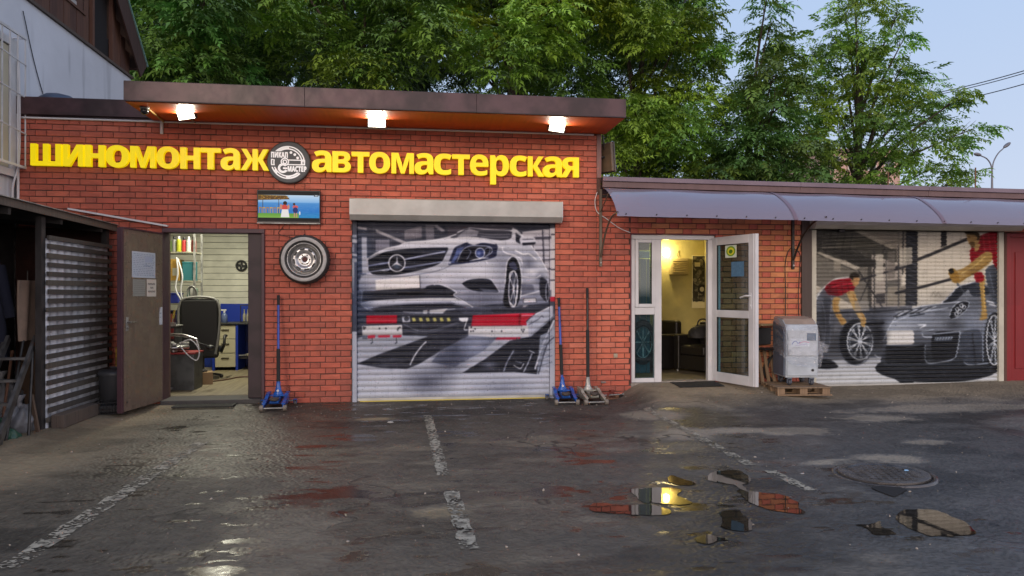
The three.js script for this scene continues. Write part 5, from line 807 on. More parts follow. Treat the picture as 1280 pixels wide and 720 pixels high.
// socket box low on the wall
single('wall_socket', [box(2.735, 2.79, 0.545, 0.60, -0.002, 0.014, 0.004), rod([2.762, 0.572, 0.01], [2.762, 0.572, 0.02], 0.012)], M(0.36, 0.30, 0.22, 0.6), 'tiny worn grey socket low on the bricks to the left of the entrance', 'socket');
single('water_tap', [rod([2.58, 0.21, 0.0], [2.58, 0.21, 0.05], 0.012), box(2.545, 2.615, 0.205, 0.225, 0.03, 0.06, 0.006)], M(0.16, 0.15, 0.14, 0.5), 'small dark pipe stub on bricks above the rusty red jack', 'pipe stub');
// mats
{
  const t = thing('rubber_mat', 'black slatted rubber mat lying before the workshop doorway', 'door mat', [-2.58, 0, 0.20]);
  const mm = M(0.022, 0.022, 0.021, 0.7, { map: T.mott, mrep: 4 }), h0 = gy(-2.58, 0.2) + 0.004;
  part(t, 'mat_frame', [box(-0.36, 0.36, h0, h0 + 0.016, -0.145, -0.13), box(-0.36, 0.36, h0, h0 + 0.016, 0.13, 0.145), box(-0.36, -0.345, h0, h0 + 0.016, -0.129, 0.129), box(0.345, 0.36, h0, h0 + 0.016, -0.129, 0.129)], mm);
  for (let i = 0; i < 22; i++) { const x = -0.33 + i * 0.0314; part(t, 'rib', [box(x - 0.009, x + 0.009, h0, h0 + 0.013, -0.129, 0.129)], mm); }
  const q = thing('door_mat', 'thin dark textile mat on the concrete ramp at the glazed entrance', 'door mat', [3.86, 0, 0.19], 0.02);
  const g = new THREE.BoxGeometry(0.64, 0.008, 0.36, 16, 1, 10); const p = g.attributes.position; for (let i = 0; i < p.count; i++) p.setY(i, p.getY(i) + gy(3.86 + p.getX(i), 0.19 + p.getZ(i)) + 0.009 + 0.003 * Math.sin(p.getX(i) * 9));
  part(q, 'pile', [g], M(0.018, 0.018, 0.018, 0.95, { bump: T.fine, brep: 10, bs: 0.004, map: T.mott, mrep: 3 }));
}
// manhole
{
  const [cx, , cz] = atY(1104, 594, 0.0), t = thing('manhole_cover', 'round iron manhole cover set a little tilted in the wet asphalt near the puddles', 'manhole cover', [cx, 0.014, cz]);
  t.rotation.set(-0.02, 0.5, 0.03);
  const iron = M(0.115, 0.105, 0.10, 0.42, { metalness: 0.4, map: T.dirt, mrep: 2.2, bump: T.fine, brep: 3, bs: 0.002, rmap: T.mottHi, rrep: 2 });
  part(t, 'cover', [lathe([[0, 0.006], [0.27, 0.006], [0.275, 0.012], [0.325, 0.012], [0.33, 0.006], [0.33, -0.05], [0, -0.05]], 56)], iron);
  for (let i = 0; i < 14; i++) for (let j = 0; j < 14; j++) { const x = -0.26 + i * 0.04, z = -0.26 + j * 0.04; if (Math.hypot(x, z) < 0.25 && (i + j) % 2 === 0) part(t, 'stud', [box(x - 0.013, x + 0.013, 0.006, 0.0105, z - 0.013, z + 0.013)], iron); }
  part(t, 'ring', [lathe([[0.345, -0.05], [0.345, -0.004], [0.375, -0.004], [0.38, -0.05]], 56)], iron);
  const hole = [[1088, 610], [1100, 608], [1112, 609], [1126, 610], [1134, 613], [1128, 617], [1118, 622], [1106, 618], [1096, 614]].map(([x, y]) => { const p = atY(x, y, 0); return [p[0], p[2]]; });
  struct('pothole_shade', sheet(hole, 0.006), M(0.004, 0.004, 0.004, 0.9));  // flat black sheet painted for the dark inside the broken hole
}

// ------------------------------------------------------------------ service machine on a pallet, odds and ends by the open door leaf
{
  const [px, , pz] = [5.10, 0, 0.54], h0 = gy(5.10, 0.54) + 0.004, turn = -0.10;
  const t = thing('wooden_pallet', 'low worn wooden pallet under the grey service machine beside the painted shutter', 'pallet', [px, h0, pz], turn);
  for (let i = 0; i < 5; i++) part(t, 'plank', [box(-0.36, 0.36, 0.098, 0.118, -0.29 + i * 0.122, -0.195 + i * 0.122, 0.003)], i % 2 ? MAT.wood : M(0.24, 0.17, 0.11, 0.85, { map: T.wood, mrep: 2 }));
  for (let i = 0; i < 3; i++) { const z = -0.28 + i * 0.235; part(t, 'skid', [box(-0.37 + i * 0.01, 0.38, 0.0, 0.018, z, z + 0.09, 0.003)], MAT.wood); for (const x of [-0.35, -0.05, 0.25]) part(t, 'block', [box(x, x + 0.10, 0.019, 0.096, z + 0.002, z + 0.088, 0.003)], MAT.wood); }
  const s = thing('service_machine', 'grey wheeled air conditioning service machine wrapped in clear film on a wooden pallet', 'workshop machine', [px + 0.02, h0 + 0.119, pz - 0.03], turn - 0.06);
  const shell = M(0.50, 0.56, 0.62, 0.38, { map: T.mott, mrep: 1.5 }), dk = M(0.12, 0.15, 0.21, 0.45, { map: T.mott, mrep: 2 });
  part(s, 'body', [extrudeX([[0.22, 0.11], [0.235, 0.30], [0.235, 0.72], [0.215, 0.80], [0.10, 0.87], [-0.22, 0.90], [-0.24, 0.86], [-0.24, 0.11]], -0.205, 0.215)], shell);
  part(s, 'side_panel', [extrudeX([[0.19, 0.13], [0.20, 0.70], [0.17, 0.77], [-0.22, 0.84], [-0.22, 0.13]], -0.222, -0.206)], dk);
  part(s, 'front_panel', [box(-0.185, 0.195, 0.40, 0.74, 0.2355, 0.252, 0.012)], M(0.62, 0.66, 0.70, 0.35, { map: T.mott, mrep: 2 }));
  part(s, 'door_panel', [box(-0.19, 0.20, 0.135, 0.37, 0.232, 0.246, 0.01)], shell);
  part(s, 'display', [box(0.06, 0.18, 0.60, 0.70, 0.2525, 0.262, 0.006)], M(0.10, 0.14, 0.20, 0.15));
  part(s, 'top_cover', [extrudeX([[0.20, 0.815], [0.09, 0.882], [-0.21, 0.912], [-0.21, 0.902], [0.09, 0.872], [0.19, 0.81]], -0.195, 0.205)], M(0.42, 0.33, 0.27, 0.4, { map: T.mott, mrep: 2 }));
  part(s, 'drain_plug', [rod([0.14, 0.21, 0.245], [0.14, 0.21, 0.256], 0.018)], MAT.black);
  const deco = M(1, 1, 1, 0.45); deco.map = canvasTex(256, 128, (k) => { k.fillStyle = '#c4ccd4'; k.fillRect(0, 0, 256, 128); k.lineWidth = 8; k.strokeStyle = '#3c4fa0'; k.beginPath(); k.moveTo(14, 96); k.quadraticCurveTo(50, 10, 82, 60); k.quadraticCurveTo(96, 96, 120, 50); k.stroke(); k.strokeStyle = '#c25b7d'; k.beginPath(); k.moveTo(110, 84); k.quadraticCurveTo(160, 30, 244, 66); k.stroke(); k.strokeStyle = '#8a6fb4'; k.lineWidth = 5; k.beginPath(); k.moveTo(60, 108); k.lineTo(210, 88); k.stroke(); });
  part(s, 'decal', [new THREE.PlaneGeometry(0.25, 0.11).translate(-0.02, 0.575, 0.2535)], deco, { keepUV: true });
  for (const x of [-0.14, 0.15]) for (const z of [-0.17, 0.17]) { const c = part(s, 'caster', [box(x - 0.032, x + 0.032, 0.085, 0.112, z - 0.032, z + 0.032, 0.006), box(x - 0.030, x - 0.022, 0.03, 0.085, z - 0.02, z + 0.02), box(x + 0.022, x + 0.030, 0.03, 0.085, z - 0.02, z + 0.02)], dk); part(c, 'caster_wheel', [lathe([[0, -0.018], [0.036, -0.018], [0.041, -0.012], [0.041, 0.012], [0.036, 0.018], [0, 0.018]], 18).rotateZ(Math.PI / 2).translate(x, 0.042, z)], M(0.05, 0.055, 0.07, 0.5)); }
  // film: a crumpled clear sheet draped over the upper half
  const film = new THREE.MeshPhysicalMaterial({ color: lin(0.95, 0.96, 0.98), roughness: 0.09, transmission: 0.90, thickness: 0, ior: 1.6 });
  const fp = (u, v) => { // u 0..1 round the front from left side to right side, v 0 top .. 1 bottom
    const a = lerp(-2.3, 2.3, u), cs = Math.cos(a), sn = Math.sin(a), sq = (c) => Math.sign(c) * Math.abs(c) ** 0.32;
    const n = fbm(u * 9, v * 7, 9, 301, 4) - 0.5, n2 = Math.abs(vnoise(u * 22 + v * 7, v * 12 - u * 9, 64, 303) - 0.5), loose = 0.5 + v;
    const x = 0.005 + sq(sn) * (0.228 + 0.05 * v * v * (u > 0.5 ? 1.5 : 0.4)) + n * 0.05 * loose, z = 0.015 + sq(cs) * 0.255 + (n * 0.07 + n2 * 0.05) * loose;
    return [x, lerp(0.905, 0.34 + 0.10 * Math.sin(u * 9) + 0.06 * n, v) - (cs > 0 ? 0.10 * (1 - v) : 0.0), z];
  };
  const NU = 64, NV = 30, pos = [], idx = []; for (let j = 0; j <= NV; j++) for (let i = 0; i <= NU; i++) pos.push(...fp(i / NU, j / NV)); for (let j = 0; j < NV; j++) for (let i = 0; i < NU; i++) { const a = j * (NU + 1) + i; idx.push(a, a + NU + 1, a + 1, a + 1, a + NU + 1, a + NU + 2); }
  const g = new THREE.BufferGeometry(); g.setAttribute('position', new THREE.Float32BufferAttribute(pos, 3)); g.setIndex(idx); g.computeVertexNormals();
  film.bumpMap = again(T.mottHi, 7); film.bumpScale = 0.02;
  const fl = part(s, 'film_wrap', [g], film);
  part(fl, 'loose_film', [new THREE.SphereGeometry(0.09, 24, 16).scale(1, 0.9, 0.5).translate(0.27, 0.50, 0.20)].map((q) => { const p = q.attributes.position; for (let i = 0; i < p.count; i++) { const k = 1 + 0.7 * (vnoise(p.getX(i) * 30 + 50, p.getY(i) * 30 + 50, 512, 311) - 0.5); p.setXYZ(i, 0.27 + (p.getX(i) - 0.27) * k, 0.5 + (p.getY(i) - 0.5) * k, 0.2 + (p.getZ(i) - 0.2) * k); } q.computeVertexNormals(); return q; }), film);
}
{
  const hy = gy(4.9, 0.12) + 0.004;
  const t = thing('wooden_chair', 'old wooden folding chair half hidden between the open glazed door and the service machine', 'chair', [4.93, hy, 0.16], 0.3);
  for (const x of [-0.17, -0.06, 0.05]) part(t, 'slat', [beam([x, 0.02, 0.06], [x + 0.02, 0.52, -0.06], 0.045, 0.018)], MAT.wood);
  part(t, 'seat', [box(-0.2, 0.18, 0.50, 0.52, -0.16, 0.14, 0.005)], MAT.black); part(t, 'backrest', [box(-0.18, 0.2, 0.55, 0.80, -0.15, -0.12, 0.02)], MAT.black); part(t, 'shelf_board', [box(-0.2, 0.19, 0.835, 0.855, -0.16, 0.06, 0.003)], M(0.4, 0.3, 0.16, 0.7, { map: T.wood, mrep: 2 }));
  const h = thing('hose_coil', 'black rubber hose coil resting against bricks behind the service machine', 'hose', [5.06, hy, 0.08], 0.2);
  for (let k = 0; k < 3; k++) part(h, 'loop', [new THREE.TorusGeometry(0.19 + 0.012 * k, 0.013, 8, 40).translate(0.02 * k, 0.21 + 0.012 * k, 0.03 * k)], MAT.rubber);
}

// ------------------------------------------------------------------ lean-to shed at the left
{
  const X = -3.75, t = thing('lean_to_shed', 'dark lean-to shed with a slatted side wall at the left edge of the yard', 'shed');
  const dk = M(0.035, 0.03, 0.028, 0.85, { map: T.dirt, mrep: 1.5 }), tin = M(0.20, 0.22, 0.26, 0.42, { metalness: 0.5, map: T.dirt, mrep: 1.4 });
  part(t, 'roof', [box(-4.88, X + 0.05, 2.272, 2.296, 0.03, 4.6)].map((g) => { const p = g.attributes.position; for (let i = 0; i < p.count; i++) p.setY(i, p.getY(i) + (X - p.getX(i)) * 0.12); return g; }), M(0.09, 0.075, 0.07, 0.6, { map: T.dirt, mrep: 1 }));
  part(t, 'roof_edge', [beam([X + 0.065, 2.245, 0.04], [X + 0.065, 2.30, 4.6], 0.022, 0.075)], MAT.oldWood); part(t, 'metal_lip', [beam([X + 0.070, 2.288, 0.04], [X + 0.070, 2.344, 4.6], 0.055, 0.008)], MAT.zinc);
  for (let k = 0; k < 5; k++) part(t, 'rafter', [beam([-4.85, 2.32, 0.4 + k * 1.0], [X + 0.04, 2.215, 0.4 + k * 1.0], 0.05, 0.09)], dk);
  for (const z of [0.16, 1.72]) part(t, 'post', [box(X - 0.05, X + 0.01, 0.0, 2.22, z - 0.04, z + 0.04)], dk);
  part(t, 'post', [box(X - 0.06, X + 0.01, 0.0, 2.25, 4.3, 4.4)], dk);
  for (let i = 0; i < 21; i++) { // horizontal battens nailed over corrugated sheet, overlapping a little unevenly
    const y = 0.135 + i * 0.094; part(t, 'batten', [beam([X + 0.035, y + rr(-0.008, 0.008), 0.13 + rr(-0.02, 0.04)], [X + 0.04, y + rr(-0.008, 0.008), 1.70 + rr(-0.03, 0.02)], 0.020 + rr(0, 0.006), 0.050 + rr(-0.007, 0.005))], i % 3 ? M(0.085, 0.075, 0.065, 0.8, { map: T.wood, mrep: 2 }) : M(0.12, 0.105, 0.085, 0.8, { map: T.wood, mrep: 2 }));
  }
  for (let k = 0; k < 2; k++) { const pos = [], idx = [], n = 60; for (let i = 0; i <= n; i++) { const z = 0.14 + k * 0.78 + i / n * 0.80, x = X + 0.006 + k * 0.003 + 0.012 * Math.sin(z * 2 * Math.PI / 0.16); for (const y of [0.05, 2.0]) pos.push(x, y, z); } for (let i = 0; i < n; i++) { const a = i * 2; idx.push(a, a + 1, a + 2, a + 2, a + 1, a + 3); } const g = new THREE.BufferGeometry(); g.setAttribute('position', new THREE.Float32BufferAttribute(pos, 3)); g.setIndex(idx); g.computeVertexNormals(); part(t, 'corrugated_sheet', [g], M(0.74, 0.78, 0.85, 0.36, { metalness: 0.1, map: T.dirt, mrep: 0.9 })); }
  part(t, 'shade_lining', [box(-4.889, -4.87, 0.0, 2.38, 0.03, 4.6)], dk);  // dark lining added over the pale wall to stand in for shed shade
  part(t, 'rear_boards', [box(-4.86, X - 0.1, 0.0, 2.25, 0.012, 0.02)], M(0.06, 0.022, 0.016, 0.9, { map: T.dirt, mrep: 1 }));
  const b = thing('timber_beam', 'short thick weathered timber lying at the foot of the slatted shed wall', 'timber', [-3.62, gy(-3.6, 1.2), 1.25], 0);
  part(b, 'beam', [box(-0.075, 0.06, 0.0, 0.135, -0.42, 0.42, 0.008)], MAT.oldWood);
  // bin, basket, level
  const bin = thing('plastic_bin', 'black round plastic bin with lid between the slatted shed wall and brown metal door', 'bin', [-3.56, gy(-3.56, 0.5), 0.42]);
  part(bin, 'body', [lathe([[0, 0], [0.145, 0], [0.175, 0.40], [0.182, 0.41], [0.182, 0.43], [0, 0.43]], 36)], M(0.05, 0.052, 0.056, 0.5)); part(bin, 'lid', [lathe([[0.188, 0.415], [0.192, 0.44], [0.175, 0.47], [0.05, 0.485], [0, 0.485]], 36), rod([-0.05, 0.50, 0], [0.05, 0.50, 0], 0.012)], M(0.06, 0.062, 0.066, 0.45));
  const bk = thing('wire_basket', 'black wire basket on the ground before the plastic bin', 'basket', [-3.46, gy(-3.46, 0.78) + 0.003, 0.74], 0.2);
  for (let k = 0; k < 3; k++) { const y = 0.012 + k * 0.065, w = 0.15 + 0.012 * k, d = 0.10 + 0.01 * k; part(bk, 'wire', [rod([-w, y, -d], [w, y, -d], 0.005), rod([-w, y, d], [w, y, d], 0.005), rod([-w, y, -d], [-w, y, d], 0.005), rod([w, y, -d], [w, y, d], 0.005)], MAT.black); }
  for (let i = 0; i < 12; i++) { const x = -0.15 + i * 0.0273; part(bk, 'wire', [rod([x, 0.01, 0.10], [x * 1.12, 0.15, 0.122], 0.004), rod([x, 0.01, -0.10], [x * 1.12, 0.15, -0.122], 0.004)], MAT.black); } part(bk, 'liner', [box(-0.14, 0.14, 0.02, 0.11, -0.09, 0.09, 0.02)], M(0.02, 0.02, 0.022, 0.6));
  const yl = thing('warning_bar', 'yellow upright bar standing on the wall behind the black plastic bin', 'bar', [-3.66, 0, 0.07]);
  part(yl, 'bar', [box(-0.02, 0.02, 0.42, 0.76, -0.02, 0.02, 0.004)], M(0.55, 0.33, 0.03, 0.6, { map: T.mottHi, mrep: 5 }));
  single('steel_rod', [rod([-3.58, 0.5, 0.06], [-3.60, 1.62, 0.04], 0.011)], MAT.darkSteel, 'thin dark rod leaning on bricks above the black plastic bin', 'rod');
  // aluminium ladder leaning in the open bay
  const ld = thing('step_ladder', 'folded aluminium ladder leaning in the shed in front of the slatted wall', 'ladder', [0, 0, 0]);
  const alu = M(0.20, 0.195, 0.19, 0.4, { metalness: 0.7, map: T.dirt, mrep: 3 });
  const la = [-3.68, 0.0, 2.72], lb = [-3.86, 0.98, 1.62];
  for (const o of [0, 0.26]) part(ld, 'rail', [beam([la[0] - o, la[1] + 0.02, la[2] - o * 0.1], [lb[0] - o, lb[1], lb[2]], 0.03, 0.07)], alu);
  for (const o of [0.06, 0.36]) part(ld, 'rail', [beam([la[0] - o, la[1] + 0.02, la[2] - 0.20], [lb[0] - o + 0.02, lb[1] - 0.06, lb[2] - 0.05], 0.02, 0.04)], alu);
  for (let k = 1; k < 5; k++) { const f = k / 5, p = [0, 1, 2].map((i) => lerp(la[i], lb[i], f)); part(ld, 'rung', [beam([p[0], p[1], p[2]], [p[0] - 0.26, p[1], p[2]], 0.07, 0.025)], alu); }
  [['thin dark pole leaning nearest to the slatted wall among the scrap in the shed', -3.72, 2.05, -3.84, 1.72, 0.9], ['second thin dark pole from the slatted wall among the scrap in the shed', -3.80, 2.3, -3.95, 1.66, 1.02], ['bent rusty pole crossing behind the ladder in the shed', -3.9, 2.2, -4.2, 1.4, 0.8], ['longest dark pole lying low over the sacks in the shed', -3.72, 2.6, -4.0, 1.66, 0.42]].forEach(([label, x0, z0, x1, z1, h], i) => { const q = thing('scrap_pole', label, 'pole', [0, 0, 0]); part(q, 'pole', [rod([x0, 0.02, z0], [x1, h, z1], 0.014)], i === 2 ? MAT.rust : MAT.darkSteel); part(q, 'end_cap', [rod([x1, h, z1], [x1 - 0.004, h + 0.03, z1 - 0.01], 0.018)], MAT.rust); });
  // sacks, cloth, junk
  const sack = (name, label, pos, r, mat, s) => { const g = new THREE.SphereGeometry(1, 36, 24), p = g.attributes.position; for (let i = 0; i < p.count; i++) { const x = p.getX(i), y = p.getY(i), z = p.getZ(i), k = 1 + 0.42 * (fbm(x * 2.2 + 8, y * 2.2 + z * 1.7 + 8, 64, s, 4) - 0.5) + 0.10 * Math.sin(Math.atan2(z, x) * 7 + y * 3); p.setXYZ(i, x * r[0] * k, Math.max(0, (y * k + 0.85) * r[1]), z * r[2] * k); } g.computeVertexNormals(); const q = thing(name, label, 'sack', pos); part(q, 'sack_body', [g], mat); part(q, 'tied_neck', [lathe([[0.05, 0], [0.02, 0.05], [0.06, 0.12], [0.0, 0.12]], 14).translate(0, r[1] * 1.78, 0)], mat); return q; };
  sack('plastic_sack', 'grey plastic sack slumped at the foot of the ladder in the shed', [-3.92, 0.03, 1.82], [0.15, 0.15, 0.17], M(0.20, 0.20, 0.21, 0.4, { map: T.mott, mrep: 3 }), 401);
  sack('plastic_sack', 'pale sack piled behind the ladder at the left picture edge in the shed', [-4.20, 0.02, 1.60], [0.20, 0.28, 0.22], M(0.16, 0.155, 0.15, 0.5, { map: T.mott, mrep: 3 }), 411);
  sack('plastic_sack', 'dark green sack on the floor under the ladder rails in the shed', [-3.88, 0.0, 2.15], [0.12, 0.07, 0.12], M(0.02, 0.07, 0.045, 0.45), 421);
  const cl = thing('hanging_cloth', 'beige work cloth hanging in the shed beside the slatted wall', 'cloth', [-3.95, 0.95, 1.60]);
  { const g = new THREE.BoxGeometry(0.02, 0.62, 0.28, 1, 14, 12), p = g.attributes.position; for (let i = 0; i < p.count; i++) p.setX(i, p.getX(i) + 0.02 * Math.sin(p.getZ(i) * 32 + p.getY(i) * 3)); g.computeVertexNormals(); part(cl, 'cloth_body', [g.translate(0, 0.31, 0)], M(0.28, 0.20, 0.15, 0.9, { map: T.mott, mrep: 2 })); part(cl, 'hook', [rod([0, 0.62, 0], [0, 0.72, 0], 0.006)], MAT.darkSteel); }
  const cb = thing('cardboard_sheet', 'brown board standing against the rear wall inside the dark shed', 'board', [-4.45, 0, 0.12]); part(cb, 'board', [box(-0.3, 0.35, 0.05, 1.05, 0.0, 0.03, 0.003)], M(0.17, 0.11, 0.07, 0.85, { map: T.mott, mrep: 1 })); part(cb, 'tape', [box(-0.03, 0.03, 0.06, 1.04, 0.031, 0.033)], M(0.22, 0.15, 0.09, 0.6));
  const ct = thing('dark_coat', 'dark blue coat hanging from a rafter at the left picture edge in the shed', 'coat', [-4.55, 0.75, 1.2]); { const g = new THREE.CylinderGeometry(0.12, 0.22, 1.05, 24, 10), p = g.attributes.position; for (let i = 0; i < p.count; i++) { const a = Math.atan2(p.getZ(i), p.getX(i)), k = 1 + 0.12 * Math.sin(a * 6 + p.getY(i) * 2); p.setX(i, p.getX(i) * k); p.setZ(i, p.getZ(i) * k * 0.5); } g.computeVertexNormals(); part(ct, 'coat_body', [g.translate(0, 0.52, 0)], M(0.02, 0.025, 0.05, 0.9)); for (const s of [-1, 1]) part(ct, 'sleeve', [rod([s * 0.12, 0.98, 0], [s * 0.25, 0.42, 0.03], 0.06, 0.05, 12)], M(0.02, 0.025, 0.05, 0.9)); }
  single('wooden_lath', [beam([-3.72, 0.02, 1.86], [-3.80, 0.42, 1.84], 0.025, 0.035)], M(0.14, 0.09, 0.06, 0.8, { map: T.wood, mrep: 2 }), 'short brown lath leaning on the grey sack in the shed', 'lath');
}
// ------------------------------------------------------------------ plastered house behind, at the left
{
  const t = thing('plastered_house', 'white plastered house with brown timber upper storey above the left end of the garage', 'house'), X = -4.9;
  const plaster = M(0.74, 0.77, 0.82, 0.85, { map: T.mottHi, mrep: 0.35, bump: T.mott, brep: 0.8, bs: 0.02 });
  plaster.map = again(tex(256, (u, v) => { const s = fbm(u * 6, v * 6, 6, 71, 5), st = fbm(u * 24, v * 3, 24, 73, 3); return 0.74 + 0.22 * s - 0.16 * smoothstep(st, 0.6, 0.8); }), 0.28);
  part(t, 'wall', wallBoxes(0, 1, 0, 5.18, 0, 1, []).map(() => box(X - 0.35, X, 0.0, 5.18, -3.75, 6)), plaster);
  part(t, 'ledge', [box(X - 0.3, X + 0.035, 5.181, 5.225, -3.78, 6)], MAT.oldWood);
  const brown = [M(0.135, 0.06, 0.038, 0.75, { map: T.wood, mrep: 1.2 }), M(0.11, 0.05, 0.034, 0.75, { map: T.wood, mrep: 1.2 }), M(0.155, 0.07, 0.042, 0.75, { map: T.wood, mrep: 1.2 })];
  part(t, 'upper_wall', [box(X - 0.25, X - 0.06, 5.226, 5.6, -3.75, 6), box(X - 0.25, X - 0.06, 5.6, 6.6, -2.9, 6)], M(0.012, 0.01, 0.01, 0.9));
  for (let i = 0; i < 46; i++) { const z = -3.74 + i * 0.20; if (z > -2.95 && z < -2.3 || z > 2.0) continue; part(t, 'plank', [box(X - 0.058 + 0.006 * (i % 2), X - 0.02 + 0.006 * (i % 2), 5.228, (z > -1.9 && z < -1.0) ? 5.62 : Math.min(6.9, 5.36 + 0.95 * (z + 4.02)), z, z + 0.194, 0.003)], brown[(i * 7) % 3]); }
  for (const z of [-3.02, -2.28]) part(t, 'window_post', [box(X - 0.05, X + 0.01, 5.228, 5.36 + 0.95 * (z + 4.02), z, z + 0.07, 0.004)], brown[2]);
  part(t, 'window_rail', [box(X - 0.045, X + 0.005, 5.62, 5.66, -2.0, -0.95, 0.003)], brown[2]); for (let k = 0; k < 5; k++) part(t, 'blind_slat', [box(X - 0.05, X - 0.02, 5.68 + k * 0.07, 5.735 + k * 0.07, -1.98, -1.0, 0.003)], M(0.42, 0.40, 0.38, 0.5));
  // steep roof whose eave overhangs the timber storey
  const slope = Math.atan(0.95), zl = -4.02, yl = 5.50;
  const tilt = (x0, x1, up0, up1, l0, l1) => { const g = flat(box(x0, x1, up0, up1, l0, l1)), p = g.attributes.position; for (let i = 0; i < p.count; i++) { const l = p.getZ(i), u = p.getY(i); p.setZ(i, zl + l * Math.cos(slope) - u * Math.sin(slope)); p.setY(i, yl + l * Math.sin(slope) + u * Math.cos(slope)); } g.computeVertexNormals(); return g; };
  const roof = part(t, 'roof', [tilt(X - 0.6, X + 0.13, -0.08, 0.02, 0, 5.2)], M(0.05, 0.028, 0.022, 0.8, { map: T.wood, mrep: 1 }));
  part(roof, 'verge_board', [tilt(X + 0.131, X + 0.155, -0.36, 0.03, -0.02, 5.2)], M(0.085, 0.042, 0.032, 0.7, { map: T.wood, mrep: 1 }));
  part(roof, 'verge_trim', [tilt(X + 0.10, X + 0.175, 0.031, 0.055, -0.04, 5.2)], M(0.20, 0.36, 0.32, 0.5));
  part(roof, 'eave_board', [tilt(X - 0.6, X + 0.13, -0.10, 0.025, -0.04, -0.005)], M(0.07, 0.035, 0.028, 0.7));
  // barred window low on the plaster
  const wn = part(t, 'window', [box(X + 0.001, X + 0.03, 2.9, 4.5, 0.02, 1.4)], M(0.045, 0.045, 0.045, 0.2)); part(wn, 'frame', [box(X + 0.031, X + 0.06, 2.86, 2.95, 0.0, 1.42), box(X + 0.031, X + 0.06, 4.45, 4.54, 0.0, 1.42), box(X + 0.031, X + 0.06, 2.951, 4.449, 0.0, 0.16), box(X + 0.031, X + 0.06, 2.951, 4.449, 0.42, 0.5)], MAT.white); part(wn, 'curtain', [box(X + 0.0305, X + 0.035, 2.96, 4.44, 0.17, 0.41)], M(0.5, 0.46, 0.34, 0.9));
  const gr = part(t, 'grille', [box(X + 0.13, X + 0.155, 2.97, 3.0, -0.01, 1.5), box(X + 0.13, X + 0.155, 4.57, 4.60, -0.01, 1.5)], MAT.white); for (let k = 0; k < 9; k++) { const z = 0.0 + k * 0.17; part(gr, 'bar', [beam([X + 0.142, 2.99, z], [X + 0.142, 4.58, z], 0.014, 0.014)], MAT.white); } for (const y of [3.4, 3.85, 4.25]) part(gr, 'bar', [beam([X + 0.15, y, -0.01], [X + 0.15, y + 0.1, 1.5], 0.012, 0.012)], MAT.white); for (const y of [2.985, 4.585]) part(gr, 'bar', [rod([X, y, 0.0], [X + 0.14, y, 0.0], 0.01)], MAT.white);
  part(t, 'service_pipe', [tube([[X + 0.03, 2.4, 0.06], [X + 0.05, 2.75, 0.10], [X + 0.09, 3.0, 0.06], [X + 0.10, 3.6, 0.05], [X + 0.09, 4.3, 0.05]], 0.013, 30)], MAT.conduit);
  part(t, 'wall_wire', [tube([[X + 0.015, 5.0, -0.2], [X + 0.012, 4.4, -0.5], [X + 0.012, 3.8, -0.9]], 0.006, 16, 6)], MAT.black);
  const tp = thing('dark_tarpaulin', 'folded dark blue tarpaulin lying on the garage roof below the barred window', 'tarpaulin', [-4.6, 3.86, -0.45]); { const g = new THREE.SphereGeometry(1, 30, 16), p = g.attributes.position; for (let i = 0; i < p.count; i++) { const k = 1 + 0.5 * (fbm(p.getX(i) * 2 + 9, p.getY(i) * 2 + p.getZ(i) + 9, 64, 501, 3) - 0.5); p.setXYZ(i, p.getX(i) * 0.34 * k, Math.max(-0.02, p.getY(i) * 0.16 * k), p.getZ(i) * 0.28 * k); } g.computeVertexNormals(); part(tp, 'sheet_body', [g], M(0.05, 0.07, 0.11, 0.4)); part(tp, 'edge_hem', [tube([[-0.3, 0.02, 0.2], [0, 0.05, 0.27], [0.3, 0.02, 0.15]], 0.012, 12, 6)], M(0.06, 0.08, 0.12, 0.4)); }
}

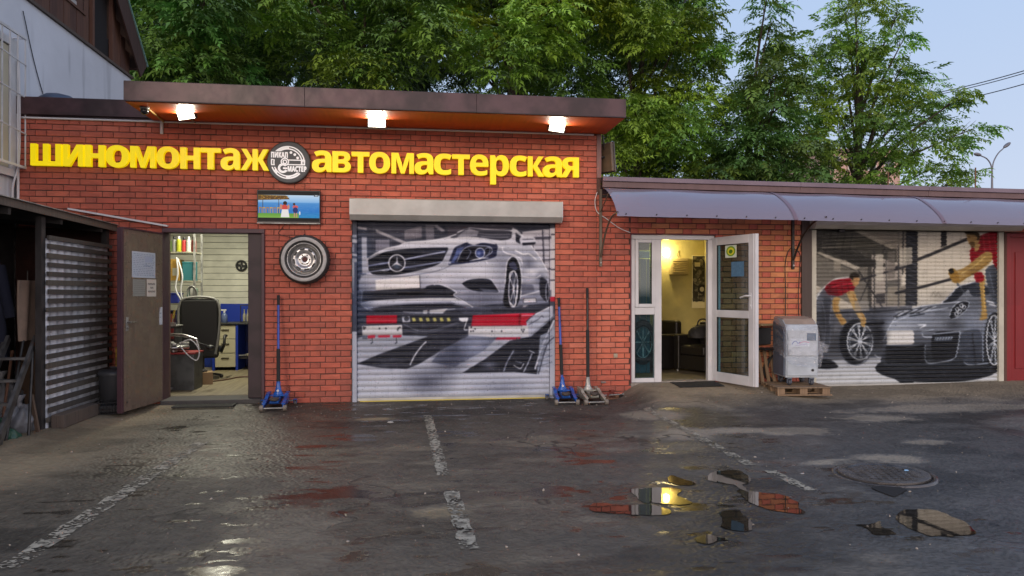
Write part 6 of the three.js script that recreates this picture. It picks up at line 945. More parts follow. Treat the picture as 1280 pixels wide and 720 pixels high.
// ------------------------------------------------------------------ inside the workshop
{
  const fl = 0.086;
  const lamp = thing('ceiling_lamp', 'white tube lamp hanging under the ceiling inside the open workshop', 'lamp', [-3.0, 2.86, -1.9]);
  part(lamp, 'fitting', [box(-0.07, 0.07, 0.04, 0.09, -0.65, 0.65, 0.006)], MAT.white); part(lamp, 'tube_light', [rod([-0.035, 0.022, -0.6], [-0.035, 0.022, 0.6], 0.014), rod([0.035, 0.022, -0.6], [0.035, 0.022, 0.6], 0.014)], new THREE.MeshPhysicalMaterial({ color: lin(0.8, 0.8, 0.8), emissive: lin(1, 0.97, 0.80), emissiveIntensity: 4 })); part(lamp, 'chain', [rod([0, 0.09, -0.5], [0, 0.34, -0.5], 0.006), rod([0, 0.09, 0.5], [0, 0.34, 0.5], 0.006)], MAT.zinc);
  const al = new THREE.RectAreaLight(new THREE.Color().setRGB(1, 0.96, 0.76), 100, 0.14, 1.2); al.rotation.x = -Math.PI / 2; lamp.add(al);
  // ribbed white door in the rear wall
  for (let k = 0; k < 15; k++) part(garage, 'rear_slat', [box(-4.55, -2.2, 1.12 + k * 0.112, 1.227 + k * 0.112, -4.05, -4.02, 0.008)], M(0.80, 0.79, 0.68, 0.5, { map: T.mott, mrep: 1 }));
  part(garage, 'rear_panel', [box(-4.55, -2.2, fl, 1.118, -4.05, -4.03), box(-4.70, -0.96, fl, 3.19, -4.12, -4.06)], M(0.012, 0.035, 0.25, 0.5, { map: T.dirt, mrep: 2 }));
  const fan = thing('wall_fan', 'small black round fan on the ribbed white rear wall of the workshop', 'fan', [-3.10, 1.93, -3.99]); part(fan, 'ring', [new THREE.TorusGeometry(0.085, 0.018, 8, 28)], MAT.black); for (let k = 0; k < 4; k++) part(fan, 'blade', [box(0.01, 0.075, -0.025, 0.012, -0.004, 0.004).rotateZ(k * 1.571)], MAT.black);
  // storage shelf
  const S = thing('storage_shelf', 'tall metal storage shelf of cans and boxes inside the workshop', 'shelf', [-3.74, fl, -2.62]); const x0 = -0.5, x1 = 0.28;
  for (const x of [x0, x1]) for (const z of [-0.2, 0.2]) part(S, 'upright', [box(x - 0.015, x + 0.015, 0, 2.35, z - 0.015, z + 0.015)], MAT.zinc);
  for (const y of [0.25, 0.75, 1.16, 1.52, 1.98]) part(S, 'shelf_board', [box(x0, x1, y, y + 0.025, -0.21, 0.21, 0.003)], M(0.42, 0.40, 0.30, 0.6, { map: T.dirt, mrep: 2 }));
  const wy = (y) => fl + y + 0.026;
  const cans = [[-0.20, 0.5, 0.5, 0.52], [-0.125, 0.12, 0.20, 0.05], [-0.05, 0.30, 0.30, 0.28], [0.025, 0.4, 0.42, 0.03], [0.10, 0.5, 0.05, 0.05], [0.175, 0.6, 0.6, 0.55], [0.245, 0.3, 0.05, 0.04]], names = ['pale', 'green', 'grey', 'yellow green', 'red', 'white', 'dark red'];
  cans.forEach(([x, r, g, b], i) => { const c = thing('spray_can', names[i] + ' can, number ' + ['one', 'two', 'three', 'four', 'five', 'six', 'seven'][i] + ' from the left in the row topping the storage shelf', 'can', [-3.74 + x, wy(1.98), -2.5 + 0.02 * (i % 2)]), h = 0.17 + 0.04 * hash(i, 3, 77); part(c, 'body', [lathe([[0, 0], [0.036, 0], [0.038, 0.006], [0.038, h - 0.02], [0.02, h], [0, h]], 18)], M(r, g, b, 0.35)); part(c, 'cap', [lathe([[0.02, h], [0.022, h + 0.045], [0, h + 0.05]], 14)], i % 2 ? MAT.white : MAT.black); });
  const yb = thing('storage_box', 'ochre box on the upper board of the storage shelf', 'box', [-3.86, wy(1.52), -2.58]); part(yb, 'body', [box(-0.16, 0.16, 0, 0.34, -0.12, 0.14, 0.006)], M(0.55, 0.32, 0.06, 0.6, { map: T.mott, mrep: 3 })); part(yb, 'label_card', [box(0.06, 0.14, 0.08, 0.2, 0.1405, 0.143)], MAT.cream);
  const tb = thing('storage_box', 'teal box to the right of the ochre box on the storage shelf', 'box', [-3.57, wy(1.52), -2.56]); part(tb, 'body', [box(-0.08, 0.08, 0, 0.28, -0.12, 0.12, 0.006)], M(0.03, 0.16, 0.18, 0.5)); part(tb, 'lid', [box(-0.085, 0.085, 0.281, 0.30, -0.125, 0.125, 0.004)], M(0.04, 0.20, 0.22, 0.5));
  const bb = thing('plastic_crate', 'blue plastic crate on the middle board of the storage shelf', 'crate', [-3.86, wy(1.16), -2.55]); part(bb, 'body', [box(-0.15, 0.16, 0, 0.15, -0.11, 0.14, 0.01)], M(0.03, 0.05, 0.35, 0.45)); part(bb, 'rim', [box(-0.16, 0.17, 0.151, 0.165, -0.12, 0.15, 0.004)], M(0.05, 0.07, 0.45, 0.45));
  const hs = thing('white_hose', 'white hoses hanging down the front of the storage shelf', 'hose', [-3.72, 0, -2.38]); part(hs, 'hose', [tube([[0, 2.0, 0], [0.03, 1.75, 0.03], [0.0, 1.5, 0.04], [0.12, 1.25, 0.05], [0.16, 1.05, 0.04]], 0.014, 30), tube([[0.02, 1.98, 0], [0.10, 1.7, 0.04], [0.08, 1.45, 0.05], [0.15, 1.2, 0.05]], 0.012, 30)], MAT.white);
  for (const [i, x, c, y] of [[0, -0.36, [0.10, 0.25, 0.08], 0.75], [1, -0.18, [0.30, 0.08, 0.05], 0.75], [2, 0.0, [0.14, 0.14, 0.14], 0.75], [3, 0.15, [0.10, 0.22, 0.16], 1.16]]) { const c2 = thing('oil_canister', ['dark green', 'brown red', 'black', 'grey green'][i] + ' oil canister ' + (i < 3 ? 'on the lower board of the storage shelf' : 'at the right of the blue crate on the shelf'), 'canister', [-3.68 + x, wy(y), -2.55]); part(c2, 'body', [box(-0.065, 0.065, 0, 0.24, -0.08, 0.08, 0.02)], M(...c, 0.4)); part(c2, 'cap', [rod([0.02, 0.24, 0], [0.02, 0.275, 0], 0.02)], MAT.black); }
  [['small red oil can on the lower board beside the hanging white hoses', -3.60, 0.75, [0.42, 0.04, 0.03]], ['squat green tin on the lowest board of the storage shelf', -3.66, 0.25, [0.05, 0.16, 0.07]], ['tall pale bottle on the board beside the blue crate', -3.50, 1.16, [0.5, 0.5, 0.46]], ['short yellow tin at the right end of the lower shelf board', -3.50, 0.75, [0.5, 0.36, 0.04]]].forEach(([label, x, y, c3], i) => { const q = thing('tin_can', label, 'can', [x, wy(y), -2.47]), h = [0.2, 0.13, 0.26, 0.12][i]; part(q, 'body', [lathe([[0, 0], [0.045, 0], [0.047, 0.006], [0.047, h - 0.02], [0.03, h], [0, h]], 18)], M(...c3, 0.4)); part(q, 'cap', [rod([0, h, 0], [0, h + 0.03, 0], 0.018)], MAT.black); });
  [['coiled dark cable hanging from the middle shelf board', -3.62, 1.02], ['coiled grey cable hanging at the right upright of the shelf', -3.48, 1.35]].forEach(([label, x, y], i) => { const q = thing('cable_coil', label, 'cable', [x, fl + y, -2.36]); for (let k = 0; k < 3; k++) part(q, 'loop', [new THREE.TorusGeometry(0.07 + 0.008 * k, 0.009, 6, 24).scale(0.8, 1.3, 1).rotateZ(0.1 * k).translate(0.006 * k, 0, 0.012 * k)], i ? MAT.zinc : MAT.rubber); });
  // tyre changer with its clamp arm
  const m = thing('tyre_changer', 'dark grey tyre changing machine with red edged top just inside the doorway', 'workshop machine', [-3.30, fl, -0.95], 0.0);
  part(m, 'cabinet', [box(-0.45, 0.29, 0.0, 0.50, -0.30, 0.12, 0.012)], M(0.085, 0.09, 0.085, 0.5, { map: T.dirt, mrep: 2 })); part(m, 'top_edge', [box(-0.46, 0.30, 0.501, 0.525, -0.31, 0.13, 0.006)], M(0.28, 0.03, 0.03, 0.5)); part(m, 'pedal', [box(-0.18, 0.02, 0.03, 0.05, 0.12, 0.26, 0.004)], MAT.zinc);
  part(m, 'turntable', [lathe([[0, 0.56], [0.20, 0.56], [0.22, 0.59], [0.20, 0.62], [0, 0.62]], 28).translate(-0.05, 0, -0.08), rod([-0.05, 0.52, -0.08], [-0.05, 0.56, -0.08], 0.06)], MAT.steel); for (let k = 0; k < 4; k++) part(m, 'clamp_jaw', [box(0.08, 0.21, 0.621, 0.655, -0.03, 0.03, 0.006).rotateY(k * 1.571 + 0.4).translate(-0.05, 0, -0.08)], MAT.zinc);
  part(m, 'arm', [tube([[-0.38, 0.55, -0.1], [-0.20, 0.74, -0.02], [0.10, 0.76, 0.02], [0.30, 0.70, 0.04]], 0.022, 24), rod([0.30, 0.70, 0.04], [0.34, 0.56, 0.05], 0.018)], MAT.steel); part(m, 'knob', [new THREE.SphereGeometry(0.05, 18, 12).scale(1.2, 0.8, 1).translate(0.46, 0.58, -0.05), rod([0.28, 0.66, 0.0], [0.46, 0.59, -0.05], 0.012)], MAT.black); part(m, 'air_hose', [tube([[0.1, 0.66, 0.1], [0.25, 0.70, 0.13], [0.36, 0.55, 0.13], [0.33, 0.42, 0.14], [0.24, 0.47, 0.14], [0.10, 0.62, 0.12]], 0.008, 40)], MAT.white);
  part(m, 'guard_hoop', [new THREE.TorusGeometry(0.20, 0.012, 8, 30, 3.1).rotateZ(-1.5).translate(-0.43, 0.22, 0.14)], MAT.rubber);
  const rg = thing('red_rag', 'crumpled red rag on the left end of the tyre changing machine', 'rag', [-3.62, fl + 0.527, -0.92]); { const g = new THREE.SphereGeometry(1, 24, 14), p = g.attributes.position; for (let i = 0; i < p.count; i++) { const k = 1 + 0.7 * (fbm(p.getX(i) * 3 + 9, p.getY(i) * 3 + p.getZ(i) * 2 + 9, 64, 601, 3) - 0.5); p.setXYZ(i, p.getX(i) * 0.13 * k, Math.max(0, p.getY(i) * 0.10 * k), p.getZ(i) * 0.10 * k); } g.computeVertexNormals(); part(rg, 'cloth', [g], M(0.32, 0.015, 0.02, 0.9)); part(rg, 'corner', [beam([0.05, 0.01, 0.05], [0.14, 0.0, 0.10], 0.05, 0.012)], M(0.30, 0.015, 0.02, 0.9)); }
  const tt = thing('tool_trolley', 'dark tool trolley crowded with tools between the tyre changing machine and the storage shelf', 'tool trolley', [-3.60, fl, -1.62]);
  part(tt, 'cabinet', [box(-0.22, 0.15, 0.10, 0.86, -0.16, 0.16, 0.01)], M(0.05, 0.05, 0.055, 0.45, { map: T.dirt, mrep: 3 })); for (let k = 0; k < 4; k++) part(tt, 'drawer', [box(-0.20, 0.13, 0.14 + k * 0.18, 0.29 + k * 0.18, 0.1605, 0.172, 0.004)], k % 2 ? M(0.22, 0.03, 0.03, 0.45) : M(0.10, 0.10, 0.10, 0.45)); part(tt, 'tray', [box(-0.23, 0.16, 0.861, 0.875, -0.17, 0.17), box(-0.23, 0.16, 0.876, 0.92, 0.155, 0.17)], MAT.zinc);
  for (const [i, x, c3] of [[0, -0.10, [0.4, 0.05, 0.04]], [1, 0.0, [0.05, 0.12, 0.3]], [2, 0.08, [0.45, 0.33, 0.05]]]) { const dv = thing('hand_tool', ['red', 'blue', 'yellow'][i] + ' handled hand tool standing in the tray of the dark tool trolley', 'tool', [-3.60 + x, fl + 0.876, -1.58]); part(dv, 'grip', [rod([0, 0.10, 0], [0.02, 0.22, 0], 0.016, 0.014)], M(...c3, 0.4)); part(dv, 'shaft', [rod([-0.015, 0.0, 0], [0, 0.10, 0], 0.006)], MAT.steel); }
  const jb = thing('junk_box', 'open cardboard box of parts on the floor in front of the dark tool trolley', 'box', [-3.12, fl, -1.55], 0.3); part(jb, 'carton', [box(-0.16, 0.16, 0, 0.18, -0.12, 0.12, 0.004)], M(0.30, 0.20, 0.11, 0.85)); for (let k = 0; k < 8; k++) part(jb, 'metal_bit', [beam([rr(-0.12, 0.12), 0.185, rr(-0.08, 0.08)], [rr(-0.12, 0.12), 0.22, rr(-0.08, 0.08)], 0.03, 0.025)], k % 2 ? MAT.zinc : MAT.darkSteel);
  // office chair seen from behind
  const c = thing('office_chair', 'black high backed office chair standing behind the tyre changing machine', 'chair', [-3.28, fl, -2.05], 0.1); const pad = new RoundedBoxGeometry(0.56, 0.92, 0.10, 5, 0.045).translate(0, 0.80, 0);
  part(c, 'backrest', [pad], M(0.012, 0.012, 0.013, 0.6, { bump: T.fine, brep: 4, bs: 0.002 })); part(c, 'back_frame', [tube([[-0.24, 0.40, 0.05], [-0.285, 0.7, 0.04], [-0.285, 1.15, 0.03], [-0.22, 1.255, 0.03], [0.22, 1.255, 0.03], [0.285, 1.15, 0.03], [0.285, 0.7, 0.04], [0.24, 0.40, 0.05]], 0.02, 50)], M(0.20, 0.20, 0.19, 0.5)); part(c, 'seat', [new RoundedBoxGeometry(0.52, 0.10, 0.50, 4, 0.04).translate(0, 0.45, -0.28)], MAT.black); part(c, 'armrest', [tube([[0.30, 0.42, -0.1], [0.35, 0.55, -0.05], [0.35, 0.66, -0.1], [0.34, 0.66, -0.35]], 0.022, 20)], MAT.black); part(c, 'gas_column', [rod([0, 0.08, -0.25], [0, 0.42, -0.25], 0.03)], MAT.darkSteel); for (let k = 0; k < 5; k++) { const a = k * 1.257; part(c, 'foot', [beam([0, 0.09, -0.25], [0.28 * Math.cos(a), 0.05, -0.25 + 0.28 * Math.sin(a)], 0.04, 0.03), new THREE.SphereGeometry(0.03, 10, 8).translate(0.28 * Math.cos(a), 0.03, -0.25 + 0.28 * Math.sin(a))], MAT.black); }
  // blue bench
  const b = thing('work_bench', 'blue workbench with beige drawers along the rear wall of the workshop', 'workbench', [-2.9, fl, -3.66]);
  part(b, 'bench_top', [box(-0.55, 0.75, 0.80, 0.83, -0.3, 0.28, 0.006)], M(0.05, 0.05, 0.05, 0.45, { map: T.dirt, mrep: 2 })); for (const x of [-0.55, -0.16, 0.70]) part(b, 'side_panel', [box(x, x + 0.04, 0, 0.799, -0.28, 0.26)], M(0.012, 0.04, 0.33, 0.45)); for (let k = 0; k < 3; k++) { const d = part(b, 'drawer', [box(-0.505, -0.165, 0.06 + k * 0.245, 0.295 + k * 0.245, 0.2, 0.25, 0.006)], M(0.48, 0.44, 0.30, 0.5)); part(d, 'handle', [box(-0.40, -0.27, 0.21 + k * 0.245, 0.225 + k * 0.245, 0.2505, 0.27, 0.003)], MAT.darkSteel); }
  part(b, 'rear_board', [box(-0.55, 0.75, 0.83, 1.15, -0.30, -0.28)], M(0.012, 0.04, 0.35, 0.45)); part(b, 'low_shelf', [box(-0.115, 0.695, 0.20, 0.22, -0.27, 0.22)], MAT.darkSteel);
  const cr = thing('wire_tray', 'dark wire tray of glass bottles on the blue workbench', 'tray', [-2.83, fl + 0.831, -3.60]); part(cr, 'tray_frame', [box(-0.17, 0.2, 0, 0.012, -0.1, 0.1), rod([-0.17, 0.30, 0.1], [0.2, 0.30, 0.1], 0.008), rod([-0.17, 0.0, 0.1], [-0.17, 0.30, 0.1], 0.008), rod([0.2, 0.0, 0.1], [0.2, 0.30, 0.1], 0.008)], MAT.darkSteel); for (let i = 0; i < 5; i++) { const bt = thing('glass_bottle', ['first', 'second', 'third', 'fourth', 'fifth'][i] + ' glass bottle from the left in the wire tray on the workbench', 'bottle', [-2.96 + i * 0.065, fl + 0.845, -3.60 + 0.02 * (i % 2)]); part(bt, 'body', [lathe([[0, 0], [0.026, 0], [0.027, 0.11], [0.012, 0.15], [0.011, 0.20], [0, 0.20]], 14)], M(0.35, 0.33, 0.24, 0.15)); part(bt, 'cap', [rod([0, 0.20, 0], [0, 0.215, 0], 0.012)], MAT.zinc); }
  sackLike('metal_junk', 'heap of grey metal offcuts on the low shelf of the blue workbench', [-2.62, fl + 0.222, -3.55], 0.30);
  function sackLike(name, label, pos, w) { const q = thing(name, label, 'scrap heap', pos); for (let i = 0; i < 26; i++) { const x = rr(-w, w), z = rr(-0.12, 0.15), y = rr(0.02, 0.22) * (1 - Math.abs(x) / w * 0.6), a = rr(0, 3.1); part(q, 'offcut', [beam([x, y, z], [x + 0.14 * Math.cos(a), y + rr(-0.04, 0.06), z + 0.08 * Math.sin(a)], 0.03, 0.02)], i % 3 ? MAT.zinc : M(0.35, 0.31, 0.22, 0.6)); } }
  const tl = thing('blue_bottle', 'pale blue spray bottle on the bench top at the right of the office chair', 'bottle', [-3.27, fl + 0.831, -3.50]); part(tl, 'body', [lathe([[0, 0], [0.05, 0], [0.05, 0.12], [0.02, 0.17], [0, 0.17]], 16)], M(0.12, 0.16, 0.30, 0.3)); part(tl, 'trigger', [beam([0, 0.17, 0], [0, 0.22, 0], 0.03, 0.03), beam([-0.06, 0.22, 0], [0.03, 0.22, 0], 0.025, 0.025)], MAT.white);
  single('floor_cable', [tube([[-3.2, fl + 0.012, -1.6], [-2.9, fl + 0.012, -1.9], [-2.7, fl + 0.012, -2.3], [-2.3, fl + 0.012, -2.2]], 0.012, 30)], M(0.10, 0.05, 0.03, 0.6), 'dark cable lying across the wooden workshop floor', 'cable');
  for (let i = 0; i < 12; i++) part(garage, 'floor_board', [box(-4.6 + i * 0.24, -4.365 + i * 0.24, 0.0855, 0.0885, -4.0, -0.33)], M(0.30 + 0.05 * hash(i, 1, 4), 0.25 + 0.04 * hash(i, 1, 4), 0.17, 0.55, { map: T.wood, mrep: 1 }));
}
// ------------------------------------------------------------------ inside the shop
{
  const fl = 0.19, p = atZ(833, 309, -2.36);
  const L = thing('wall_lamp', 'glowing white wall lamp at the top of the yellow room behind the entrance', 'lamp', [p[0], 2.13, -2.36]);
  part(L, 'shade', [lathe([[0.03, -0.07], [0.055, -0.05], [0.06, 0.02], [0.045, 0.08]], 20)], new THREE.MeshPhysicalMaterial({ color: lin(0.8, 0.75, 0.55), emissive: lin(1, 0.80, 0.38), emissiveIntensity: 2.6, transmission: 0.3, roughness: 0.8 })); part(L, 'bulb', [new THREE.SphereGeometry(0.03, 14, 10)], new THREE.MeshPhysicalMaterial({ emissive: lin(1, 0.82, 0.42), emissiveIntensity: 9 })); part(L, 'wall_plate', [box(-0.02, 0.02, -0.05, 0.05, -0.138, -0.12, 0.004), rod([0, 0.0, -0.12], [0, -0.06, -0.01], 0.008)], MAT.zinc);
  const pl = new THREE.PointLight(new THREE.Color().setRGB(1, 0.80, 0.40), 1.2, 0, 2); pl.shadow.radius = 2; L.add(pl);
  const hp = atZ(849, 333, -2.45), H = thing('wall_heater', 'beige louvred wall heater beside the glowing lamp on the yellow wall', 'heater', [hp[0], hp[1] - 0.15, -2.498]);
  part(H, 'casing', [box(-0.17, 0.17, 0, 0.30, 0.0, 0.08, 0.015)], M(0.42, 0.33, 0.14, 0.5)); for (let k = 0; k < 6; k++) part(H, 'louvre', [box(-0.13, 0.13, 0.045 + k * 0.038, 0.062 + k * 0.038, 0.0805, 0.09, 0.003)], M(0.30, 0.23, 0.09, 0.5)); part(H, 'feed_cable', [tube([[0.0, 0.30, 0.03], [-0.02, 0.36, 0.02], [0.0, 0.42, 0.012]], 0.006, 10, 6)], MAT.black);
  const a = atZ(865, 319, -2.49), b = atZ(882, 385, -2.49), po = thing('wall_poster', 'tall black and white photo poster on the yellow wall inside the entrance', 'poster', [a[0], b[1], -2.494]); const w = 0.32, h = a[1] - b[1], pm = M(1, 1, 1, 0.6); pm.map = canvasTex(192, 512, (k) => { k.fillStyle = '#d8cfa6'; k.fillRect(0, 0, 192, 512); k.fillStyle = '#26221c'; k.fillRect(8, 8, 176, 440); for (let i = 0; i < 90; i++) { const l = 40 + 150 * hash(i, 1, 31); k.fillStyle = `rgba(${l},${l * 0.96},${l * 0.82},0.5)`; k.beginPath(); k.ellipse(12 + 168 * hash(i, 2, 31), 20 + 420 * hash(i, 3, 31), 6 + 26 * hash(i, 4, 31), 5 + 20 * hash(i, 5, 31), hash(i, 6, 31) * 3, 0, 7); k.fill(); } k.fillStyle = '#c9c1a6'; k.fillRect(30, 70, 60, 40); k.fillStyle = '#141210'; k.beginPath(); k.arc(110, 330, 46, 0, 7); k.fill(); k.fillStyle = '#b5ad92'; k.beginPath(); k.arc(110, 330, 24, 0, 7); k.fill(); });
  part(po, 'print', [new THREE.PlaneGeometry(w, h).translate(w / 2, h / 2, 0.006)], pm, { keepUV: true }); part(po, 'backing', [box(0, w, 0, h, 0.0, 0.005)], MAT.paper);
  const leather = M(0.014, 0.012, 0.011, 0.35, { bump: T.mott, brep: 3, bs: 0.004 });
  const chair = (label, x, z, turn) => { const c = thing('leather_armchair', label, 'armchair', [x, fl, z], turn, 'black leather armchairs inside the entrance'); part(c, 'seat', [new RoundedBoxGeometry(0.5, 0.16, 0.5, 4, 0.04).translate(0, 0.34, 0)], leather); part(c, 'backrest', [new RoundedBoxGeometry(0.52, 0.46, 0.14, 4, 0.05).translate(0, 0.56, -0.28)], leather); for (const s of [-1, 1]) part(c, 'armrest', [new RoundedBoxGeometry(0.12, 0.56, 0.6, 4, 0.03).translate(s * 0.31, 0.30, -0.03)], leather); part(c, 'base', [box(-0.25, 0.25, 0.04, 0.26, -0.25, 0.25, 0.01)], leather); for (const s of [-1, 1]) for (const q of [-0.24, 0.24]) part(c, 'foot', [rod([s * 0.3, 0, q], [s * 0.3, 0.04, q], 0.02)], MAT.zinc); return c; };
  chair('black leather armchair with a bag on it just inside the glazed entrance', 4.54, -1.25, -1.1); chair('black leather armchair in shadow farther behind the first one inside the entrance', 3.98, -1.85, -1.2);
  const bag = thing('travel_bag', 'black bag with a loop handle lying on the armchair inside the entrance', 'bag', [4.52, fl + 0.56, -1.22], 0.2); { const g = new THREE.SphereGeometry(1, 30, 18), q = g.attributes.position; for (let i = 0; i < q.count; i++) { const k = 1 + 0.3 * (fbm(q.getX(i) * 2 + 9, q.getY(i) * 2 + q.getZ(i) + 9, 64, 701, 3) - 0.5); q.setXYZ(i, q.getX(i) * 0.24 * k, Math.max(-0.02, q.getY(i) * 0.20 * k), q.getZ(i) * 0.16 * k); } g.computeVertexNormals(); part(bag, 'body', [g], M(0.014, 0.014, 0.016, 0.7)); part(bag, 'handle', [tube([[-0.1, 0.14, 0], [-0.06, 0.26, 0.02], [0.06, 0.26, 0.02], [0.1, 0.14, 0]], 0.012, 20)], MAT.black); }
  const bl = thing('reflection_backdrop', 'teal blind added to show reflections in the narrow window to the left of the entrance', 'backdrop', [3.19, 0, -0.24]); for (let k = 0; k < 6; k++) part(bl, 'teal_strip', [box(-0.145 + k * 0.048, -0.10 + k * 0.048, 0.3, 1.92, -0.006 + 0.012 * (k % 2), 0.006 + 0.012 * (k % 2), 0.003)], M(0.03, 0.13, 0.17, 0.7)); part(bl, 'top_band', [box(-0.14, 0.14, 1.93, 2.03, 0.0, 0.012)], MAT.white); part(bl, 'orange_band', [box(-0.14, 0.14, 2.04, 2.15, 0.0, 0.012)], M(0.40, 0.17, 0.06, 0.7));  // added backdrop, its teal, white and orange strips coloured for reflections in the glass
  const wh = thing('alloy_wheel', 'alloy wheel displayed low behind the narrow window pane', 'wheel', [3.22, 0.74, -0.20]); part(wh, 'tyre', [new THREE.TorusGeometry(0.27, 0.05, 12, 40).scale(0.6, 1, 0.5)], MAT.rubber); part(wh, 'rim', [new THREE.TorusGeometry(0.225, 0.014, 8, 40).scale(0.6, 1, 0.5)], MAT.steel); for (let k = 0; k < 8; k++) part(wh, 'spoke', [beam([0, 0, 0.0], [0.13 * Math.cos(k * 0.785), 0.22 * Math.sin(k * 0.785), 0.01], 0.02, 0.016)], MAT.steel);
}

// ------------------------------------------------------------------ trees
const leafMat = new THREE.MeshPhysicalMaterial({ color: 0xffffff, roughness: 0.55, transmission: 0.36, thickness: 0, side: THREE.DoubleSide, ior: 1.4 });
function sprayGeo(n, L, seedN) { // a drooping leaf of pointed leaflets along a stalk
  const pos = [], idx = [];
  const leaf = (o, dir, up, len, wid) => {
    const d = V(...dir).normalize(), s = d.clone().cross(V(...up)).normalize(), nrm = s.clone().cross(d).normalize(), b = pos.length / 3, P = (t, w, h) => { const q = V(...o).addScaledVector(d, t * len).addScaledVector(s, w * wid).addScaledVector(nrm, h * wid - 0.25 * t * t * len * 0.4); pos.push(q.x, q.y, q.z); };
    P(0, 0, 0); P(0.30, 0.62, 0.22); P(0.36, -0.58, 0.22); P(0.42, 0, 0); P(0.66, 0.26, 0.1); P(0.58, -0.22, 0.1); P(1, 0.05, -0.1);
    idx.push(b, b + 1, b + 3, b, b + 3, b + 2, b + 3, b + 1, b + 4, b + 3, b + 5, b + 2, b + 3, b + 4, b + 6, b + 3, b + 6, b + 5);
  };
  for (let i = 0; i < n; i++) {
    const t = (i + 1) / n, y = -0.22 * t * t * L, z = t * L * 0.7, s = i % 2 ? 1 : -1, j = hash(i, seedN, 5) - 0.5;
    if (i === n - 1) leaf([0, y, z], [0.1 * j, -0.5, 1], [0, 1, 0.4], L * 0.42, L * 0.19); else leaf([0, y, z], [s * (0.9 + 0.3 * j), -0.35 + 0.5 * j, 0.55], [0.2 * j, 1, 0.1], L * 0.36, L * 0.15);
  }
  const g = new THREE.BufferGeometry(); g.setAttribute('position', new THREE.Float32BufferAttribute(pos, 3)); g.setIndex(idx); g.computeVertexNormals(); return g;
}
const SPRAYS = [sprayGeo(7, 0.42, 1), sprayGeo(9, 0.50, 2), sprayGeo(5, 0.36, 3)];
const bark = M(0.060, 0.045, 0.034, 0.9, { map: T.streak, mrep: 1.2, bump: T.streak, brep: 1.5, bs: 0.03 });
// blobs: [px, py, radius px] at depth z, in the photograph's frame, turned into places in the world behind the buildings
function makeTree(label, base, z, blobs, tone, per, spread = 1.6) {
  const t = thing('maple_tree', label, 'tree', base, 0, undefined), [bx0, by0, bz0] = base;
  const C = blobs.map(([px, py, r, dz = 0]) => { const zz = z + dz + rr(-spread, spread), p = atZ(px, py, zz), s = Math.hypot(p[0], zz - EYE[2]) / 900 * 0.98; return { p: V(p[0] - bx0, p[1] - by0, p[2] - bz0), r: r * s, tone: rr(0.66, 1.4), hue: rr(-1, 0.9) }; });
  const top = C.reduce((a, c) => Math.max(a, c.p.y), 0), cx = C.reduce((a, c) => a + c.p.x, 0) / C.length, wood = [];
  const H = Math.min(top * 0.82, 11), stem = [[0, 0, 0], [cx * 0.08 + 0.1, H * 0.35, 0.1], [cx * 0.3 - 0.1, H * 0.7, 0], [cx * 0.5, H, -0.1]];
  const curve = new THREE.CatmullRomCurve3(stem.map((p) => V(...p)));
  const N = 14; for (let i = 0; i < N; i++) { const a = curve.getPoint(i / N), b = curve.getPoint((i + 1) / N), r = (k) => 0.20 * (1 - 0.8 * k) + 0.02; wood.push(rod(a.toArray(), b.toArray(), r(i / N), r((i + 1) / N), 9)); }
  part(t, 'trunk', wood, bark);
  const limbs = [];
  C.forEach((c, i) => { if (i % 2 && C.length > 8) return; const k = clamp(c.p.y / H * 0.62, 0.18, 0.92), a = curve.getPoint(k), m = a.clone().lerp(c.p, 0.5).add(V(0, 0.35, 0)), q = [a, m, c.p]; limbs.push(rod(q[0].toArray(), q[1].toArray(), 0.055, 0.035, 6), rod(q[1].toArray(), q[2].toArray(), 0.035, 0.010, 6)); for (let s = 0; s < 5; s++) { const e = c.p.clone().add(V(rr(-1, 1), rr(-0.6, 1), rr(-1, 1)).multiplyScalar(c.r * 0.85)); limbs.push(rod(c.p.clone().lerp(m, rr(0, 0.4)).toArray(), e.toArray(), 0.012, 0.004, 5)); } });
  part(t, 'limbs', limbs, bark);
  const list = [[], [], []], q = new THREE.Quaternion(), o = new THREE.Object3D();
  for (const c of C) {
    const n = Math.round(5.4 * per * c.r * c.r);
    // leaf sprays gather on twigs: pick twig tips, then leaves around each tip
    const tips = Math.max(6, Math.round(n / 7));
    for (let i = 0; i < tips; i++) {
      const d = V(rr(-1, 1), rr(-1, 1), rr(-1, 1)); if (d.lengthSq() > 1) { i--; continue; } const len = d.length(); d.multiplyScalar((0.35 + 0.65 * Math.pow(len, 0.4)) / Math.max(len, 0.01) * c.r * rr(0.82, 1.18)); d.y *= 0.85;
      const tip = c.p.clone().add(d), tn = rr(0.8, 1.2), lay = d.clone().normalize();
      for (let k = 0; k < 7; k++) {
        o.position.copy(tip).add(V(rr(-0.26, 0.26), rr(-0.16, 0.12), rr(-0.26, 0.26)));
        const az = Math.atan2(lay.x, lay.z) + rr(-1.3, 1.3); o.rotation.set(rr(-0.55, 0.60), az, rr(-0.6, 0.6), 'YXZ'); const s = rr(0.62, 1.12); o.scale.set(s, s, s); o.updateMatrix();
        list[Math.floor(rnd() * 3)].push([o.matrix.clone(), c.tone * tn * rr(0.8, 1.2), c.hue]);
      }
    }
  }
  list.forEach((l, v) => {
    const im = new THREE.InstancedMesh(SPRAYS[v], leafMat, l.length), col = new THREE.Color();
    l.forEach(([m, s, h], i) => { im.setMatrixAt(i, m); im.setColorAt(i, col.setRGB(clamp(tone[0] * s * (1 + 0.22 * h), 0, 1), clamp(tone[1] * s, 0, 1), clamp(tone[2] * s * (1 - 0.3 * h), 0, 1))); });
    im.name = 'crown'; im.userData.kind = 'stuff'; im.castShadow = im.receiveShadow = true; t.add(im);
  });
  return t;
}
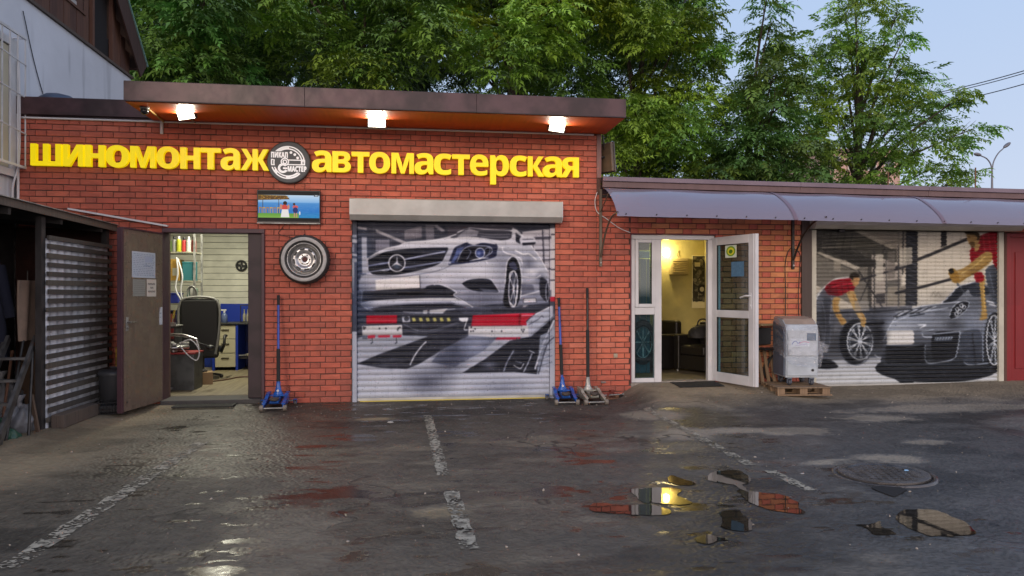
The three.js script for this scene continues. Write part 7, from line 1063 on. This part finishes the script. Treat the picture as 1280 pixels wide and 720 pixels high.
{
  const cover = (x0, x1, y0, y1, step, r, dz = 0, keep = () => true) => { const out = []; let row = 0; for (let y = y0; y <= y1; y += step * 0.8, row++) for (let x = x0 + (row % 2) * step / 2; x <= x1; x += step) { const px = x + rr(-0.3, 0.3) * step, py = y + rr(-0.3, 0.3) * step; if (keep(px, py)) out.push([px, py, r * rr(0.7, 1.25), dz]); } return out; };
  const g = [0.18, 0.31, 0.034];
  makeTree('leafy maple rising between the white plastered house and the garage roof', [-6.2, 0, -8.6], -7.6, [...cover(185, 340, -50, 85, 52, 34), [200, 92, 22], [240, 90, 24], [290, 96, 22], [168, 80, 14], [185, 60, 18]], [0.14, 0.30, 0.05], 118);
  makeTree('dark stemmed maple behind the middle of the garage canopy with its trunk showing', [-1.15, 0, -9.0], -8.6, cover(345, 585, -50, 100, 54, 37, 0, (x, y) => Math.hypot((x - 545) / 20, (y - 80) / 30) > 1), g, 100);
  makeTree('broad yellow green maple behind the right half of the garage canopy', [2.6, 0, -9.4], -8.8, cover(585, 745, -50, 108, 52, 37), [0.21, 0.33, 0.03], 106);
  makeTree('tall maple with a ragged right edge against the sky behind the garage corner', [6.2, 0, -10.2], -9.6, [...cover(770, 850, -50, 215, 50, 36), [868, -20, 20], [876, 14, 14], [852, 40, 26], [884, 68, 10], [868, 100, 18], [888, 64, 7], [865, 130, 30], [850, 165, 34], [872, 190, 28], [840, 210, 36], [890, 225, 26], [780, 232, 30], [815, 235, 30]], [0.17, 0.30, 0.034], 100);
  makeTree('slender maple with a narrow pointed top behind the annex roof', [9.6, 0, -9.8], -9.4, [[960, -14, 8], [957, 8, 13], [962, 30, 13], [955, 52, 20], [972, 62, 12], [945, 84, 20], [968, 92, 26], [942, 112, 26], [972, 122, 30], [925, 140, 24], [950, 152, 36], [980, 160, 30], [918, 172, 28], [945, 188, 36], [985, 196, 34], [905, 200, 30], [925, 225, 38], [965, 228, 38], [1000, 226, 30]], [0.135, 0.26, 0.048], 78);
  makeTree('wide spreading maple with airy branches at the right above the annex awning', [13.4, 0, -10.8], -10.4, [[1068, -22, 16], [1078, 2, 18], [1056, 14, 16], [1098, 16, 20], [1122, 18, 12], [1040, 42, 20], [1070, 44, 28], [1105, 50, 24], [1130, 48, 10], [1018, 66, 26], [1050, 84, 34], [1092, 88, 34], [1125, 88, 18], [1005, 104, 26], [1035, 122, 36], [1080, 124, 38], [1120, 120, 28], [1150, 100, 16], [1165, 116, 18], [1000, 146, 30], [1045, 164, 36], [1092, 164, 36], [1138, 152, 30], [1176, 142, 22], [1200, 122, 10], [1012, 190, 30], [1058, 200, 30], [1106, 196, 26], [1150, 184, 26], [1188, 170, 18], [1208, 164, 12], [1226, 163, 8], [1170, 208, 18], [1196, 212, 14], [1210, 224, 10], [1128, 218, 20], [1078, 226, 22], [1020, 226, 26], [1186, 232, 14]], [0.18, 0.31, 0.038], 44);
  // second row that closes the wood behind, leaves coloured dark for its shade
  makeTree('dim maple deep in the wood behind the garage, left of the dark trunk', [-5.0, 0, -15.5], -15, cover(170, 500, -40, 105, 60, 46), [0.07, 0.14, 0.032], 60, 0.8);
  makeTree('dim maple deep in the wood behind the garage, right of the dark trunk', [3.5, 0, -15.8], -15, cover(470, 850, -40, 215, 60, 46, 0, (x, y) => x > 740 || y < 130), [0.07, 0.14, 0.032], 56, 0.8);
}
// thick dark trunk seen through the gap in the leaves
// ------------------------------------------------------------------ far things at the right
{
  const b = atZ(1240, 238, -38), t = thing('street_lamp', 'grey double armed street lamp standing far behind the annex roof at the right', 'street lamp', [b[0], 0, -38]), m = M(0.17, 0.17, 0.19, 0.5, { metalness: 0.3 });
  const k = 0.0632, y0 = 10.4; part(t, 'pole', [rod([0, 0, 0], [0, 8.9, 0], 0.16, 0.12), rod([0, 8.9, 0], [0, y0, 0], 0.08, 0.06)], m);
  part(t, 'arm', [tube([[0, y0 - 0.1, 0], [-0.12, y0 + 0.45, 0], [-0.45, y0 + 0.85, 0], [-0.95, y0 + 1.05, 0]], 0.045, 20)], m); part(t, 'arm', [tube([[0, y0 - 0.1, 0], [0.12, y0 + 0.6, 0], [0.5, y0 + 1.25, 0], [0.95, y0 + 1.65, 0]], 0.045, 20)], m);
  part(t, 'lamp_head', [new THREE.SphereGeometry(0.16, 16, 10).scale(1.9, 0.8, 1).rotateZ(-0.2).translate(-1.18, y0 + 1.13, 0)], m); part(t, 'lamp_head', [new THREE.SphereGeometry(0.16, 16, 10).scale(2.2, 0.8, 1).rotateZ(0.62).translate(1.22, y0 + 1.88, 0)], m);
  // cables
  const cable = (label, a, c, sag, r) => { const A = atZ(...a), B = atZ(...c), pts = []; for (let i = 0; i <= 12; i++) { const f = i / 12; pts.push([lerp(A[0], B[0], f), lerp(A[1], B[1], f) - sag * 4 * f * (1 - f), lerp(A[2], B[2], f)]); } single('power_cable', [tube(pts, r, 40, 6)], MAT.black, label, 'cable', 'cables over the annex'); };
  cable('uppermost of the three dark overhead cables running into the right tree', [1330, 73, -12], [1150, 120, -20], 0.1, 0.018); cable('middle one of the three dark overhead cables running into the right tree', [1330, 76, -12], [1150, 122, -20], 0.12, 0.016); cable('lowest of the three dark overhead cables running into the right tree', [1330, 90, -12], [1150, 134, -20], 0.12, 0.018);
  for (const [i, px, py, h] of [[0, 1219, 238, 0.34], [1, 1110, 236, 0.24]]) { const p = atZ(px, py, -0.06), r = thing('roof_rod', i ? 'shorter rusty rod standing on the annex parapet before the wide maple' : 'taller rusty rod on the annex parapet next to the far street lamp', 'rod', [p[0], p[1] - 0.1, -0.06]); part(r, 'rod', [rod([0, 0, 0], [0.005, h + 0.1, 0], 0.010)], MAT.rust); part(r, 'foot', [box(-0.02, 0.02, 0.06, 0.08, -0.02, 0.02)], MAT.rust); }
  // pale pink block of flats glimpsed through the wide maple
  const A = atZ(1050, 185, -62), bd = thing('apartment_block', 'far pale pink apartment block glimpsed through the wide maple', 'building', [A[0], 0, -62]); part(bd, 'wall', [box(-2, 7, 0, 16.4, -8, 0)], M(0.62, 0.40, 0.33, 0.8, { map: T.mott, mrep: 0.2 })); part(bd, 'roof', [box(-2.2, 7.2, 16.4, 16.8, -8.2, 0.2)], M(0.3, 0.2, 0.18, 0.8)); for (let f = 0; f < 6; f++) for (let c = 0; c < 4; c++) { const w = part(bd, 'window', [box(-1.2 + c * 2.1, 0.0 + c * 2.1, 1 + f * 2.7, 2.5 + f * 2.7, 0.001, 0.08)], M(0.6, 0.55, 0.5, 0.6)); part(w, 'pane', [box(-1.1 + c * 2.1, -0.1 + c * 2.1, 1.1 + f * 2.7, 2.4 + f * 2.7, 0.081, 0.09)], M(0.05, 0.06, 0.08, 0.1)); }
}
// small litter on the yard
{
  const spots = [[488, 528, 'pale pebble lying in the wet yard before the left rail of the large shutter', 0.03], [1003, 592, 'tiny pale chip on the asphalt between the painted line and the manhole cover', 0.012], [1133, 588, 'tiny bright pale blue bottle cap on the manhole cover', 0.014]];
  spots.forEach(([px, py, label, r], i) => { const p = atY(px, py, i === 2 ? 0.03 : 0.003), g = new THREE.IcosahedronGeometry(r, 2), q = g.attributes.position; for (let k = 0; k < q.count; k++) { const s = 0.8 + 0.4 * vnoise(q.getX(k) * 60 + 30, q.getY(k) * 60 + q.getZ(k) * 40 + 30, 256, 801 + i); q.setXYZ(k, q.getX(k) * s * 1.2, Math.max(-0.002, q.getY(k) * s * 0.5), q.getZ(k) * s); } g.computeVertexNormals(); single(i === 2 ? 'bottle_cap' : 'pebble', [g.translate(p[0], p[1], p[2])], i === 2 ? M(0.25, 0.45, 0.65, 0.3) : M(0.30, 0.29, 0.27, 0.8), label, i === 2 ? 'bottle cap' : 'pebble'); });
}
{
  const g = new THREE.IcosahedronGeometry(1, 0), m = M(0.22, 0.20, 0.18, 0.85), N = 900, im = new THREE.InstancedMesh(g, m, N), o = new THREE.Object3D(), c = new THREE.Color();
  for (let i = 0; i < N; i++) { const x = rr(-3.4, 8.8), z = rnd() < 0.4 ? rr(0.05, 1.2) : rr(0.3, 6.0), s = 0.0025 + 0.007 * rnd() ** 3; o.position.set(x, gy(x, z) + s * 0.4, z); o.rotation.set(rr(0, 3), rr(0, 3), rr(0, 3)); o.scale.set(s * rr(0.8, 1.6), s * 0.7, s * rr(0.8, 1.4)); o.updateMatrix(); im.setMatrixAt(i, o.matrix); const t = rr(0.4, 1.6); im.setColorAt(i, c.setRGB(t, t * 0.97, t * 0.92)); }
  im.name = 'gravel'; im.userData = { label: 'loose grit and small chips scattered over the asphalt yard', category: 'grit', kind: 'stuff' }; im.castShadow = im.receiveShadow = true; scene.add(im);
}
renderer.render(scene, camera);
